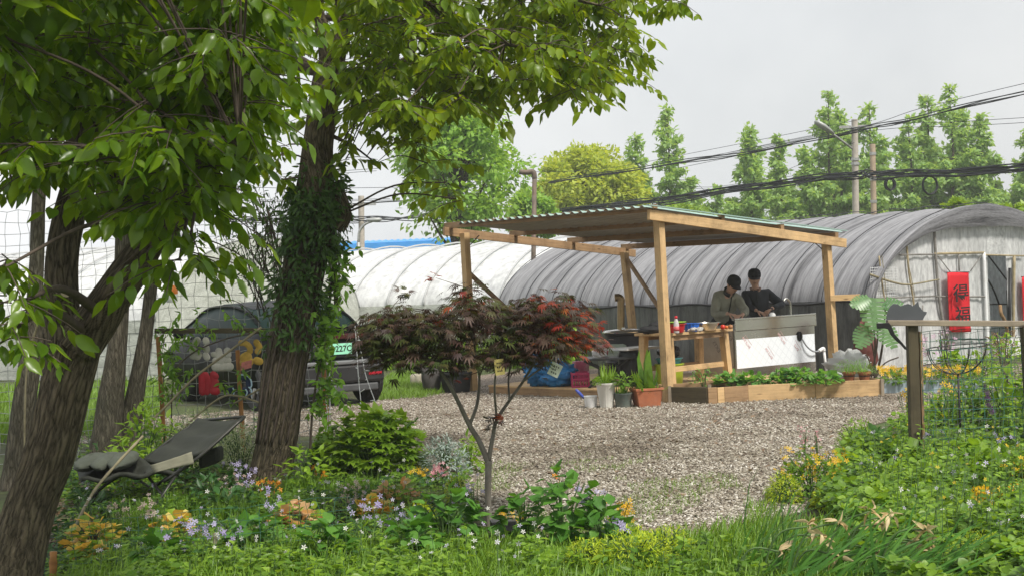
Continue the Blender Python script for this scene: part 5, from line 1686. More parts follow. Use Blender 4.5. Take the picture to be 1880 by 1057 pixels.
# ------------------------------------------------------------------ people
SKIN = pmat('skin', (.58, .35, .25), .5, 0, .08, 16)
HAIR = pmat('black_hair', (.012, .011, .010), .55, 0, .3, 40)
CAPM = pmat('black_cap_cloth', (.012, .013, .015), .75, 0, .25, 20)
def person(label, base, joints, head, face, tilt, jacketmat, shirtmat, collar, capband=False):
    """joints: dict of world points; head centre; face = unit vector the face looks along"""
    J = {k: Vector(v) for k, v in joints.items()}
    t = thing('person', label, 'person', base)
    S = lambda p, r, r2=None: (Vector(p), r, r2 or r)
    nd = {'pel': S(J['pel'], .095, .075), 'spine': S(J['spine'], .10, .08), 'chest': S(J['chest'], .11, .085), 'neck0': S(J['neck'] - (J['neck'] - J['chest']) * .15, .06), 'neck': S(J['neck'].lerp(head, .35), .057), 'skull': S(head, .07)}
    ed = [('pel', 'spine'), ('spine', 'chest'), ('chest', 'neck0'), ('neck0', 'neck'), ('neck', 'skull')]
    for s in 'lr':
        nd['sh' + s] = S(J['sh' + s], .045); nd['el' + s] = S(J['el' + s], .036); nd['wr' + s] = S(J['wr' + s], .028, .022)
        nd['hip' + s] = S(J['hip' + s], .062); nd['kn' + s] = S(J['kn' + s], .048); nd['an' + s] = S(J['an' + s], .04)
        ed += [('chest', 'sh' + s), ('sh' + s, 'el' + s), ('el' + s, 'wr' + s), ('pel', 'hip' + s), ('hip' + s, 'kn' + s), ('kn' + s, 'an' + s)]
    body = MB()
    vs, fs = skin_mesh('body', nd, ed); body.add(vs, fs)
    # head: an egg with brow, nose, mouth, ears
    f = Vector(face).normalized(); up = Vector(tilt); up = (up - f * up.dot(f)).normalized(); sd_ = f.cross(up)
    hb_ = MB(); n, mm = 28, 22
    for i in range(mm + 1):
        th = math.pi * i / mm
        for j in range(n):
            an = 2 * math.pi * j / n
            x, y, z = math.sin(th) * math.sin(an), math.sin(th) * math.cos(an), math.cos(th)
            ww = .084 * (1 - .20 * max(0, -z) ** 1.5); dd = .098 * (1 - .05 * max(0, -z)); hh = .126
            px_, py_, pz_ = x * ww, y * dd, z * hh
            fr = max(0, y)
            g = lambda cx, cz, s: math.exp(-((x - cx) ** 2 + (z - cz) ** 2) / s)
            if fr > .2:
                py_ += .026 * g(0, -.18, .012) + .014 * g(0, .02, .012) + .010 * g(0, -.50, .02) + .010 * g(0, -.85, .03) - .013 * (g(.36, .04, .02) + g(-.36, .04, .02)) - .006 * g(0, -.36, .008)
            hb_.v.append(tuple(Vector(head) + sd_ * px_ + f * py_ + up * pz_))
    for i in range(mm):
        for j in range(n):
            hb_.f.append((i * n + j, (i + 1) * n + j, (i + 1) * n + (j + 1) % n, i * n + (j + 1) % n)); hb_.m.append(0); hb_.uv.append([(0, 0)] * 4)
    body.add(hb_.v, hb_.f)
    for s in (-1, 1):
        e = Vector(head) + sd_ * .078 * s - f * .012 - up * .008
        body.ball(e, (.012, .022, .032), 10, 8)
    # hands
    for s in 'lr':
        w = J['wr' + s]; hd = J['hand' + s]; dr = (hd - w).normalized()
        pn = Vector(J['palm' + s]).normalized(); pn = (pn - dr * pn.dot(dr)).normalized(); cr_ = dr.cross(pn)
        hn = {'w': S(w, .026, .02), 'p0': S(w + dr * .035, .034, .018), 'p1': S(w + dr * .085, .038, .016)}
        he = [('w', 'p0'), ('p0', 'p1')]
        for k, (o, L_) in enumerate(((-.030, .072), (-.010, .082), (.010, .076), (.030, .060))):
            a = w + dr * .09 + cr_ * o
            b = a + dr * L_ * .45 + pn * .012; c_ = b + dr * L_ * .30 + pn * .028; d_ = c_ + dr * L_ * .1 + pn * .026
            hn['a%d' % k] = S(a, .0100); hn['b%d' % k] = S(b, .0090); hn['c%d' % k] = S(c_, .0085); hn['d%d' % k] = S(d_, .0075)
            he += [('p1', 'a%d' % k), ('a%d' % k, 'b%d' % k), ('b%d' % k, 'c%d' % k), ('c%d' % k, 'd%d' % k)]
        sg = -1 if s == 'l' else 1
        ta = w + dr * .035 + cr_ * .034 * sg; tb = ta + dr * .03 + cr_ * .018 * sg + pn * .018; tc2 = tb + dr * .028 + pn * .016
        hn['t0'] = S(ta, .014); hn['t1'] = S(tb, .011); hn['t2'] = S(tc2, .009); he += [('p0', 't0'), ('t0', 't1'), ('t1', 't2')]
        vs, fs = skin_mesh('hand', hn, he, 1); body.add(vs, fs)
    body.build('body', SKIN, t, True)
    # eyes, brows and mouth
    m = MB()
    for s in (-1, 1):
        m.ball(Vector(head) + sd_ * .030 * s + f * .083 + up * .006, (.012, .012, .007), 8, 6)
        m.tube([Vector(head) + sd_ * (.015 * s) + f * .098 + up * .028, Vector(head) + sd_ * (.045 * s) + f * .085 + up * .028], .005, 5)
    m.tube([Vector(head) - sd_ * .022 + f * .088 - up * .052, Vector(head) + f * .099 - up * .050, Vector(head) + sd_ * .022 + f * .088 - up * .052], .0045, 5)
    m.build('face', pmat('face_dark', (.06, .025, .02), .5, 0, .1, 9, bump=0), t, True)
    m = MB(); hr = MB(); hr.ball(Vector(head) + up * .025 - f * .012, (.086, .106, .105), 18, 12)
    hv = []
    for v in hr.v:
        r_ = Vector(v) - Vector(head)
        hv.append(v)
    keep = [k for k, v in enumerate(hr.v)]
    hf = []
    for fc in hr.f:
        q = sum((Vector(hr.v[k]) - Vector(head) for k in fc), Vector()) / 4
        if q.dot(up) > -.045 and q.dot(f) < .03 + .6 * max(0, q.dot(up)):
            hf.append(fc)
    m.add(hr.v, hf); m.build('hair', HAIR, t, True)
    # cap with brim
    m = MB(); pr = [(.098, .030), (.100, .05), (.098, .085), (.085, .118), (.058, .138), (.02, .147), (0, .148)]
    n = 28
    vv = []; ff = []
    for (r, z) in pr:
        for j in range(n):
            an = 2 * math.pi * j / n
            vv.append(Vector(head) + sd_ * (r * .97 * math.sin(an)) + f * (r * 1.12 * math.cos(an) - .005) + up * (z + .002 + .018 * (1 - math.cos(an)) * (1 - z / .15) * -.8))
    for i in range(len(pr) - 1):
        for j in range(n):
            ff.append((i * n + j, i * n + (j + 1) % n, (i + 1) * n + (j + 1) % n, (i + 1) * n + j))
    m.add(vv, [q[::-1] for q in ff])
    m.ball(Vector(head) + up * .129, (.008, .008, .006), 8, 6)
    cp = m.build('cap', CAPM, t, True, solid=.004)
    rows = []
    for i in range(6):
        q = i / 5
        rows.append([Vector(head) + sd_ * (.088 * math.sin(an) * (1 - .12 * q)) + f * (.102 * math.cos(an) + .066 * q * (math.cos(an) ** .5)) + up * (.046 - .022 * q - .020 * math.sin(an) ** 2) for an in np.linspace(-1.25, 1.25, 13)])
    m = MB(); m.grid(rows); m.build('cap_brim', pmat('cap_brim_cloth', (.03, .031, .033), .7, 0, .2, 20), t, True, solid=.005)
    # jacket
    jn = {'pel': (J['pel'] + upz * .0, .165, .125), 'spine': (J['spine'], .172, .125), 'chest': (J['chest'], .185, .135), 'neck': (J['neck'] - (J['neck'] - J['chest']) * .12, .075, .07)}
    je = [('pel', 'spine'), ('spine', 'chest'), ('chest', 'neck')]
    for s in 'lr':
        jn['sh' + s] = (J['sh' + s], .085); jn['ml' + s] = (J['sh' + s].lerp(J['el' + s], .5), .075); jn['el' + s] = (J['el' + s], .066); jn['fa' + s] = (J['el' + s].lerp(J['wr' + s], .5), .056); jn['wr' + s] = (J['el' + s].lerp(J['wr' + s], .88), .043)
        je += [('chest', 'sh' + s), ('sh' + s, 'ml' + s), ('ml' + s, 'el' + s), ('el' + s, 'fa' + s), ('fa' + s, 'wr' + s)]
    vs, fs = skin_mesh('jacket', jn, je, 3)
    vs = [tuple(Vector(v) + Vector((mnoise.noise(Vector(v) * 11), mnoise.noise(Vector(v) * 11 + Vector((9, 0, 0))), mnoise.noise(Vector(v) * 11 + Vector((0, 9, 0))))) * .012) for v in vs]
    m = MB(); m.add(vs, fs); jk = m.build('jacket', jacketmat, t, True)
    # open collar
    rows = []
    cdir = (J['neck'] - J['chest']).normalized(); cs_ = sd_; cf = cs_.cross(cdir) * -1
    if cf.dot(f) < 0: cf = -cf
    for i in range(5):
        q = i / 4
        rows.append([J['neck'] + cdir * (-.05 + .075 * q) + cs_ * (.074 + .012 * q) * math.sin(an) + cf * (.078 + .01 * q) * math.cos(an) for an in np.linspace(.35, 2 * math.pi - .35, 20)])
    m = MB(); m.grid(rows); m.build('collar', collar, jk, True, solid=.006)
    m = MB(); fr0 = J['chest'] + cf * .128
    m.tube(smooth_path([J['neck'] + cf * .085 - cdir * .03, fr0, J['spine'] + cf * .128, J['pel'] + cf * .125], 5), .008, 6); m.build('zip', BLACKMETAL, jk, True)
    # trousers and shoes
    tn_ = {'pel': (J['pel'] - upz * .02, .15, .115)}; te = []
    for s in 'lr':
        tn_['hip' + s] = (J['hip' + s], .105); tn_['kn' + s] = (J['kn' + s], .08); tn_['an' + s] = (J['an' + s], .07)
        te += [('pel', 'hip' + s), ('hip' + s, 'kn' + s), ('kn' + s, 'an' + s)]
    vs, fs = skin_mesh('trousers', tn_, te, 2); m = MB(); m.add(vs, fs); m.build('trousers', pmat('dark_trousers', (.022, .024, .028), .85, 0, .25, 14), t, True)
    fl = Vector((f.x, f.y, 0)).normalized()
    for s in 'lr':
        a = J['an' + s]; m = MB()
        g0_ = vert_at(a, 0)
        m.tube([g0_ - fl * .07 + upz * .045, g0_ + upz * .06, g0_ + fl * .09 + upz * .045, g0_ + fl * .18 + upz * .032, g0_ + fl * .21 + upz * .028], [.035, .052, .045, .040, .02], 12, squash=None)
        m.v = [(x, y, max(0.0, z)) for x, y, z in m.v]
        m.build('shoe', pmat('dark_shoe', (.03, .028, .027), .6, 0, .2, 9), t, True)
    return t
OLIVE = pmat('olive_jacket', (.30, .30, .235), .8, 0, .14, 10, bump=.35)
BLACKJ = pmat('black_jacket', (.032, .035, .042), .75, 0, .25, 10, bump=.35)
cloth_dark = pmat('dark_collar', (.05, .05, .05), .8, 0, .2, 10)
# right man: upright behind the sink, looking down at his hands
dR = 21.45
hR = P(1385, 511, dR - .05)
cx = P(1391, 600, dR).x
jr = dict(pel=P(1396, 598, dR + .06), spine=P(1393, 572, dR + .05), chest=P(1389, 548, dR + .02), neck=P(1387, 531, dR),
          shl=P(1368, 541, dR + .02), shr=P(1409, 539, dR + .06), ell=P(1374, 564, dR - .12), elr=P(1436, 559, dR - .05),
          wrl=P(1390, 570, dR - .34), wrr=P(1416, 566, dR - .33), handl=P(1402, 575, dR - .38), handr=P(1405, 574, dR - .40), palml=(.3, .2, -1), palmr=(-.4, .2, -1))
jr['hipl'] = Vector((cx - .10, dR + .05, .86)); jr['hipr'] = Vector((cx + .10, dR + .08, .86))
for s, q in (('l', -.11), ('r', .12)):
    jr['kn' + s] = Vector((cx + q, dR + .03, .47)); jr['an' + s] = Vector((cx + q, dR + .08, .09))
person('man in a black jacket and cap standing upright at the sink, hands over the basin', Vector((cx, dR + .06, 0)), jr, hR, (-.10, -.95, -.26), (0, -.25, 1), BLACKJ, None, pmat('tan_collar', (.30, .20, .15), .8, 0, .15, 10))
# left man: stooping, cap brim down to the right
dL = 21.1
hL = P(1346, 523, dL - .20)
cx = P(1325, 600, dL).x
jl = dict(pel=P(1326, 597, dL + .15), spine=P(1328, 572, dL + .12), chest=P(1333, 551, dL + .02), neck=P(1339, 535, dL - .10),
          shl=P(1316, 544, dL + .0), shr=P(1354, 548, dL - .02), ell=P(1312, 578, dL - .12), elr=P(1370, 571, dL - .18),
          wrl=P(1338, 575, dL - .40), wrr=P(1363, 577, dL - .42), handl=P(1351, 579, dL - .46), handr=P(1353, 580, dL - .50), palml=(.2, .3, -1), palmr=(-.2, .3, -1))
jl['hipl'] = Vector((cx - .09, dL + .16, .86)); jl['hipr'] = Vector((cx + .10, dL + .18, .86))
for s, q in (('l', -.11), ('r', .11)):
    jl['kn' + s] = Vector((cx + q, dL + .10, .47)); jl['an' + s] = Vector((cx + q, dL + .16, .09))
person('man in an olive jacket and black cap stooping at the left corner of the sink', Vector((cx, dL + .15, 0)), jl, hL, (.40, -.72, -.56), (.25, -.55, .9), OLIVE, None, cloth_dark)
# ------------------------------------------------------------------ parked car, rear three-quarter view
rr = Vector((-1.80, 19.75, 0)); th = rad(32)
cf = Vector((-math.sin(th), math.cos(th), 0)); cr = Vector((math.cos(th), math.sin(th), 0))
CO = rr - cr * .93
cpt = lambda x, y, z: CO + cf * x + cr * y + upz * z      # x from rear bumper forward, y to the right
car = thing('car', 'black hatchback parked behind the wire fence, its rear and green number plate showing', 'car', CO)
PAINT = pmat('black_car_paint', (.004, .0045, .005), .42, 0, .1, 3, bump=0, clear=.0, spec=.06)
TRIMB = pmat('black_trim', (.02, .02, .021), .55, 0, .2, 9)
GLASS = pmat('tinted_glass', (.004, .016, .013), .35, 0, .1, 3, bump=0, spec=.05)
stn = [  # x, half width, z bottom, z belt(deck) height
    (0.0, .80, .42, .98), (.04, .86, .30, 1.04), (.18, .92, .24, 1.07), (.55, .93, .20, 1.05), (1.2, .935, .19, 1.0), (2.2, .935, .19, .98), (3.2, .93, .19, .96), (3.7, .92, .22, .90), (4.2, .86, .26, .80), (4.45, .70, .34, .68)]
prof = lambda w, zb_, zt: [(-w * .80, zb_), (-w * .97, zb_ + .10), (-w, zb_ + (zt - zb_) * .45), (-w * .985, zb_ + (zt - zb_) * .68), (-w * .90, zt - .03), (-w * .80, zt), (0, zt + .02), (w * .80, zt), (w * .90, zt - .03), (w * .985, zb_ + (zt - zb_) * .68), (w, zb_ + (zt - zb_) * .45), (w * .97, zb_ + .10), (w * .80, zb_)]
m = MB()
rows = [[cpt(x, y, z) for y, z in prof(w, zb_, zt)] for x, w, zb_, zt in stn]
m.grid(rows)
m.add(rows[0], [tuple(range(len(rows[0])))]); m.add(rows[-1], [tuple(range(len(rows[0])))[::-1]])
o = m.build('body', PAINT, car, True)
# cabin
cab = [(.30, .70, .0), (.62, .68, .20), (1.05, .66, .36), (1.6, .65, .435), (2.2, .65, .44), (2.7, .66, .38), (3.15, .70, .20), (3.6, .78, .0)]
m = MB(); rows = []
for x, w, h in cab:
    zb_ = 1.0
    rows.append([cpt(x, y, z) for y, z in ((-.84, zb_ - .03), (-.80, zb_ + h * .4), (-w - .02, zb_ + h * .93), (-w + .08, zb_ + h), (0, zb_ + h + .03), (w - .08, zb_ + h), (w + .02, zb_ + h * .93), (.80, zb_ + h * .4), (.84, zb_ - .03))])
m.grid(rows); m.build('window', GLASS, car, True)
m = MB(); m.grid([[q + upz * .006 for q in r[3:6]] for r in rows[2:6]]); m.build('roof', PAINT, car, True)
m = MB()
for s in (1, 7):
    m.tube(smooth_path([r[s + (1 if s == 1 else -1)] + upz * .004 for r in rows], 4), .022, 6)
for i in (3, 5):
    for s in (0, 6):
        pass
m.build('pillar', PAINT, car, True)
# rear details, set proud of the rear face (x slightly negative)
m = MB(); m.frame_box(cpt(.06, 0, 1.075), cr * 1.5, cf * .16, upz * .035); m.build('spoiler', PAINT, car, bevel=.012)
m = MB(); m.frame_box(cpt(-.012, 0, .955), cr * 1.50, cf * .03, upz * .075); m.build('light_bar', pmat('dark_red_lens', (.05, .006, .006), .12, 0, .1, 4, bump=0, clear=.6), car, bevel=.012)
for s in (-1, 1):
    m = MB(); m.tube([cpt(-.03 + .05 * (i > 3), s * (.70 + .06 * math.cos(t)), .955 + .05 * math.sin(t)) for i, t in enumerate(np.linspace(0, 6.28, 13)[:-1])], .008, 6, closed=True)
    m.build('tail_lamp', pmat('lamp_outline', (.35, .3, .3), .3, 0, .1, 4), car, True)
m = MB(); m.frame_box(cpt(-.006, .05, .77), cr * .9, cf * .02, upz * .20); m.build('plate_recess', TRIMB, car, bevel=.01)
m = MB(); pl_c = cpt(-.035, .16, .785); m.frame_box(pl_c, cr * .48, cf * .008, upz * .15)
pl = m.build('number_plate', pmat('green_plate', (.30, .72, .50), .4, 0, .06, 3), car, bevel=.004)
m = MB(); put_text(m, 'D\u00b703227C', .112, pl_c - cf * .006, cr, upz, .001, .002); m.build('lettering', INK, pl)
m = MB(); m.frame_box(cpt(-.05, 0, .60), cr * 1.66, cf * .16, upz * .055); m.build('bumper_strip', pmat('grey_bumper', (.16, .165, .17), .4, .2, .1, 4), car, bevel=.015)
m = MB(); m.frame_box(cpt(-.035, 0, .44), cr * 1.70, cf * .16, upz * .26); m.build('bumper', TRIMB, car, bevel=.04)
for s in (-1, 1):
    m = MB(); m.frame_box(cpt(-.118, s * .70, .43), cr * .20, cf * .012, upz * .035); m.build('reflector', pmat('red_reflector', (.45, .02, .04), .2, 0, .1, 4, bump=0), car)
m = MB(); m.frame_box(cpt(-.02, 0, .25), cr * 1.5, cf * .18, upz * .10); m.build('diffuser', pmat('grey_diffuser', (.07, .072, .075), .5, 0, .2, 4), car, bevel=.02)
for x in (.62, 3.45):
    for s in (-1, 1):
        c = cpt(x - .25, s * .80, .335)
        m = MB(); pr = [(.20, -.11), (.30, -.115), (.33, -.09), (.335, 0), (.33, .09), (.30, .115), (.20, .11)]
        n = 40; vv = []; ff = []
        for r_, y in pr:
            for j in range(n):
                an = 2 * math.pi * j / n
                vv.append(c + cf * (r_ * math.cos(an)) + upz * (r_ * math.sin(an)) + cr * y)
        for i in range(len(pr) - 1):
            for j in range(n):
                ff.append((i * n + j, i * n + (j + 1) % n, (i + 1) * n + (j + 1) % n, (i + 1) * n + j))
        m.add(vv, ff)
        for y in np.linspace(-.075, .075, 5):
            m.tube([c + cf * (.336 * math.cos(an)) + upz * (.336 * math.sin(an)) + cr * y for an in np.linspace(0, 6.283, 41)[:-1]], .007, 4, closed=True)
        w_ = m.build('wheel', pmat('tyre_rubber', (.03, .03, .031), .8, 0, .3, 20), car, True, auto=40)
        m = MB()
        for k in range(5):
            an = 2 * math.pi * k / 5
            m.beam(c + cr * (.06 * s), c + cr * (.06 * s) + cf * (.21 * math.cos(an)) + upz * (.21 * math.sin(an)), .03, .06, cr)
        m.tube([c + cr * (.06 * s) + cf * (.205 * math.cos(an)) + upz * (.205 * math.sin(an)) for an in np.linspace(0, 6.283, 29)[:-1]], .018, 6, closed=True)
        m.build('rim', GALV, w_, True)
# door seams and mirror on the left side
m = MB()
for x in (1.35, 2.35):
    m.tube([cpt(x, -.942, .35), cpt(x, -.945, .62), cpt(x + .02, -.90, .97)], .006, 4)
m.build('door_seam', INK, car)
m = MB(); m.ball(cpt(2.95, -1.02, 1.02), (.09, .10, .07), 12, 8); m.build('mirror', PAINT, car, True)

# ------------------------------------------------------------------ old wire fence on the left
FD = 13.6
LIGHTWIRE = pmat('light_grey_wire', (.30, .31, .30), .5, .2, .2, 10, bump=0)
def wire_grid(m, x0, x1, z0, z1, d0, d1, sx_, sz_, r, wob=.02, seed=1, sag=0.0):
    """welded wire: verticals and horizontals, a little bent"""
    rs = np.random.default_rng(seed)
    nx, nz = int(round((x1 - x0) / sx_)), int(round((z1 - z0) / sz_))
    off = rs.normal(0, wob, (nx + 1, nz + 1, 3)) * np.array([1, .6, .7])
    def q(i, j):
        f = i / nx
        return Vector((x0 + (x1 - x0) * f, d0 + (d1 - d0) * f, z0 + (z1 - z0) * j / nz - sag * math.sin(f * 9) * j / nz)) + Vector(off[i, j])
    for i in range(nx + 1):
        m.tube([q(i, j) for j in range(nz + 1)], r, 3, cap=False)
    for j in range(nz + 1):
        m.tube([q(i, j) for i in range(nx + 1)], r, 3, cap=False)
xl, xr = P(-30, 600, FD).x, P(600, 600, FD).x
fe = thing('wire_fence', 'grey wire mesh fence with orange stakes running behind the tree trunks on the left', 'fence', (xl, FD, 0))
m = MB(); wire_grid(m, xl, xr, .05, 1.25, FD, FD, .105, .10, .0032, .012, 3)
m.build('lower_mesh', LIGHTWIRE, fe)
m = MB(); wire_grid(m, xl, P(560, 500, FD).x, 1.25, 2.5, FD + .03, FD + .03, .12, .11, .0026, .012, 5, .03)
m.build('upper_mesh', LIGHTWIRE, fe)
for pxt, pyt, w in ((290, 617, .038), (436, 642, .038), (593, 660, .042)):
    a = P(pxt, pyt, FD - .05); m = MB(); m.beam(vert_at(a + Vector((.02, 0, 0)), 0), a, w, w * .8, (0, 1, 0)); m.build('stake', ORANGEWOOD, fe, bevel=.003)
m = MB(); m.beam(P(284, 607, FD - .05), P(487, 606, FD - .05), .03, .05); m.build('rail', DARKWOOD, fe, bevel=.003)
# wooden tubes up the ivy trunk
t = thing('stake', 'pair of thin stakes fixed upright against the right side of the ivy trunk', 'stake', P(616, 578, 11.6))
m = MB(); m.beam(P(618, 578, 11.6), P(612, 400, 11.6), .035, .03, (0, 1, 0)); m.build('post', DARKWOOD, t)
m = MB(); m.beam(P(624, 570, 11.62), P(621, 420, 11.62), .014, .014, (0, 1, 0)); m.build('rod', WHITEPLASTIC, t)
# bubble-shaped wooden characters hung on the mesh
def bubble(px, py, s, strokes, mat, label, edge=None):
    """strokes: polylines in a unit square, each a fat rounded bar"""
    d = FD - .10; s *= .70
    o = P(px, py, d)
    t = thing('ornament', label, 'ornament', vert_at(o, o.z - s / 2), 'painted cut-out shapes on the wire fence')
    m = MB(); m2 = MB()
    for r, pts in strokes:
        c = [o + Vector((x * s, -.004 * r * 10, z * s)) for x, z in pts]
        path = smooth_path(c, 4) if len(c) > 2 else c
        rr_ = [r * s] * len(path)
        m.tube(path, rr_, 12, squash=None)
        for e in (path[0], path[-1]):
            m.ball(e, r * s, 12, 8)
    # flatten to a board with a rounded front
    m.v = [(x, o.y + (y - o.y) * .32, z) for x, y, z in m.v]
    m.build('board', mat, t, True, auto=35)
    return t
WGREY = pmat('weathered_grey_paint', (.52, .50, .45), .75, 0, .2, 14, dirt=(.12, .12, .09), dirt_amt=.6)
MUST = pmat('mustard_paint', (.50, .32, .05), .65, 0, .2, 12, dirt=(.12, .08, .03), dirt_amt=.5)
CRIM = pmat('crimson_paint', (.42, .015, .03), .55, 0, .15, 10, dirt=(.15, .02, .02), dirt_amt=.5)
NAVY = pmat('navy_paint', (.015, .03, .085), .5, 0, .2, 10)
bubble(364, 640, .30, [(.16, [(-.25, .12), (-.02, .40)]), (.17, [(-.25, -.30), (0, -.20), (-.05, -.34)]), (.17, [(-.25, .0), (-.22, -.2)]), (.15, [(.36, .38), (.38, .30)]), (.16, [(.36, .02), (.38, -.04)]), (.15, [(.33, -.30), (.38, -.40)])], WGREY, 'grey knobbly cut-out shape, leftmost on the wire fence')
bubble(407, 658, .29, [(.13, [(-.38, .22), (-.12, .22)]), (.17, [(-.12, .36), (-.10, -.1)]), (.17, [(.28, .36), (.30, .16)]), (.16, [(-.30, -.08), (.30, -.08)]), (.20, [(-.30, -.38), (.36, -.38)]), (.16, [(.0, .1), (.02, -.3)])], WGREY, 'grey knobbly cut-out shape, second from the left on the wire fence')
bubble(459, 646, .31, [(.13, [(-.38, .42), (-.18, .40), (.0, .22), (.0, .04)]), (.14, [(.30, .42), (.42, .20), (.34, .02)]), (.22, [(-.25, -.24), (-.14, -.18)]), (.20, [(-.28, -.44), (-.05, -.42)]), (.17, [(.28, -.38), (.40, -.42)])], MUST, 'mustard yellow knobbly cut-out shape on the wire fence by the ivy trunk')
bubble(384, 703, .28, [(.18, [(-.32, .42), (-.34, -.4)]), (.17, [(-.16, .40), (-.06, .1), (-.12, -.4)]), (.17, [(.22, .42), (.32, .32)]), (.19, [(.30, .05), (.32, -.05)]), (.19, [(.20, -.38), (.34, -.40)]), (.15, [(.2, .3), (.2, -.4)])], CRIM, 'crimson knobbly cut-out shape low on the wire fence')
t_ = bubble(446, 708, .27, [(.14, [(-.1, .45), (.25, .35), (.3, 0)]), (.15, [(.10, -.20), (.26, -.42)]), (.13, [(-.62, -.15), (-.58, -.42)])], NAVY, 'dark blue knobbly cut-out shape below the mustard one')
m = MB(); q = lambda x, z: P(446, 708, FD - .122) + Vector((x * .19, 0, z * .19))
for pts in (((-.15, .58), (.20, .52), (.40, .30), (.43, .0), (.30, -.12)), ((.28, -.05), (.42, -.25), (.40, -.5)), ((.12, -.15), (.20, -.32), (.12, -.5)), ((-.52, -.05), (-.45, -.25), (-.52, -.5))):
    m.tube(smooth_path([q(*p) for p in pts], 5), .007, 6)
m.build('outline', pmat('pale_blue_paint', (.45, .62, .75), .5, 0, .1, 10), t_, True)
m = MB(); a, b = P(443, 672, FD - .15), P(462, 667, FD - .15)
m.frame_box((a + b) / 2 + Vector((0, 0, 0)), b - a, Vector((.01, -.02, .075)), Vector((0, .003, 0)))
settag(m.build('card', pmat('pink_card', (.62, .22, .20), .6, 0, .35, 24), None), 'small pink printed card tucked below the mustard cut-out', 'card')
# hanging orange and white lantern
c = P(314, 540, 12.9)
t = thing('hanging_feeder', 'small round feeder, orange above and white below, hanging left of the car roof', 'feeder', c - upz * .07)
m = MB(); m.lathe(c - upz * .0, [(0, .085), (.035, .082), (.058, .055), (.062, .02), (.060, .0), (0, .0)][::-1], 26, flute=.03, flutes=9); m.build('lid', pmat('orange_plastic', (.58, .17, .02), .4, 0, .1, 9), t, True, auto=50)
m = MB(); m.lathe(c - upz * .075, [(0, 0), (.04, 0), (.055, .03), (.058, .073), (0, .074)], 26); m.build('cup', WHITEPLASTIC, t, True, auto=50)
m = MB(); m.tube([c + upz * .08, c + upz * .36], .003, 4); m.build('cord', BLACKCABLE, t)
# light string dangling over the fence end
m = MB()
for pts in (((652, 598, 14.2), (655, 640, 14.1), (658, 690, 14), (664, 750, 13.9)), ((655, 602, 14.2), (664, 650, 14.1), (672, 690, 14), (690, 740, 13.9)), ((604, 665, 13.5), (606, 720, 13.5), (605, 800, 13.4), (607, 850, 13.4)), ((606, 668, 13.5), (598, 720, 13.5), (602, 770, 13.4), (598, 812, 13.4))):
    pa = smooth_path([P(*q) for q in pts], 8); m.tube(pa, .0045, 5)
    for k in range(2, len(pa), 3):
        e = Vector(pa[k]); m.tube([e, e + Vector((random.uniform(-.05, .05), -.01, random.uniform(-.01, .03)))], .005, 4)
settag(m.build('light_string', WHITEPLASTIC, None, True), 'unlit white fairy light string dangling in front of the car', 'light string')

# ------------------------------------------------------------------ reclining camp chair
lg = thing('lounge_chair', 'dark olive folding recliner with crossed legs between the two big trunks', 'chair', vert_at(P(290, 880, 10.8), 0))
OLIVEC = pmat('dark_olive_canvas', (.028, .031, .023), .8, 0, .25, 9, bump=.4)
PADC = pmat('faded_olive_pad', (.075, .085, .065), .85, 0, .2, 8, bump=.5)
def sheet(c00, c01, c10, c11, n=14, bulge=.03, wr=.012, sagdir=(0, 0, -1)):
    rows = []
    for i in range(n):
        v = i / (n - 1); row = []
        for j in range(n):
            u = j / (n - 1)
            p = Vector(c00).lerp(c01, u).lerp(Vector(c10).lerp(c11, u), v)
            row.append(p + Vector(sagdir) * (bulge * math.sin(math.pi * u) + wr * math.sin(v * 17 + u * 4) + wr * mnoise.noise(Vector((u * 5, v * 5, 2)))))
        rows.append(row)
    return rows
b00, b01, b10, b11 = P(262, 846, 11.15), P(368, 836, 10.35), P(364, 771, 11.35), P(448, 763, 10.55)
m = MB(); m.grid(sheet(b00, b01, b10, b11)); m.build('backrest', OLIVEC, lg, True, solid=.025)
s00, s01 = P(140, 842, 11.3), P(150, 882, 10.3)
m = MB(); m.grid(sheet(s00, s01, b00 + Vector((-.02, 0, .01)), P(330, 862, 10.4), 16, .05, .02)); m.build('seat', OLIVEC, lg, True, solid=.03)
m = MB()
for k in range(3):
    q0 = .06 + k * .20
    a, b = s00.lerp(b00, q0), s00.lerp(b00, q0 + .19)
    c_, d_ = s01.lerp(P(330, 862, 10.4), q0), s01.lerp(P(330, 862, 10.4), q0 + .19)
    cen = (a + b + c_ + d_) / 4 + upz * .055
    m.ball(cen, (.10, .42, .055), 20, 12, rz=.1, noise=.15)
m.build('pad', PADC, lg, True)
TUBEM = pmat('dark_tube', (.05, .05, .045), .4, .6, .2, 10)
m = MB()
m.tube(smooth_path([P(364, 771, 11.37), P(310, 808, 11.25), P(255, 850, 11.15), P(180, 900, 11.0), P(170, 935, 11.0)], 5), .012, 7)
m.tube(smooth_path([P(449, 764, 10.52), P(368, 836, 10.32), P(300, 884, 10.3)], 5), .012, 7)
m.tube([P(364, 771, 11.37), P(449, 764, 10.52)], .012, 7)
m.build('frame', TUBEM, lg, True)
for a, b in (((266, 866, 10.5), (318, 925, 10.3)), ((332, 858, 10.35), (275, 942, 10.1)), ((325, 862, 11.1), (262, 900, 11.1)), ((258, 882, 11.1), (300, 905, 11.0))):
    m = MB(); p0_, p1_ = P(*a), P(*b); m.tube([p0_, vert_at(p0_.lerp(p1_, 1.0), max(.0, min(p1_.z, .05)))], .011, 7); m.build('leg', TUBEM, lg, True)
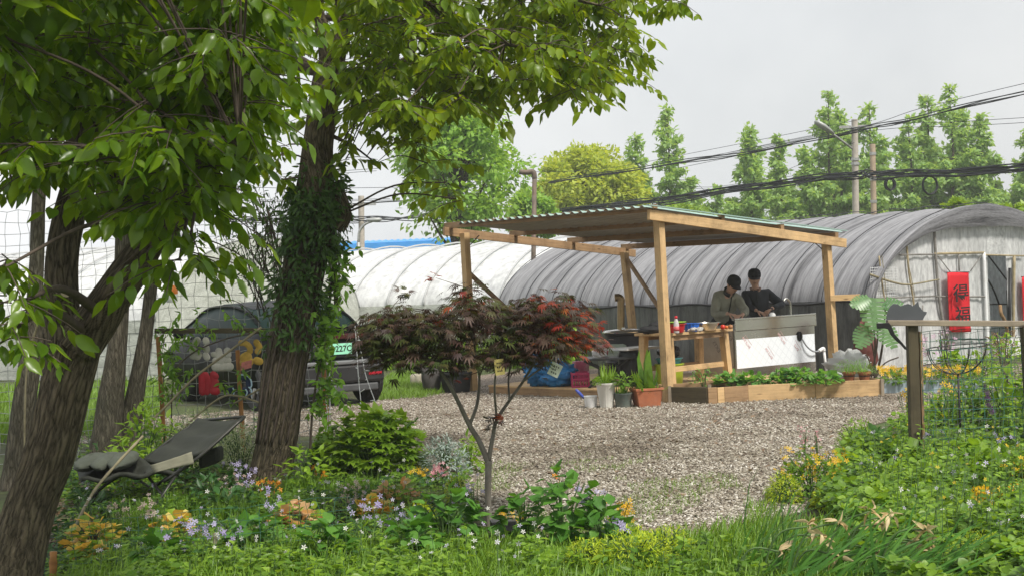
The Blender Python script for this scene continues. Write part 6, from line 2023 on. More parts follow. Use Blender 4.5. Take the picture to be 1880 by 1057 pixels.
m = MB(); m.grid(sheet(P(276, 853, 10.3), P(352, 829, 10.28), P(284, 868, 10.28), P(356, 849, 10.26), 8, .0, .004)); m.build('arm_flap', pmat('beige_canvas', (.20, .195, .14), .85, 0, .15, 8), lg, True, solid=.008)
m = MB(); m.frame_box(P(388, 838, 10.8), Vector((.16, .0, .05)), Vector((0, .2, 0)), upz * .12); m.build('pocket', OLIVEC, lg, bevel=.03)

# ------------------------------------------------------------------ foreground trees
BARK = barkmat('furrowed_bark', (.26, .215, .155), (.034, .028, .021), 38, 6.5, 1.3)
BARKD = barkmat('grey_bark', (.20, .18, .145), (.04, .035, .027), 34, 6.2, .9)
def trunk_tube(mb, pts, nseg=14, per=12, disp=.012, wrinkle=46):
    """pts (px, py, depth, diameter px); gnarled surface with vertical furrows"""
    rows = [(P(x, y, d), w * .79 * U(d) / 2) for x, y, d, w in pts]
    path = smooth_path([(*p, r) for p, r in rows], per)
    cen = [Vector(q[:3]) for q in path]; rs_ = [q[3] for q in path]
    base = len(mb.v)
    mb.tube(cen, rs_, 40)
    k = 40
    for i in range(len(cen)):
        for j in range(k):
            v = Vector(mb.v[base + i * k + j]); n_ = (v - cen[i])
            a = 2 * math.pi * j / k
            f = mnoise.noise(Vector((math.cos(a) * 9, math.sin(a) * 9, v.z * 3.2 + pts[0][0]))) + .6 * mnoise.noise(Vector((math.cos(a) * 2.2, math.sin(a) * 2.2, v.z * 1.1 + 7)))
            mb.v[base + i * k + j] = tuple(v + n_.normalized() * (disp * f * (rs_[i] / .15) ** .5 + (.30 * rs_[i] * math.exp(-max(0, v.z) / .09) * (.4 + .6 * math.cos(5 * a + pts[0][0]) ** 2) if pts[0][3] > 60 else 0)))
    return list(zip(cen, rs_))
CROWN1 = leafmat('crown_dark_green', [(.07, .15, .008), (.10, .19, .010), (.145, .24, .014), (.08, .16, .010)], trans=.5, rough=.30, spec=.5, tcol=(2.4, 2.0, .5))
CROWN2 = leafmat('crown_light_green', [(.14, .23, .010), (.18, .27, .014), (.10, .19, .010), (.23, .32, .02)], trans=.45, rough=.36, spec=.45, tcol=(2.3, 1.9, .45))

def bough_leaves(lb, mt, clumps, stems_, size, hang=.9, per=9, twl=.32, keep=None):
    """clump (px, py, depth, rx px, ry px, n twigs): twigs with alternate hanging leaves, joined back to the nearest limb"""
    cs = [(c, r) for s in stems_ for c, r in s]
    for (px, py, d, rx, ry, n) in clumps:
        c0 = P(px, py, d); u = U(d)
        near = min(cs, key=lambda q: (q[0] - c0).length + abs(min(0, c0.z - q[0].z)) * .5)
        mid = near[0].lerp(c0, .5) + upz * .10 * (near[0] - c0).length
        mt.tube(smooth_path([near[0], mid, c0], 6), list(np.linspace(min(.03 if n > 4 else .009, near[1] * .5), .006, 13)), 5, cap=False)
        for _ in range(n):
            o = c0 + Vector((random.gauss(0, .5) * rx * u, random.gauss(0, .5) * rx * u * 1.1, random.gauss(0, .5) * ry * u))
            a = random.uniform(0, 6.283)
            dr = Vector((math.cos(a), math.sin(a), random.uniform(-.5, .25))).normalized()
            L_ = twl * random.uniform(.6, 1.3)
            tw = [o + dr * (L_ * q) + Vector((0, 0, -.22 * L_ * q * q)) for q in (0, .33, .66, 1)]
            mt.tube(tw, [.004, .0035, .003, .002], 3, cap=False)
            ts_ = np.linspace(.12, 1, per)
            pos = np.array([tw[0].lerp(tw[3], float(q)) - upz * (.05 * L_ * float(q)) for q in ts_])
            side = np.array([(-1) ** i for i in range(per)])[:, None] * np.array(dr.cross(upz))[None]
            ax = np.array(dr)[None] * .55 + side * .8 + np.array([0, 0, -hang])[None] * RNG.uniform(.3, 1.2, (per, 1)) + RNG.normal(0, .22, (per, 3))
            nr = np.array([0, 0, 1.])[None] + side * .3 + RNG.normal(0, .45, (per, 3))
            sz = RNG.uniform(.5, 1.25, per) * size
            lb.put(T_LEAF, pos, ax, nr, sz, 0, RNG.uniform(.85, 1.2, per))
# --- the big forked tree at the left
t1 = thing('tree', 'big forked tree leaning at the left edge, its rough trunk splitting in two', 'tree', vert_at(P(10, 1100, 6.9), 0))
mb = MB()
D1_ = 6.9
st1 = [trunk_tube(mb, [(-10, 1190, 6.9, 150), (48, 960, 6.9, 118), (92, 830, 6.9, 118), (120, 720, 6.9, 116), (136, 640, 6.9, 122), (140, 600, 6.9, 118)], disp=.016),
       trunk_tube(mb, [(118, 650, 6.95, 96), (114, 560, 7.0, 78), (114, 480, 7.05, 74), (126, 400, 7.1, 72), (150, 300, 7.2, 62), (168, 200, 7.3, 56), (186, 90, 7.5, 52), (200, -80, 7.8, 46), (215, -400, 8.2, 34)]),
       trunk_tube(mb, [(140, 640, 6.85, 104), (176, 590, 6.85, 96), (215, 530, 6.85, 86), (250, 480, 6.85, 82), (290, 420, 6.9, 62), (335, 310, 7.0, 52), (385, 170, 7.2, 48), (420, 60, 7.5, 44), (455, -90, 7.9, 38), (500, -380, 8.4, 28)]),
       trunk_tube(mb, [(250, 470, 6.85, 50), (300, 440, 6.7, 42), (330, 400, 6.5, 30), (380, 330, 6.2, 20), (440, 270, 6.0, 12)]),
       trunk_tube(mb, [(25, 360, 7.3, 12), (90, 290, 7.2, 18), (155, 250, 7.2, 20)]),
       trunk_tube(mb, [(-60, 160, 6.9, 10), (30, 125, 6.9, 16), (110, 95, 7.1, 18), (190, 60, 7.5, 20)])]
mb.tube([P(112, 540, 6.8), P(121, 536, 6.62)], [.035, .026], 12)
mb.build('trunk', BARK, t1, True)
m = MB(); m.tube([P(121, 536, 6.615), P(121.2, 536, 6.605)], .024, 12); m.build('cut_stub', pmat('cut_wood', (.42, .36, .25), .8, 0, .2, 12), t1)
lb = LB(); mt = MB()
cl = []
rs = np.random.default_rng(5)
low = [(0, 275), (55, 300), (105, 320), (155, 330), (205, 360), (250, 390), (295, 400), (335, 385), (362, 345), (392, 290), (420, 250), (440, 215), (462, 170)]
for x, yb in low:
    for y in range(-40, yb - 20, 62):
        cl.append((x + rs.uniform(-25, 25), y + rs.uniform(-22, 22), rs.uniform(5.7, 8.3), 34, 28, 13))
    cl.append((x, yb - 34, rs.uniform(5.8, 6.6), 20, 12, 6))
gaps = [(238, 235, 34), (470, 300, 40), (440, 290, 28), (130, 330, 22), (545, 60, 24)]
cl = [c for c in cl if not any((c[0] - gx) ** 2 + (c[1] - gy) ** 2 < gr * gr for gx, gy, gr in gaps)]
cl += [(10, 490, 5.9, 28, 26, 7), (30, 560, 5.9, 26, 34, 8), (15, 610, 5.9, 20, 26, 5), (350, 430, 6.0, 30, 26, 6), (330, 475, 6.1, 26, 18, 6)]
bough_leaves(lb, mt, cl, st1, .105, 1.0, 9, .27)
# unseen boughs above and beside the frame, added to darken the garden below
for _ in range(110):
    cl2 = [(rs.uniform(-700, 560), rs.uniform(-900, -60), rs.uniform(5.0, 9.5), 120, 90, 6)]
    bough_leaves(lb, mt, cl2, st1, .17, .7)
mt.build('branch', TWIG, t1, True); lb.build('crown', [CROWN1], t1)

# --- the ivy-clad tree in the middle
t2 = thing('tree', 'dark furrowed tree right of the recliner, clad in ivy and reaching across the sky', 'tree', vert_at(P(490, 895, 11.5), 0))
mb = MB()
st2 = [trunk_tube(mb, [(484, 930, 11.5, 118), (492, 880, 11.5, 94), (508, 810, 11.5, 92), (516, 740, 11.5, 98), (524, 670, 11.5, 98), (543, 570, 11.5, 98), (560, 480, 11.5, 100), (578, 400, 11.5, 108), (580, 340, 11.5, 86), (584, 270, 11.55, 68), (594, 190, 11.6, 68), (606, 120, 11.65, 66)], disp=.016),
       trunk_tube(mb, [(604, 140, 11.6, 44), (598, 80, 11.6, 38), (584, 30, 11.6, 32), (566, -30, 11.6, 30), (520, -220, 11.6, 24)]),
       trunk_tube(mb, [(606, 140, 11.7, 56), (624, 70, 11.7, 40), (632, 0, 11.8, 34), (640, -90, 11.8, 30), (650, -300, 12, 22)]),
       trunk_tube(mb, [(612, 340, 11.5, 40), (632, 392, 11.45, 34), (618, 420, 11.45, 40)]),
       trunk_tube(mb, [(634, 30, 11.7, 20), (700, 20, 11.4, 17), (800, 40, 11.2, 13), (900, 75, 11.0, 9), (1010, 95, 10.9, 6), (1090, 110, 10.8, 4)]),
       trunk_tube(mb, [(626, 80, 11.7, 17), (690, 110, 11.9, 12), (760, 160, 12, 8), (800, 210, 12, 5)]),
       trunk_tube(mb, [(640, -60, 11.8, 18), (800, -40, 11.3, 14), (960, -20, 10.9, 9), (1100, 10, 10.6, 5)]),
       trunk_tube(mb, [(610, 250, 11.6, 10), (650, 270, 11.6, 5), (690, 300, 11.7, 3)])]
mb.build('trunk', BARK, t2, True)
lb = LB(); mt = MB(); cl = []
low2 = [(540, 40), (672, 205), (685, 215), (720, 225), (760, 232), (800, 185), (840, 195), (880, 190), (920, 165), (960, 140), (1000, 165), (1040, 185), (1075, 155), (1105, 160), (1130, 110), (1150, 60)]
for x, yb in low2:
    for y in range(-50, yb - 12, 32):
        cl.append((x + rs.uniform(-22, 22), y + rs.uniform(-16, 16), rs.uniform(9.8, 13.0), 30, 22, 7))
    cl.append((x, yb - 20, rs.uniform(10.2, 11.8), 18, 12, 4))
cl = [c for c in cl if not ((c[0] - 1145) ** 2 + (c[1] - 20) ** 2 < 26 ** 2 or (c[0] - 960) ** 2 / 2 + (c[1] - 130) ** 2 < 18 ** 2)]
cl += [(720, 235, 11.6, 18, 16, 4), (640, 255, 11.5, 14, 10, 3), (770, 262, 11.4, 18, 12, 4), (785, 300, 11.3, 14, 14, 3), (820, 335, 11.2, 14, 12, 3), (838, 365, 11.2, 9, 7, 2), (655, 230, 11.8, 20, 16, 5), (602, 205, 11.4, 6, 5, 1), (515, 285, 11.2, 16, 14, 4), (530, 265, 11.3, 12, 12, 3),
       (1230, 2, 10.6, 16, 4, 2), (1270, -4, 10.6, 16, 4, 2), (1155, 45, 10.7, 10, 12, 3), (635, 292, 11.5, 9, 6, 2), (520, 330, 11.2, 10, 5, 2)]
bough_leaves(lb, mt, cl, st2, .118, .95, 9, .30)
for _ in range(70):  # unseen boughs above the frame, more of the shading canopy
    bough_leaves(lb, mt, [(rs.uniform(450, 1100), rs.uniform(-500, -60), rs.uniform(9.5, 14.5), 110, 80, 5)], st2, .14, .7)
for _ in range(46):   # the far side of the crown, seen as background foliage behind the big tree
    bough_leaves(lb, mt, [(rs.uniform(-20, 560), rs.uniform(-60, 180), rs.uniform(12.6, 15), 50, 40, 7)], st2, .12, .8)
mt.build('branch', TWIG, t2, True); lb.build('crown', [CROWN2], t2)

# --- three plainer trunks behind
CROWN3 = CROWN1
for pts, lab, hgt in (([(25, 900, 12.2, 62), (42, 760, 12.2, 54), (58, 640, 12.2, 46), (66, 520, 12.2, 34), (70, 400, 12.3, 30), (80, 200, 12.5, 26), (85, -80, 12.8, 20)], 'dark trunk at the far left behind the big forked tree', 0),
                      ([(192, 850, 13.0, 78), (203, 740, 13.0, 62), (215, 640, 13.0, 44), (222, 540, 13.1, 38), (226, 430, 13.2, 34), (230, 250, 13.4, 28), (232, -60, 13.8, 20)], 'grey trunk close behind the fork of the big tree', 0),
                      ([(232, 840, 13.1, 62), (246, 740, 13.1, 46), (262, 650, 13.1, 34), (274, 560, 13.2, 28), (280, 480, 13.2, 26), (286, 330, 13.4, 22), (300, -40, 13.8, 16)], 'slim grey trunk just left of the round feeder', 0)):
    t = thing('tree', lab, 'tree', vert_at(P(*pts[0][:3]), 0))
    mb = MB(); pts = [(pts[0][0] - 8, pts[0][1] + 60, pts[0][2], pts[0][3] * 1.2)] + pts
    st = [trunk_tube(mb, pts)]; mb.build('trunk', BARKD, t, True)
    lb = LB(); mt = MB(); x0 = pts[-1][0]
    bough_leaves(lb, mt, [(x0 + rs.uniform(-160, 160), rs.uniform(-160, 260), pts[3][2] + rs.uniform(-.8, 1.6), 60, 46, 6) for _ in range(24)], st, .115, .8)
    bough_leaves(lb, mt, [(x0 + rs.uniform(-300, 300), rs.uniform(-700, -100), pts[3][2] + rs.uniform(-2, 3), 110, 90, 5) for _ in range(26)], st, .15, .7)  # coarse unseen leaves overhead, also part of the shading canopy
    mt.build('branch', TWIG, t, True); lb.build('crown', [CROWN3], t)

# --- ivy and thin-leaved climber on the middle trunk
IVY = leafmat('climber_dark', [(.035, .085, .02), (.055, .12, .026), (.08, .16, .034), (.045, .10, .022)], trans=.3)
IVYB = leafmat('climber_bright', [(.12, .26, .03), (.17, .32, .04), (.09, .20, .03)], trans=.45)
iv = thing('climbing_plant', 'dense narrow leaved climber wrapping the middle trunk', 'climber', vert_at(P(545, 640, 11.3), 0))
lb = LB()
for i in range(190):
    q = rs.uniform(0, 1) ** .8
    c, r = st2[0][int(len(st2[0]) * (.40 + .34 * q)) % len(st2[0])]
    an = rs.uniform(math.pi * 1.12, math.pi * 2.1)
    p = c + Vector((math.cos(an) * (r + .02), math.sin(an) * (r + .03), rs.uniform(-.12, .12)))
    out = Vector((math.cos(an), math.sin(an), -.3))
    n = 12
    pos = np.array(p)[None] + rdir(n) * .075
    lb.put(T_NARROW, pos, rdir(n) * .7 + np.array(out)[None] * .6 + np.array([0, 0, -.5]), np.array(out)[None] + rdir(n) * .6, RNG.uniform(.05, .10, n), 0, 1.3)
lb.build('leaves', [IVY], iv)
m = MB()
for k in range(7):
    q = [c + Vector((math.cos(a) * (r + .012), math.sin(a) * (r + .012), 0)) for (c, r), a in zip(st2[0][24:96:8], np.linspace(3.6 + k * .35, 4.4 + k * .3, 9))]
    m.tube(smooth_path(q, 4), .009, 5)
m.build('stem', TWIG, iv, True)
def spray(m, lb, p0, p1, n, size, tpl=T_NARROW, width=1.3, mi=0, sagz=.0, r=.004):
    """an arching stem carrying pairs of small leaves"""
    p0, p1 = Vector(p0), Vector(p1)
    mid = p0.lerp(p1, .5) + upz * sagz
    path = smooth_path([p0, mid, p1], 6)
    m.tube(path, list(np.linspace(r, r * .4, len(path))), 4, cap=False)
    k = RNG.integers(2, len(path), n)
    pos = np.array([path[i] for i in k]) + RNG.normal(0, .012, (n, 3))
    lb.put(tpl, pos, rdir(n) + np.array([0, 0, -.25]), np.array([0, -.2, 1.]) + rdir(n) * .6, RNG.uniform(.6, 1.2, n) * size, mi, width)
nd_ = thing('climbing_plant', 'loose dark sprays of small narrow leaves against the white tunnel, left of the middle trunk', 'climber', vert_at(P(500, 640, 11.9), 0))
lb = LB(); m = MB()
for i in range(48):
    a = P(rs.uniform(470, 540), rs.uniform(400, 600), 11.9); b = P(rs.uniform(385, 535), rs.uniform(320, 560) if i % 3 else rs.uniform(320, 430), 11.9 + rs.uniform(-.4, .4))
    spray(m, lb, a, b, 17, .062, sagz=rs.uniform(0, .12), r=.005)
m.tube(smooth_path([vert_at(P(500, 640, 11.9), 0), P(500, 640, 11.9), P(515, 500, 11.9), P(490, 380, 11.9)], 5), .012, 5)
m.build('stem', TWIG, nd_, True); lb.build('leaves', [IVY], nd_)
br = thing('climbing_plant', 'sunlit yellow green vine hanging on the right side of the middle trunk', 'climber', vert_at(P(608, 640, 11.3), 0))
lb = LB(); m = MB()
for i in range(52):
    y = rs.uniform(440, 760); x = 606 + rs.uniform(-8, 12) - max(0, y - 600) * .16
    a = P(x, y, 11.6); b = P(x + rs.uniform(-26, 46 if y < 585 or y > 680 else 6), y + rs.uniform(-20, 45), 11.5 + rs.uniform(-.4, .3))
    spray(m, lb, a, b, 14, .085, T_LEAF, 1.0, sagz=.03)
m.tube(smooth_path([vert_at(P(560, 740, 11.5), 0), P(575, 740, 11.5), P(600, 600, 11.6), P(615, 440, 11.6)], 6), .010, 5)
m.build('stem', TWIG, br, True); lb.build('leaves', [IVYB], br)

fv = thing('climbing_plant', 'bright young vine shoots scrambling over the wire fence around the painted cut-out shapes', 'climber', vert_at(P(380, 740, 13.5), 0))
lb = LB(); m = MB()
for i in range(34):
    x, y = rs.uniform(296, 342), rs.uniform(630, 740)
    if i % 4 == 0: x, y = rs.uniform(300, 480), rs.uniform(600, 622)
    if i % 9 == 0: x, y = rs.uniform(415, 440), rs.uniform(680, 740)
    a = P(x, y, 13.45); b = P(x + rs.uniform(-30, 30), y + rs.uniform(-40, 20), 13.4 + rs.uniform(-.15, .1))
    spray(m, lb, a, b, 11, .085, T_LEAF, .8, sagz=.02, r=.004)
m.tube(smooth_path([vert_at(P(310, 740, 13.5), 0), P(318, 700, 13.5), P(350, 650, 13.48), P(420, 620, 13.46), P(478, 610, 13.45)], 6), .007, 5)
m.build('stem', TWIG, fv, True); lb.build('leaves', [IVYB], fv)
# --- the purple maple
mp = thing('maple_tree', 'small Japanese maple with a flat purple and red crown in the middle foreground', 'tree', vert_at(P(898, 966, 9.35), 0))
MD = 9.35
MBARK = pmat('smooth_maple_bark', (.15, .135, .11), .75, 0, .35, 16, (1, 1, .3), .3, dirt=(.30, .29, .26), dirt_amt=.5)
mb = MB()
def limb(pts, n=9):
    q = smooth_path([(*P(x, y, d), w * .85 * U(d) / 2) for x, y, d, w in pts], 6)
    mb.tube([Vector(a[:3]) for a in q], [a[3] for a in q], n)
    return [(Vector(a[:3]), a[3]) for a in q]
ms = [limb([(899, 990, MD, 17), (897, 940, MD, 14), (896, 890, MD, 14), (897, 845, MD, 15)], 12),
      limb([(897, 850, MD, 14), (880, 810, MD, 12), (862, 780, MD, 11), (838, 730, MD - .05, 9), (815, 690, MD - .1, 7), (790, 660, MD - .15, 5), (745, 640, MD - .2, 3)]),
      limb([(897, 845, MD, 11), (905, 800, MD, 9), (912, 770, MD, 8), (935, 735, MD + .05, 7), (960, 700, MD + .1, 6), (985, 660, MD + .1, 5), (1010, 630, MD + .1, 3.5)]),
      limb([(862, 780, MD, 8), (876, 740, MD, 7), (880, 690, MD + .1, 5.5), (872, 640, MD + .15, 4), (865, 590, MD + .15, 3)]),
      limb([(838, 730, MD, 6), (828, 690, MD + .2, 5), (822, 640, MD + .25, 4), (815, 590, MD + .25, 2.5)]),
      limb([(912, 770, MD, 6), (908, 710, MD - .1, 4.5), (915, 650, MD - .15, 3.5), (925, 600, MD - .15, 2)]),
      limb([(935, 735, MD, 5), (934, 690, MD + .15, 4), (945, 640, MD + .2, 3), (960, 590, MD + .2, 2)]),
      limb([(880, 690, MD, 4), (895, 660, MD - .1, 3), (930, 630, MD - .2, 2)]),
      limb([(960, 700, MD, 4), (1000, 670, MD - .1, 3), (1045, 640, MD - .1, 2)])]
mb.build('trunk', MBARK, mp, True)
M_DARK = leafmat('maple_purple', [(.045, .024, .022), (.075, .040, .032), (.10, .062, .045), (.045, .036, .022), (.06, .05, .025)], trans=.25, tcol=(1.3, .85, .5), spec=.45)
M_GREEN = leafmat('maple_bronze_green', [(.04, .065, .016), (.06, .09, .02), (.07, .07, .022), (.10, .09, .03)], trans=.3, tcol=(1.5, 1.2, .5))
M_RED = leafmat('maple_red', [(.30, .035, .03), (.36, .09, .03), (.24, .04, .035), (.30, .12, .03)], trans=.4, tcol=(1.8, .9, .6))
lb = LB()
layers = []
for i in range(136):
    x = rs.uniform(690, 1078); k = (x - 897) / 200
    topy = 540 + 26 * abs(k) ** 2 + (14 if x < 760 else 0) - 16 * math.sin(x * .045) - 10 * math.sin(x * .11 + 1)
    boty = 672 - 34 * max(0, k) - 8 * max(0, -k)
    y = topy + (boty - topy) * rs.uniform(.06, .92)
    layers.append((x, y, MD + rs.uniform(-.55, .55) * (1 - abs(k) * .3)))
mtw = MB(); cs = [q for s in ms for q in s]
for (x, y, d) in layers:
    c0 = P(x, y, d)
    near = min(cs, key=lambda q: (q[0] - c0).length)
    mtw.tube(smooth_path([near[0], near[0].lerp(c0, .5) + upz * .03, c0], 4), [.005, .0045, .004, .0035, .003, .003, .0025, .002, .002], 4, cap=False)
    n = 28
    a = RNG.uniform(0, 6.283, n); r_ = RNG.uniform(.02, .20, n)
    pos = np.array(c0)[None] + np.stack([np.cos(a) * r_, np.sin(a) * r_, -.35 * r_ + RNG.normal(0, .03, n)], 1)
    ax = np.stack([np.cos(a), np.sin(a), RNG.uniform(-.75, .0, n)], 1) + rdir(n) * .25
    nr = np.stack([np.cos(a) * .35, np.sin(a) * .35, np.ones(n)], 1) + rdir(n) * .3
    right = max(0, (x - 985) / 100); topn = max(0, (600 - y) / 60)
    pr_red = min(.8, .0 + .55 * right + .05 * topn); pr_g = .62 if (y > 600 and x < 830) else (.34 if x < 960 else .16)
    u = RNG.uniform(0, 1, n)
    mi = np.where(u < pr_red, 2, np.where(u < pr_red + pr_g, 1, 0))
    lb.put(T_PALM, pos, ax, nr, RNG.uniform(.055, .10, n), mi)
for x, y, n, red in ((800, 510, 5, 1), (850, 545, 10, 0), (740, 540, 10, 0), (880, 528, 6, 0), (1035, 568, 10, 1), (1075, 590, 12, 1), (1092, 600, 8, 1), (905, 775, 14, 0), (925, 760, 6, 1), (855, 690, 3, 1), (700, 575, 8, 0), (985, 555, 8, 1)):
    c0 = P(x, y, MD + rs.uniform(-.2, .2)); near = min(cs + [(P(q[0], q[1], q[2]), .003) for q in layers], key=lambda q: (q[0] - c0).length)
    mtw.tube([near[0], c0], [.003, .0015], 4, cap=False)
    a = RNG.uniform(0, 6.283, n); pos = np.array(c0)[None] + rdir(n) * .05
    lb.put(T_PALM, pos, np.stack([np.cos(a), np.sin(a), RNG.uniform(-.5, .6, n)], 1), rdir(n) * .4 + np.array([0, -.2, 1.]), RNG.uniform(.055, .09, n), 2 if red else RNG.integers(0, 2, n))
mtw.build('twig', TWIG, mp, True)
lb.build('crown', [M_DARK, M_GREEN, M_RED], mp)
for px, py, w, h, rot, lab, col in ((917, 673, .062, .10, .08, 'yellow nursery tag hanging in the maple, left of the white one', (.50, .42, .14)), (1019, 678, .075, .085, -.5, 'white nursery tag hanging tilted on the right of the maple', (.55, .60, .50))):
    c = P(px, py, MD - .38); t = thing('tag', lab, 'tag', c, None)
    ux = Vector((math.cos(rot), .25, math.sin(rot))).normalized(); uy = Vector((-math.sin(rot), 0, math.cos(rot)))
    m = MB(); m.frame_box(c, ux * w, uy * h, ux.cross(uy).normalized() * .0015); m.build('card', pmat('tag_%d' % px, col, .5, 0, .12, 12), t)
    m = MB()
    for k in range(3):
        for j in range(3 - k % 2):
            m.frame_box(c + uy * h * (.25 - .25 * k) + ux * w * (-.2 + .2 * j) - ux.cross(uy).normalized() * (.002 if ux.cross(uy).y > 0 else -.002), ux * w * .12, uy * h * .09, ux.cross(uy).normalized() * .0008)
    m.build('print', INK, t)
    m = MB(); m.tube([c + uy * h * .5, c + upz * .14 + Vector((0, .12, 0))], .0015, 4); m.build('string', BLACKCABLE, t)
# ------------------------------------------------------------------ right garden fence, cat, basket stake
RD = 10.7
rf = thing('garden_fence', 'timber post and rail garden fence with green wire mesh at the right', 'fence', vert_at(P(1676, 880, RD), 0))
m = MB(); a = P(1674, 596, RD); b = P(1683, 900, RD); m.beam(Vector((b.x, b.y, 0)), a, .078, .078, (0, 1, 0)); m.build('post', PINE2 if False else DARKWOOD, rf, bevel=.004)
m = MB(); m.frame_box((a + b) / 2 + Vector((.053, -.01, 0)), a - vert_at(b, 0), Vector((.018, 0, 0)), Vector((0, .07, 0))); m.build('lit_side', PINE2, rf)  # lighter strip added in place of the dark post's lit right side
a2 = P(1886, 600, RD - .1); m = MB(); m.beam(vert_at(a2 + Vector((.02, 0, 0)), 0), a2, .088, .088, (0, 1, 0)); m.build('post', DARKWOOD, rf, bevel=.004)
m = MB(); m.beam(P(1628, 592, RD - .01), P(1960, 594, RD - .1), .09, .042); m.build('rail', GREYWOOD, rf, bevel=.004)
m = MB(); wire_grid(m, P(1690, 700, RD).x, P(1960, 700, RD).x, .06, P(1700, 607, RD).z, RD - .05, RD - .1, .075, .075, .0025, .008, 9); m.build('mesh', GREENWIRE, rf)
m = MB(); wire_grid(m, P(1690, 700, RD).x, P(1960, 700, RD).x, .06, P(1700, 612, RD).z, RD + .02, RD + .02, .055, .11, .0016, .012, 10); m.build('mesh', GREYWIRE, rf)
# the flat cat ornament lying on the rail
cat = thing('cat_ornament', 'flat dark metal cat silhouette lying on the fence rail', 'ornament', P(1666, 588, RD))
cp_ = [(1627, 588), (1628, 578), (1631, 568), (1636, 560), (1642, 556), (1649, 557), (1654, 561), (1662, 558.5), (1668, 557), (1673, 559), (1676, 562), (1681, 559), (1687, 553), (1688, 562), (1692, 568), (1696, 572), (1702, 573.5), (1701, 577), (1697, 582), (1694, 588)]
o = P(1666, 588, RD - .02); s_ = U(RD)
CATM = pmat('cat_slate_paint', (.075, .08, .088), .45, 0, .08, 8)
m = MB(); m.prism([((x - 1666) * s_, (588 - y) * s_) for x, y in cp_], o, Vector((1, 0, 0)), Vector((0, 0, 1)), .012); m.build('body', CATM, cat, bevel=.002)
m = MB(); tp = [(1607, 590), (1630, 590), (1634, 596), (1640, 612), (1650, 624), (1658, 634), (1662, 641), (1657, 640), (1650, 631), (1640, 622), (1632, 612), (1628, 602), (1622, 600), (1608, 600)]
m.prism([((x - 1666) * s_, (588 - y) * s_) for x, y in tp], o - Vector((0, .03, 0)), Vector((1, 0, 0)), Vector((0, 0, 1)), .014); m.build('tail', BLACKMETAL, cat, bevel=.002)
# wire bowl on a stake
bd = 11.2
c = P(1757, 636, bd); R_ = 56 * U(bd); zb_ = P(1757, 686, bd).z
ws = thing('wire_planter', 'half round black wire basket on a tall stake behind the right fence', 'planter', vert_at(P(1760, 700, bd), 0))
m = MB(); tilt = lambda an: c + Vector((R_ * math.cos(an), R_ * .85 * math.sin(an), .015 * math.cos(an) + .0))
m.tube([tilt(an) for an in np.linspace(0, 6.283, 33)[:-1]], .004, 5, closed=True)
for k in range(4):
    an = k * math.pi / 4 + .1
    m.tube([c.lerp(tilt(an), math.sin(t)) * 1 + Vector((0, 0, (zb_ - c.z) * math.cos(t))) for t in np.linspace(math.pi / 2, 0, 10)] + [c.lerp(tilt(an + math.pi), math.sin(t)) + Vector((0, 0, (zb_ - c.z) * math.cos(t))) for t in np.linspace(.1, math.pi / 2, 10)], .004, 5)
m.build('basket', BLACKMETAL, ws, True)
m = MB(); m.tube([Vector((c.x, c.y, 0)), Vector((c.x, c.y, zb_))], .009, 8); m.build('stake', BLACKMETAL, ws, True)

# ------------------------------------------------------------------ garden stuff: grass and ground cover
GRASS = leafmat('grass_blades', [(.10, .21, .018), (.145, .27, .024), (.20, .34, .036), (.11, .21, .026)], trans=.35, tcol=(1.7, 1.5, .6))
GRASSY = leafmat('grass_verge_blades', [(.13, .25, .03), (.19, .32, .04), (.16, .28, .035)], trans=.35, tcol=(1.5, 1.4, .6))
def grass(poly_px, n, h, mat, name, label, width=1.0, near=5.5, far=26, lean=0.25, patchy=None):
    W = [G(*q) for q in poly_px]
    q = scatter([(w.x, w.y) for w in W], n, near, far)
    if patchy is not None:
        q = q[np.array([mnoise.noise(Vector((x * 1.5, y * .8, 2))) + .35 * mnoise.noise(Vector((x * 5, y * 3, 8))) > patchy for x, y in q])]
    pos = np.c_[q, np.zeros(len(q))]
    a = RNG.uniform(0, 6.283, len(q)); l = RNG.uniform(.1, .75, len(q))
    ax = np.stack([np.cos(a) * l + lean, np.sin(a) * l, np.ones(len(q))], 1)
    nr = np.stack([-np.cos(a), -np.sin(a), np.full(len(q), .6)], 1)
    lb = LB(); lb.put(T_BLADE, pos, ax, nr, RNG.uniform(.5, 1.15, len(q)) * h, 0, width)
    return settag(lb.build(name, [mat]), label, 'grass', kind='stuff')
grass([(-200, 1250), (200, 1040), (420, 1010), (640, 1000), (820, 1000), (960, 1010), (1060, 1030), (1300, 985), (1420, 975), (1520, 970), (1640, 990), (1800, 1010), (2000, 1030), (2000, 1250)], 46000, .16, GRASS, 'grass', 'long green grass along the bottom of the garden', 1.5)
grass([(696, 735), (700, 700), (730, 678), (820, 676), (860, 712), (780, 730)], 9000, .10, GRASSY, 'grass', 'bright grass verge between the car and the deck', 2.2)
grass([(-60, 820), (-60, 700), (60, 660), (160, 650), (300, 640), (300, 760), (180, 800)], 9000, .22, GRASSY, 'grass', 'sunny grass beyond the trunks at the far left', 2.2)
grass([(860, 900), (930, 830), (1160, 820), (1330, 850), (1380, 920), (1260, 985), (1000, 985)], 13000, .045, GRASSY, 'grass', 'thin grass tufts creeping over the gravel', 2.4, patchy=.10)
grass([(900, 960), (1080, 985), (1300, 960), (1420, 900), (1440, 990), (1250, 1015), (1000, 1010)], 2600, .09, GRASS, 'grass', 'ragged grass along the front edge of the gravel', 2.0, patchy=-.1)
grass([(1960, 745), (2500, 745), (2500, 1250), (2080, 1250)], 9000, .16, GRASSY, 'grass', 'rough grass beyond the right edge of the garden', 2.2)
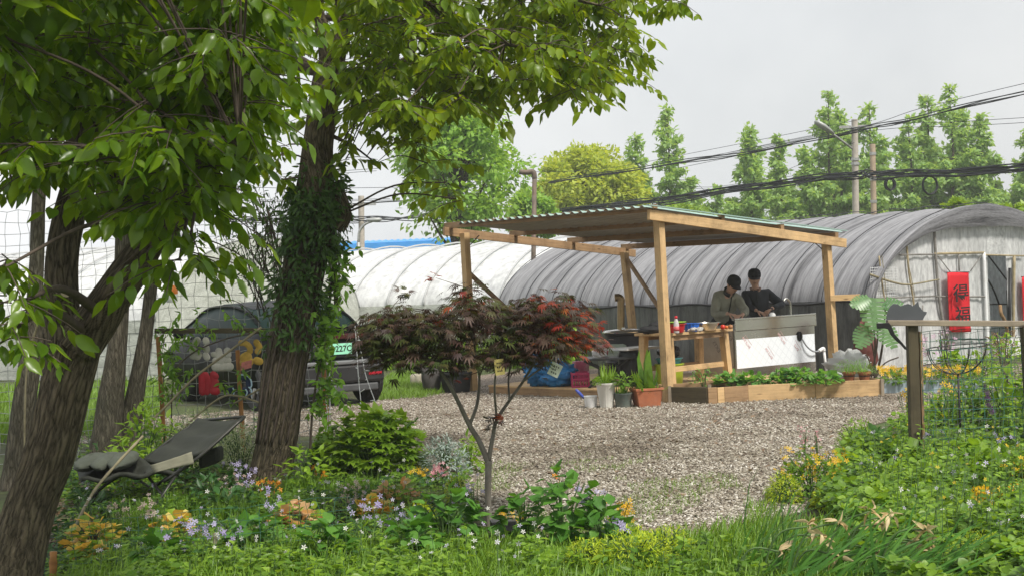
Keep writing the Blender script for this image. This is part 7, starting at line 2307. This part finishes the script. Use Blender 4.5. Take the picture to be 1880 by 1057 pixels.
def cover_stuff(poly_px, n, h, size, mats, name, label, tpl=T_LEAF, far=26, zp=.6):
    W = [G(*q) for q in poly_px]
    q = scatter([(w.x, w.y) for w in W], n, 5.5, far)
    k = len(q)
    hh = np.array([max(.12, .62 + .9 * mnoise.noise(Vector((x * 2.3, y * 1.6, 4)))) for x, y in q])
    z = RNG.uniform(.05, 1, k) ** zp * h * hh
    lb = LB(); a = RNG.uniform(0, 6.283, k)
    ax = np.stack([np.cos(a), np.sin(a), RNG.uniform(-.3, .6, k)], 1)
    nr = np.array([0, -.25, 1.])[None] + RNG.normal(0, .35, (k, 3))
    mi = (np.array([mnoise.noise(Vector((x * 2.1, y * 2.1, 9))) for x, y in q]) + RNG.normal(0, .25, k) > .12).astype(int) if len(mats) > 1 else 0
    lb.put(tpl, np.c_[q, z], ax, nr, RNG.uniform(.55, 1.2, k) * size, mi)
    return settag(lb.build(name, mats), label, 'ground cover', kind='stuff')
cover_stuff([(1540, 880), (1600, 830), (1660, 800), (1720, 770), (2000, 770), (2050, 1200), (1640, 1120), (1560, 1000), (1500, 940)], 26000, .30, .052, [LEAFBRIGHT, LEAFGREEN], 'ground_cover', 'dense bright leafy weeds filling the right garden', T_ROUND)
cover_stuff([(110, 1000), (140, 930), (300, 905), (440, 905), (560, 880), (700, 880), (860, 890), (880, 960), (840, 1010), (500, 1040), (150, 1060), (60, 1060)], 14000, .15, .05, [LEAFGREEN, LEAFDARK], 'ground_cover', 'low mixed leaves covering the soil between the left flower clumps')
cover_stuff([(0, 1250), (100, 1050), (400, 1020), (640, 1010), (900, 1010), (1000, 1030), (1000, 1250)], 12000, .17, .06, [LEAFGREEN, LEAFBRIGHT], 'ground_cover', 'broad green weeds in the grass at the bottom left', T_LEAF)
cover_stuff([(920, 1010), (1150, 1000), (1290, 1010), (1290, 1060), (1100, 1060), (900, 1060)], 5000, .10, .045, [LEAFGREEN, LEAFBRIGHT], 'ground_cover', 'clover like weeds below the broad leaved clump', T_ROUND)
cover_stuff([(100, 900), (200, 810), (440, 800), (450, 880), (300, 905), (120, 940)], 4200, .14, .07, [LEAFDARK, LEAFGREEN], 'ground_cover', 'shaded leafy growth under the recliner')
LITTER = leafmat('dead_leaf', [(.16, .10, .055), (.22, .15, .09), (.10, .065, .04), (.28, .22, .15)], trans=.1)
cover_stuff([(60, 1010), (110, 900), (250, 860), (420, 880), (560, 900), (880, 930), (700, 980), (300, 1000)], 5000, .02, .05, [LITTER], 'leaf_litter', 'brown dead leaves on the shaded soil')

cover_stuff([(880, 940), (960, 800), (1400, 770), (1560, 780), (1400, 900), (1250, 985), (1000, 985)], 420, .012, .06, [LITTER], 'leaf_litter', 'scattered dead leaves on the gravel yard')
cover_stuff([(700, 800), (800, 760), (1500, 745), (1500, 770), (900, 830)], 260, .012, .07, [LITTER], 'leaf_litter', 'dead leaves blown against the front of the deck and bed')
def wild(poly_px, n, z0, z1, size, mats, label, tpl=None):
    W = [G(*q) for q in poly_px]; q = scatter([(w.x, w.y) for w in W], n, 5.5, 20); k = len(q)
    lb = LB(); z = RNG.uniform(z0, z1, k)
    lb.put(tpl or T_FLOWER, np.c_[q, z], rdir(k) + np.array([0, .2, .5]), np.array([0, -.8, .6])[None] + RNG.normal(0, .4, (k, 3)), RNG.uniform(.6, 1.2, k) * size, RNG.integers(0, len(mats), k))
    m_ = MB()
    for (x, y), zz in zip(q, z):
        m_.tube([(x + random.uniform(-.03, .03), y, 0), (x, y, zz)], .0018, 3, cap=False)
    t = settag(D.objects.new('wildflowers', None), label, 'wildflowers', kind='stuff'); COL.objects.link(t)
    m_.build('stem', STEMGREEN, t); lb.build('petals', mats, t)
LIL0 = leafmat('wild_lilac', [(.45, .38, .62), (.60, .55, .74), (.70, .68, .74)], trans=.3, tcol=(1, 1, 1)); YEL0 = leafmat('wild_yellow', [(.75, .5, .02), (.8, .62, .06)], trans=.3, tcol=(1.1, 1, .8)); WHI0 = leafmat('wild_white', [(.72, .72, .66), (.78, .77, .72)], trans=.3, tcol=(1, 1, 1))
wild([(120, 1020), (160, 930), (460, 905), (700, 890), (880, 900), (900, 1000), (500, 1050)], 150, .12, .30, .017, [LIL0, WHI0, LIL0], 'tiny lilac and white blossoms sprinkled through the left bed')
wild([(1560, 960), (1620, 830), (1740, 790), (1950, 800), (1950, 1080), (1700, 1060)], 130, .22, .42, .018, [LIL0, YEL0, WHI0], 'tiny lilac, white and yellow blossoms sprinkled through the right garden')
wild([(100, 1080), (300, 1030), (640, 1020), (1000, 1020), (1000, 1080)], 60, .14, .26, .016, [LIL0, WHI0], 'tiny pale blossoms in the grass along the bottom')
def weeds(poly_px, n, h, label, tpl, size, mats, per=14):
    W = [G(*q) for q in poly_px]; q = scatter([(w.x, w.y) for w in W], n, 5.5, 20)
    lb = LB(); m_ = MB()
    for x, y in q:
        hh = h * random.uniform(.5, 1.15); e = Vector((x + random.gauss(0, .10) * hh + .08 * hh, y + random.gauss(0, .1) * hh, hh))
        m_.tube([(x, y, 0), tuple(Vector((x, y, 0)).lerp(e, .5) + Vector((random.gauss(0, .01), 0, 0))), tuple(e)], .0025, 3, cap=False)
        f = RNG.uniform(.1, 1, per); a = RNG.uniform(0, 6.283, per)
        lb.put(tpl, np.array([x, y, 0])[None] + np.array([e.x - x, e.y - y, hh])[None] * f[:, None], np.stack([np.cos(a), np.sin(a), RNG.uniform(-.2, .8, per)], 1), np.array([0, -.2, 1.])[None] + RNG.normal(0, .3, (per, 3)), size * (1.25 - .7 * f) * RNG.uniform(.7, 1.2, per), random.randrange(len(mats)))
    t = settag(D.objects.new('weeds', None), label, 'weeds', kind='stuff'); COL.objects.link(t)
    m_.build('stem', STEMGREEN, t); lb.build('leaves', mats, t)
weeds([(1560, 930), (1610, 850), (1700, 800), (1960, 790), (2000, 1090), (1680, 1080)], 400, .42, 'tangle of upright leafy weeds in the right garden', T_LEAF, .075, [LEAFBRIGHT, LEAFGREEN])
weeds([(1690, 800), (1900, 745), (1980, 760), (1980, 860), (1700, 850)], 110, .60, 'tall leafy growth against the right fence mesh', T_LEAF, .09, [LEAFBRIGHT, LEAFGREEN, LEAFDARK])
weeds([(60, 1080), (160, 970), (450, 940), (760, 930), (800, 1010), (700, 1080)], 120, .22, 'upright leafy weeds among the left flower clumps', T_NARROW, .085, [LEAFGREEN, LEAFBRIGHT, LEAFDARK])
weeds([(200, 1100), (600, 1035), (1400, 1030), (1450, 1100)], 150, .18, 'upright broad weeds in the grass along the bottom', T_LEAF, .085, [LEAFBRIGHT, LEAFGREEN])
weeds([(120, 900), (180, 800), (480, 800), (500, 880), (300, 900)], 70, .34, 'shaded shoots round the recliner and trunk bases', T_LEAF, .075, [LEAFGREEN, LEAFDARK])
# ------------------------------------------------------------------ individual garden plants
def plant(name, label, cat, px, py, build, group=None, d=None):
    c = G(px, py) if d is None else vert_at(P(px, py, d), 0)
    t = thing(name, label, cat, c, group)
    build(t, c)
    return t
def leafy(t, c, n, r, size, mats, tpl=T_LEAF, hstem=None, nst=10, mi=0, cz=.05, up=None):
    m = MB(); stems(m, c, nst, max(r[0], r[1]) * .7, hstem or r[2] * 1.1, .004, 1); m.build('stem', STEMGREEN, t)
    lb = LB(); tuft(lb, Vector(c) + upz * cz, n, r, size, tpl, 0)
    lb.build('leaves', mats, t)
def blooms(t, c, n, r, z0, z1, size, mat, name='flowers', tpl=None, per=1):
    lb = LB(); a = RNG.uniform(0, 6.283, n); q = RNG.uniform(0, 1, n) ** .5
    p = np.array(c)[None] + np.stack([np.cos(a) * q * r, np.sin(a) * q * r * .8, RNG.uniform(z0, z1, n)], 1)
    p = np.repeat(p, per, 0) + RNG.normal(0, size * .6 if per > 1 else 0, (n * per, 3))
    k = n * per
    lb.put(tpl or T_FLOWER, p, rdir(k) + np.array([0, .2, .5]), np.array([0, -.8, .6])[None] + RNG.normal(0, .4, (k, 3)), RNG.uniform(.7, 1.2, k) * size)
    lb.build(name, [mat], t)
HEU = leafmat('heuchera_amber', [(.66, .50, .09), (.74, .60, .14), (.60, .38, .08), (.76, .66, .20)], trans=.4, tcol=(1.5, 1.2, .7))
HEUP = leafmat('heuchera_peach', [(.64, .44, .22), (.58, .34, .16), (.68, .54, .26), (.46, .25, .13)], trans=.4, tcol=(1.5, 1.1, .8))
LILAC = leafmat('lilac_petal', [(.42, .35, .62), (.52, .46, .70), (.58, .55, .72), (.36, .28, .58)], trans=.3, tcol=(1, 1, 1.1))
PINKF = leafmat('pink_petal_small', [(.62, .22, .28), (.70, .38, .40), (.55, .18, .25)], trans=.3, tcol=(1.1, 1, 1))
CREAMF = leafmat('pale_pink_petal', [(.62, .46, .40), (.66, .55, .50), (.55, .38, .33)], trans=.3, tcol=(1, 1, 1))
CHART = leafmat('chartreuse', [(.42, .54, .02), (.50, .60, .03), (.34, .47, .02), (.55, .62, .05)], trans=.35, tcol=(1.3, 1.2, .5))
SILVER = leafmat('silver_leaf', [(.30, .38, .33), (.38, .45, .40), (.24, .32, .26)], trans=.2, tcol=(1, 1, 1))
ORANGEF = leafmat('orange_petal', [(.75, .25, .01), (.80, .36, .02), (.7, .18, .01)], trans=.3, tcol=(1.2, 1, .8))
for px, py, r, mt, lab in ((172, 1012, .14, HEU, 'amber leaved clump beside the foot of the big forked trunk'), (318, 1004, .13, HEU, 'small amber leaved clump in the fine green growth at lower left'), (548, 985, .14, HEUP, 'peach and amber leaved clump left of centre in the flower bed'), (728, 935, .12, HEUP, 'peach leaved clump below the silver bush'), (690, 958, .10, HEU, 'little yellow leaved clump just before the peach leaved one'), (165, 1040, .09, HEU, 'lowest amber leaved clump by the low wire edging')):
    def b(t, c, r=r, mt=mt):
        m = MB(); stems(m, c, 14, r * .8, r * 1.1, .003, 1); m.build('stem', TWIG, t)
        lb = LB(); tuft(lb, c + upz * r * .35, int(70 + r * 300), (r * 1.3, r, r * 1.25), .066, T_ROUND, 0, flat=1.2); lb.m3[-1][:] = np.repeat((RNG.uniform(0, 1, len(lb.m3[-1]) // 8) < .28).astype(int), 8); lb.build('leaves', [mt, LEAFBRIGHT], t)
    plant('foliage_plant', lab, 'plant', px, py, b)
def celery(t, c):
    m = MB(); stems(m, c, 46, .38, .52, .007, 1); m.build('stem', STEMGREEN, t)
    lb = LB(); tuft(lb, c + upz * .12, 520, (.44, .34, .48), .11, T_LOBED, 0, flat=1.1); lb.build('leaves', [LEAFBRIGHT], t)
plant('lovage_plant', 'large bright green lobed plant right of the middle trunk, biggest in the left bed', 'plant', 690, 882, celery)
plant('lovage_plant', 'narrower lobed green plant at the foot of the orange end stake', 'plant', 610, 872, lambda t, c: leafy(t, c, 240, (.22, .2, .34), .09, [LEAFGREEN], T_LOBED, .4, 16))
plant('silver_bush', 'silvery feathery bush left of the maple trunk', 'bush', 818, 882, lambda t, c: leafy(t, c, 1100, (.21, .2, .33), .05, [SILVER], T_NARROW, .34, 26))
plant('bush', 'green leafy tuft on the right flank of the silvery bush', 'bush', 862, 868, lambda t, c: leafy(t, c, 150, (.12, .14, .26), .08, [LEAFBRIGHT], T_LEAF, .26, 10))
VAR = leafmat('variegated_leaf', [(.55, .58, .34), (.62, .64, .44), (.36, .45, .18), (.50, .55, .30)], trans=.35, tcol=(1, 1, .8))
plant('variegated_shrub', 'cream variegated shrub behind the recliner back', 'shrub', 372, 800, lambda t, c: leafy(t, c, 2400, (.52, .4, .48), .05, [VAR], T_NARROW, .5, 30, cz=.1), d=12.6)
plant('variegated_shrub', 'smaller variegated shrub between the recliner back and the ivy trunk', 'shrub', 438, 800, lambda t, c: leafy(t, c, 1100, (.25, .3, .42), .05, [VAR], T_NARROW, .45, 18, cz=.05), d=12.3)
for px, py, d, h, lab in ((262, 800, 12.0, .62, 'upright leafy sapling between the slim trunk and the recliner'), (298, 790, 12.2, .50, 'leafy sapling left of the first orange stake'), (230, 850, 11.4, .42, 'light green shoots beside the big trunk above the recliner seat'), (395, 880, 10.2, .28, 'dark leafy clump under the recliner back'), (430, 905, 9.9, .22, 'low leafy clump at the foot of the ivy trunk, left side'), (150, 900, 9.6, .24, 'thin shoots right of the big trunk near the recliner'), (560, 850, 11.0, .36, 'green shoots right of the ivy trunk base')):
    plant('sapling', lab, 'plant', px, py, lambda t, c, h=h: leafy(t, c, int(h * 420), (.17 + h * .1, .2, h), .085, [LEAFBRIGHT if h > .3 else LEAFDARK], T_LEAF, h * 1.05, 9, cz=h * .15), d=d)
# fine-leaved green mounds
for px, py, r, lab in ((330, 950, .34, 'wide mound of fine feathery green leaves before the recliner'), (440, 958, .26, 'fine leaved green mound left of the peach leaved clump'), (560, 915, .22, 'fine leaved clump of small white flowers before the ivy trunk'), (650, 915, .22, 'grey green fine leaved clump under the lovage'), (250, 985, .18, 'fine leaved tuft behind the amber clump by the trunk')):
    def b(t, c, r=r):
        lb = LB(); blades(lb, c, int(900 * r / .3), .20, r * .5, 1.6, 0, (0, 0, -.1), zl=.35); lb.build('leaves', [LEAFGREEN], t)
        lb = LB(); tuft(lb, c + upz * .02, int(700 * r / .3), (r, r * .8, .17), .04, T_NARROW, 0); lb.build('foliage', [LEAFGREEN], t)
    plant('green_mound', lab, 'plant', px, py, b)
# broad-leaved clumps
BROADL = leafmat('broad_leaf', [(.05, .15, .02), (.08, .21, .028), (.12, .27, .04)], trans=.3, rough=.5, spec=.3)
for px, py, r, h, n, lab in ((1040, 1008, .24, .42, 95, 'broad leaved clump with lilac flowers right of the maple trunk'), (1105, 1015, .16, .24, 60, 'lower broad leaved clump on its right by the small yellow flowers'), (960, 1000, .13, .30, 34, 'broad leaved plant leaning out right of the maple base'), (820, 1008, .20, .34, 80, 'broad leaved clump left of the maple trunk'), (760, 1035, .15, .2, 50, 'low broad leaved clump at the bottom left of the maple'), (470, 1020, .16, .2, 50, 'broad leaved clump at the bottom left amid lilac flowers'), (300, 1050, .15, .18, 45, 'broad leaved clump at the bottom edge below the amber plants'), (600, 1040, .16, .2, 55, 'broad leaved clump below the peach and amber plant')):
    plant('broad_leaved_plant', lab, 'plant', px, py, lambda t, c, r=r, h=h, n=n: leafy(t, c, int(n * 1.5), (r, r * .9, h), .105, [BROADL, ], T_BROAD, h, 9, cz=.06))
for px, py, n, r, z, lab in ((440, 930, 16, .14, .34, 'lilac flowers by the foot of the ivy trunk'), (690, 985, 14, .16, .22, 'lilac flowers between the peach leaved clumps'), (395, 1030, 22, .2, .26, 'lilac flowers at the bottom left beside the low stake'), (330, 1045, 10, .16, .22, 'few lilac flowers at the bottom edge on the far left'), (745, 1000, 10, .14, .20, 'lilac flowers left of the maple base'), (1088, 1000, 18, .12, .34, 'lilac and white flowers in the broad leaved clump'), (870, 950, 9, .15, .2, 'lilac flowers just left of the maple trunk'), (1620, 905, 8, .16, .26, 'lilac flowers by the rustic branch in the right garden'), (1720, 860, 9, .18, .32, 'lilac flowers right of the fence post'), (1850, 880, 8, .2, .32, 'lilac flowers near the right edge'), (1130, 1020, 9, .09, .24, 'pale lilac flowers at the right end of the broad leaved clump'), (505, 975, 8, .1, .26, 'lilac flowers left of the peach and amber clump')):
    def b(t, c, n=n, r=r, z=z):
        m = MB(); stems(m, c, max(6, n // 2), r, z, .0025, 1.05); m.build('stem', STEMGREEN, t)
        blooms(t, c, n, r, z * .5, z * 1.08, .021, LILAC, per=2)
        lb = LB(); tuft(lb, c, n * 2, (r, r, z * .5), .05, T_LEAF); lb.build('leaves', [LEAFGREEN], t)
    plant('lilac_flowers', lab, 'flower', px, py, b, 'lilac flowers')
for px, py, n, r, z, mt, lab in ((222, 985, 14, .07, .24, CREAMF, 'pale pink flower spikes behind the amber clump'), (275, 985, 16, .06, .25, CREAMF, 'single pale pink flower spike left of the small amber clump'), (425, 935, 16, .10, .26, CREAMF, 'pale pink flowers before the ivy trunk'), (655, 945, 18, .12, .22, CREAMF, 'pale pink flowers between the peach clumps'), (808, 892, 22, .07, .16, PINKF, 'small rose pink flowers below the silvery bush'), (1477, 838, 16, .05, .26, PINKF, 'thin pink flower stem at the gravel edge on the right'), (1500, 838, 12, .04, .22, PINKF, 'shorter pink flower stem next to the bright bush'), (503, 930, 12, .10, .2, ORANGEF, 'small orange flowers at the right foot of the ivy trunk'), (585, 905, 10, .08, .2, ORANGEF, 'orange flowers below the orange end stake'), (765, 890, 12, .09, .17, YEL, 'yellow flowers under the lovage'), (1140, 985, 22, .08, .22, YEL, 'yellow flowers at the right end of the broad leaved clump'), (940, 975, 16, .10, .12, YEL, 'low yellow flowers behind the maple base'), (1030, 960, 4, .06, .3, ORANGEF, 'single orange flower in the broad leaved clump')):
    def b(t, c, n=n, r=r, z=z, mt=mt):
        m = MB(); stems(m, c, 6, r, z, .0025, 1.05); m.build('stem', STEMGREEN, t)
        blooms(t, c, n, r, z * .45, z * 1.05, .014 if 'pink flower stem' in lab else .02, mt, per=1 if 'stem' in lab else 2)
        lb = LB(); tuft(lb, c, n * 2, (r * 1.3, r * 1.3, z * .5), .04, T_LEAF); lb.build('leaves', [LEAFGREEN], t)
    plant('flowers', lab, 'flower', px, py, b)
for px, py, r, h, lab in ((838, 925, .10, .20, 'chartreuse clump left of the maple trunk'), (775, 968, .11, .15, 'chartreuse clump in front of the peach leaved plant'), (1165, 1058, .26, .25, 'largest chartreuse cushion at the bottom centre'), (1225, 1040, .18, .22, 'chartreuse cushion behind the largest one'), (1080, 1058, .14, .21, 'small chartreuse cushion left of the largest one'), (1440, 925, .13, .22, 'chartreuse feathery clump at the left of the yellow flowers'), (1800, 1064, .22, .24, 'chartreuse cushion at the bottom right'), (1530, 930, .15, .16, 'chartreuse clump below the yellow flowered bush'), (1680, 1050, .10, .10, 'chartreuse tuft beside the wooden peg')):
    plant('chartreuse_plant', lab, 'plant', px, py, lambda t, c, r=r, h=h: leafy(t, c, int(1500 * r / .2), (r, r * .9, h), .03, [CHART], T_NARROW if h > .18 else T_LEAF, h, 16, cz=.01))
plant('yellow_flower_bush', 'yellow orange flowered bush at the edge of the gravel on the right', 'bush', 1492, 915, lambda t, c: (leafy(t, c, 900, (.27, .24, .30), .05, [LEAFGREEN], T_LEAF, .3, 12, cz=.0), blooms(t, c, 90, .27, .14, .35, .022, YEL, per=1)))
plant('bush', 'rounded bright green bush at the corner of the right garden', 'bush', 1578, 852, lambda t, c: leafy(t, c, 1300, (.20, .2, .32), .05, [LEAFBRIGHT], T_NARROW, .32, 22))
for px, py, r, h, n, sz, mt, tp, lab in ((1612, 862, .2, .26, 130, .1, BROADL, T_BROAD, 'broad grey green leaves left of the fence post'), (1660, 880, .2, .24, 130, .085, LEAFGREEN, T_ROUND, 'round leaved weeds at the foot of the fence post'), (1730, 830, .22, .5, 240, .08, LEAFBRIGHT, T_LEAF, 'leafy plant behind the fence mesh right of the post'), (1790, 830, .25, .62, 320, .09, LEAFGREEN, T_LEAF, 'tall leafy plant behind the mesh under the wire basket'), (1850, 835, .28, .66, 340, .1, LEAFBRIGHT, T_BROAD, 'tall broad leaved plant behind the mesh at the right edge'), (1780, 900, .26, .30, 260, .08, LEAFBRIGHT, T_ROUND, 'leafy mound in front of the mesh'), (1860, 930, .26, .3, 240, .09, LEAFGREEN, T_LEAF, 'leafy mound at the right edge before the mesh'), (1690, 930, .22, .2, 200, .07, LEAFBRIGHT, T_ROUND, 'clover like mound below the fence post')):
    plant('garden_plant', lab, 'plant', px, py, lambda t, c, r=r, h=h, n=n, sz=sz, mt=mt, tp=tp: leafy(t, c, n, (r, r * .9, h), sz, [mt], tp, h, 12))
for px, py, n, r, z, lab in ((1745, 815, 14, .14, .55, 'yellow flowers behind the mesh near the basket stake'), (1666, 800, 8, .08, .42, 'yellow flowers just left of the fence post'), (1825, 960, 34, .16, .20, 'yellow and dark pansies low on the right'), (1872, 930, 30, .14, .26, 'yellow and dark pansies at the right edge'), (1715, 1010, 8, .06, .1, 'little yellow pansies by the right rustic branch')):
    def b(t, c, n=n, r=r, z=z):
        m = MB(); stems(m, c, 8, r, z, .003, 1.05); m.build('stem', STEMGREEN, t)
        blooms(t, c, n, r, z * .6, z * 1.08, .032, YEL)
        lb = LB(); tuft(lb, c, n * 4, (r * 1.1, r, z * .7), .045, T_LEAF); lb.build('leaves', [LEAFGREEN], t)
    plant('yellow_flowers', lab, 'flower', px, py, b)
PURP = leafmat('purple_spike', [(.10, .04, .13), (.16, .07, .2), (.07, .03, .09)], trans=.2, tcol=(1, 1, 1))
plant('purple_flower_spike', 'dark purple flower spike leaning behind the mesh at the right', 'flower', 1835, 850, lambda t, c: (lambda m, lb: (m.tube([c, c + Vector((-.04, 0, .40)), c + Vector((-.10, 0, .62))], .004, 5), m.build('stem', STEMGREEN, t), lb.put(T_FLOWER, np.array([c + Vector((-.04 - .06 * q, 0, .40 + .22 * q)) for q in np.linspace(0, 1, 40)]) + RNG.normal(0, .012, (40, 3)), rdir(40), rdir(40), .022), lb.build('flowers', [PURP], t)))(MB(), LB()))
# iris clump with withered blooms, blown over to the right
def iris(t, c):
    lb = LB(); n = 120
    pos = np.array(c)[None] + np.c_[RNG.normal(0, .22, n), RNG.normal(0, .16, n), np.zeros(n)]
    ax = np.stack([RNG.normal(.85, .40, n), RNG.normal(-.05, .3, n), RNG.uniform(.35, 1.0, n)], 1)
    nr = np.stack([-ax[:, 2] + .2, RNG.normal(-.5, .4, n), ax[:, 0]], 1)
    lb.put(T_BLADE, pos, ax, nr, RNG.uniform(.28, .56, n), 0, 1.25); lb.build('leaves', [BROADL], t)
plant('iris_clump', 'clump of long dark iris blades blown to the right at the bottom right', 'plant', 1500, 1070, iris)
plant('iris_clump', 'second clump of long blades right of the first, under the withered blooms', 'plant', 1610, 1085, iris)
def loose(t, c):
    lb = LB(); n = 46
    ax = np.stack([RNG.normal(.25, .35, n), RNG.normal(0, .3, n), RNG.uniform(.6, 1.2, n)], 1)
    lb.put(T_BLADE, np.array(c)[None] + np.c_[RNG.normal(0, .14, n), RNG.normal(0, .1, n), np.zeros(n)], ax, -ax[:, [2, 1, 0]] * np.array([1, 1, -1]), RNG.uniform(.35, .62, n), 0, 1.1); lb.build('leaves', [BROADL], t)
plant('iris_clump', 'sparse upright blades left of the iris clump', 'plant', 1400, 1060, loose)
WITHER = leafmat('withered_petal', [(.62, .48, .24), (.68, .56, .34), (.55, .38, .16), (.70, .62, .45)], trans=.35, tcol=(1, 1, .9))
for i, (px, py, lab) in enumerate(((1596, 938, 'topmost withered cream bloom of the iris clump'), (1632, 945, 'withered bloom just right of the topmost one'), (1622, 962, 'withered bloom below the top pair'), (1484, 965, 'leftmost high withered bloom over the gravel edge'), (1505, 982, 'withered bloom left of centre among the blades'), (1538, 958, 'withered bloom between the left pair and the top pair'), (1538, 1020, 'drooping withered bloom in the middle of the blades'), (1612, 1012, 'withered bloom low in the clump right of the middle'), (1700, 970, 'upper right withered bloom near the wooden peg'), (1692, 995, 'large pale withered bloom near the wooden peg'), (1655, 1035, 'lowest withered bloom, hanging brown'), (1434, 1012, 'small withered bloom at the left of the clump'), (1706, 1005, 'withered bloom at the right end of the clump'))):
    c = P(px, py, 6.95 + .25 * ((i * 7) % 5) / 5)
    t = thing('withered_bloom', lab, 'flower', c, 'withered iris blooms')
    lb = LB(); k = 7; a = RNG.uniform(0, 6.283, k)
    lb.put(leaf_tpl(.3, .45, .12), np.array(c)[None] + RNG.normal(0, .008, (k, 3)), np.stack([np.cos(a), np.sin(a) * .6, RNG.uniform(-.7, .8, k)], 1), rdir(k) + np.array([0, 0, .8]), RNG.uniform(.055, .09, k)); lb.build('petals', [WITHER], t)
    m = MB(); g0_ = vert_at(c + Vector((-.26, .05, 0)), 0); m.tube(smooth_path([g0_, g0_.lerp(c, .55) + Vector((-.04, 0, .10)), c], 5), [.0055] * 11, 5); m.build('stem', STEMGREEN, t, True)
# rustic branches, pegs and wire edging
def stick(name, label, pts, r, mat=PALESTEM, cat='branch', group=None):
    m = MB(); pa = smooth_path([Vector(q) for q in pts], 6); m.tube(pa, [r * (1 + .15 * math.sin(i * 2.1)) for i in range(len(pa))], 8)
    return settag(m.build(name, mat, None, True), label, cat, group)
STICKM = pmat('rustic_branch', (.17, .14, .11), .85, 0, .35, 14, bump=.4)
stick('branch', 'forked rustic branch lying left of the peg in the right garden', [P(1690, 915, 9.6), P(1720, 912, 9.6), P(1742, 904, 9.6)], .014, STICKM)
stick('branch', 'rustic branch sloping right from the forked peg', [P(1742, 904, 9.55), P(1770, 928, 9.4), P(1800, 947, 9.2)], .014, STICKM)
stick('peg', 'forked wooden peg holding the rustic branches in the right garden', [vert_at(P(1744, 925, 9.6), 0), P(1744, 898, 9.6)], .018, STICKM, 'peg')
stick('peg', 'short upright peg in the weeds near the bright bush', [vert_at(P(1577, 840, 11.4), 0), P(1580, 808, 11.4)], .03, STICKM, 'peg')
stick('branch', 'thick fallen branch edging the bed left of the fence post', [P(1545, 838, 11.2), P(1575, 855, 11), P(1612, 873, 10.7)], .022, STICKM)
stick('peg', 'small cut wooden peg at the bottom right', [vert_at(P(1738, 1055, 8.2), 0), P(1737, 1022, 8.2)], .018, PALESTEM, 'peg')
stick('peg', 'thin wooden peg at the bottom left beside the lilac flowers', [vert_at(P(396, 1040, 8.4), 0), P(395, 978, 8.4)], .012, PALESTEM, 'peg')
stick('peg', 'dark wooden peg at the bottom left beside the big trunk', [vert_at(P(96, 1050, 8.0), 0), P(98, 1012, 8.0)], .022, ORANGEWOOD, 'peg')
stick('branch', 'long thin bent branch arching across the wire fence', [P(250, 800, 13.2), P(310, 740, 13.3), P(360, 690, 13.3), P(420, 645, 13.35), P(480, 600, 13.4)], .011, PALESTEM)
stick('branch', 'thin branch arching low from the fence to the ivy trunk', [P(330, 790, 12.8), P(400, 732, 13), P(440, 727, 13), P(500, 748, 13), P(545, 765, 12.6)], .010, PALESTEM)
stick('branch', 'thin branch rising to the right behind the ivy trunk', [P(430, 740, 13.2), P(500, 700, 13), P(560, 665, 12.8), P(600, 640, 12.5)], .009, PALESTEM)
stick('branch', 'pair of pale canes leaning up from the soil to the recliner', [P(128, 985, 9.2), P(170, 905, 9.6), P(215, 850, 10.0), P(262, 800, 10.4)], .010, PALESTEM)
stick('branch', 'tall pale cane leaning beside the far left trunk', [vert_at(P(40, 800, 12), 0), P(48, 690, 11.9), P(70, 590, 11.8), P(85, 540, 11.7)], .009, PALESTEM)
ed = thing('wire_edging', 'low green wire edging along the front of the left flower bed', 'fence', vert_at(P(300, 1000, 8.2), 0))
m = MB(); wire_grid(m, P(95, 1000, 8.2).x, P(640, 1000, 8.5).x, .02, .34, 8.0, 8.6, .085, .08, .0014, .012, 21); m.build('mesh', GREENWIRE, ed)
m = MB(); c = G(925, 985); m.box(c + Vector((0, .05, .05)), (.16, .12, .10), .1)
settag(m.build('plant_tray', BLACKPLASTIC, None, bevel=.006), 'small black plastic tray behind the maple base', 'tray')
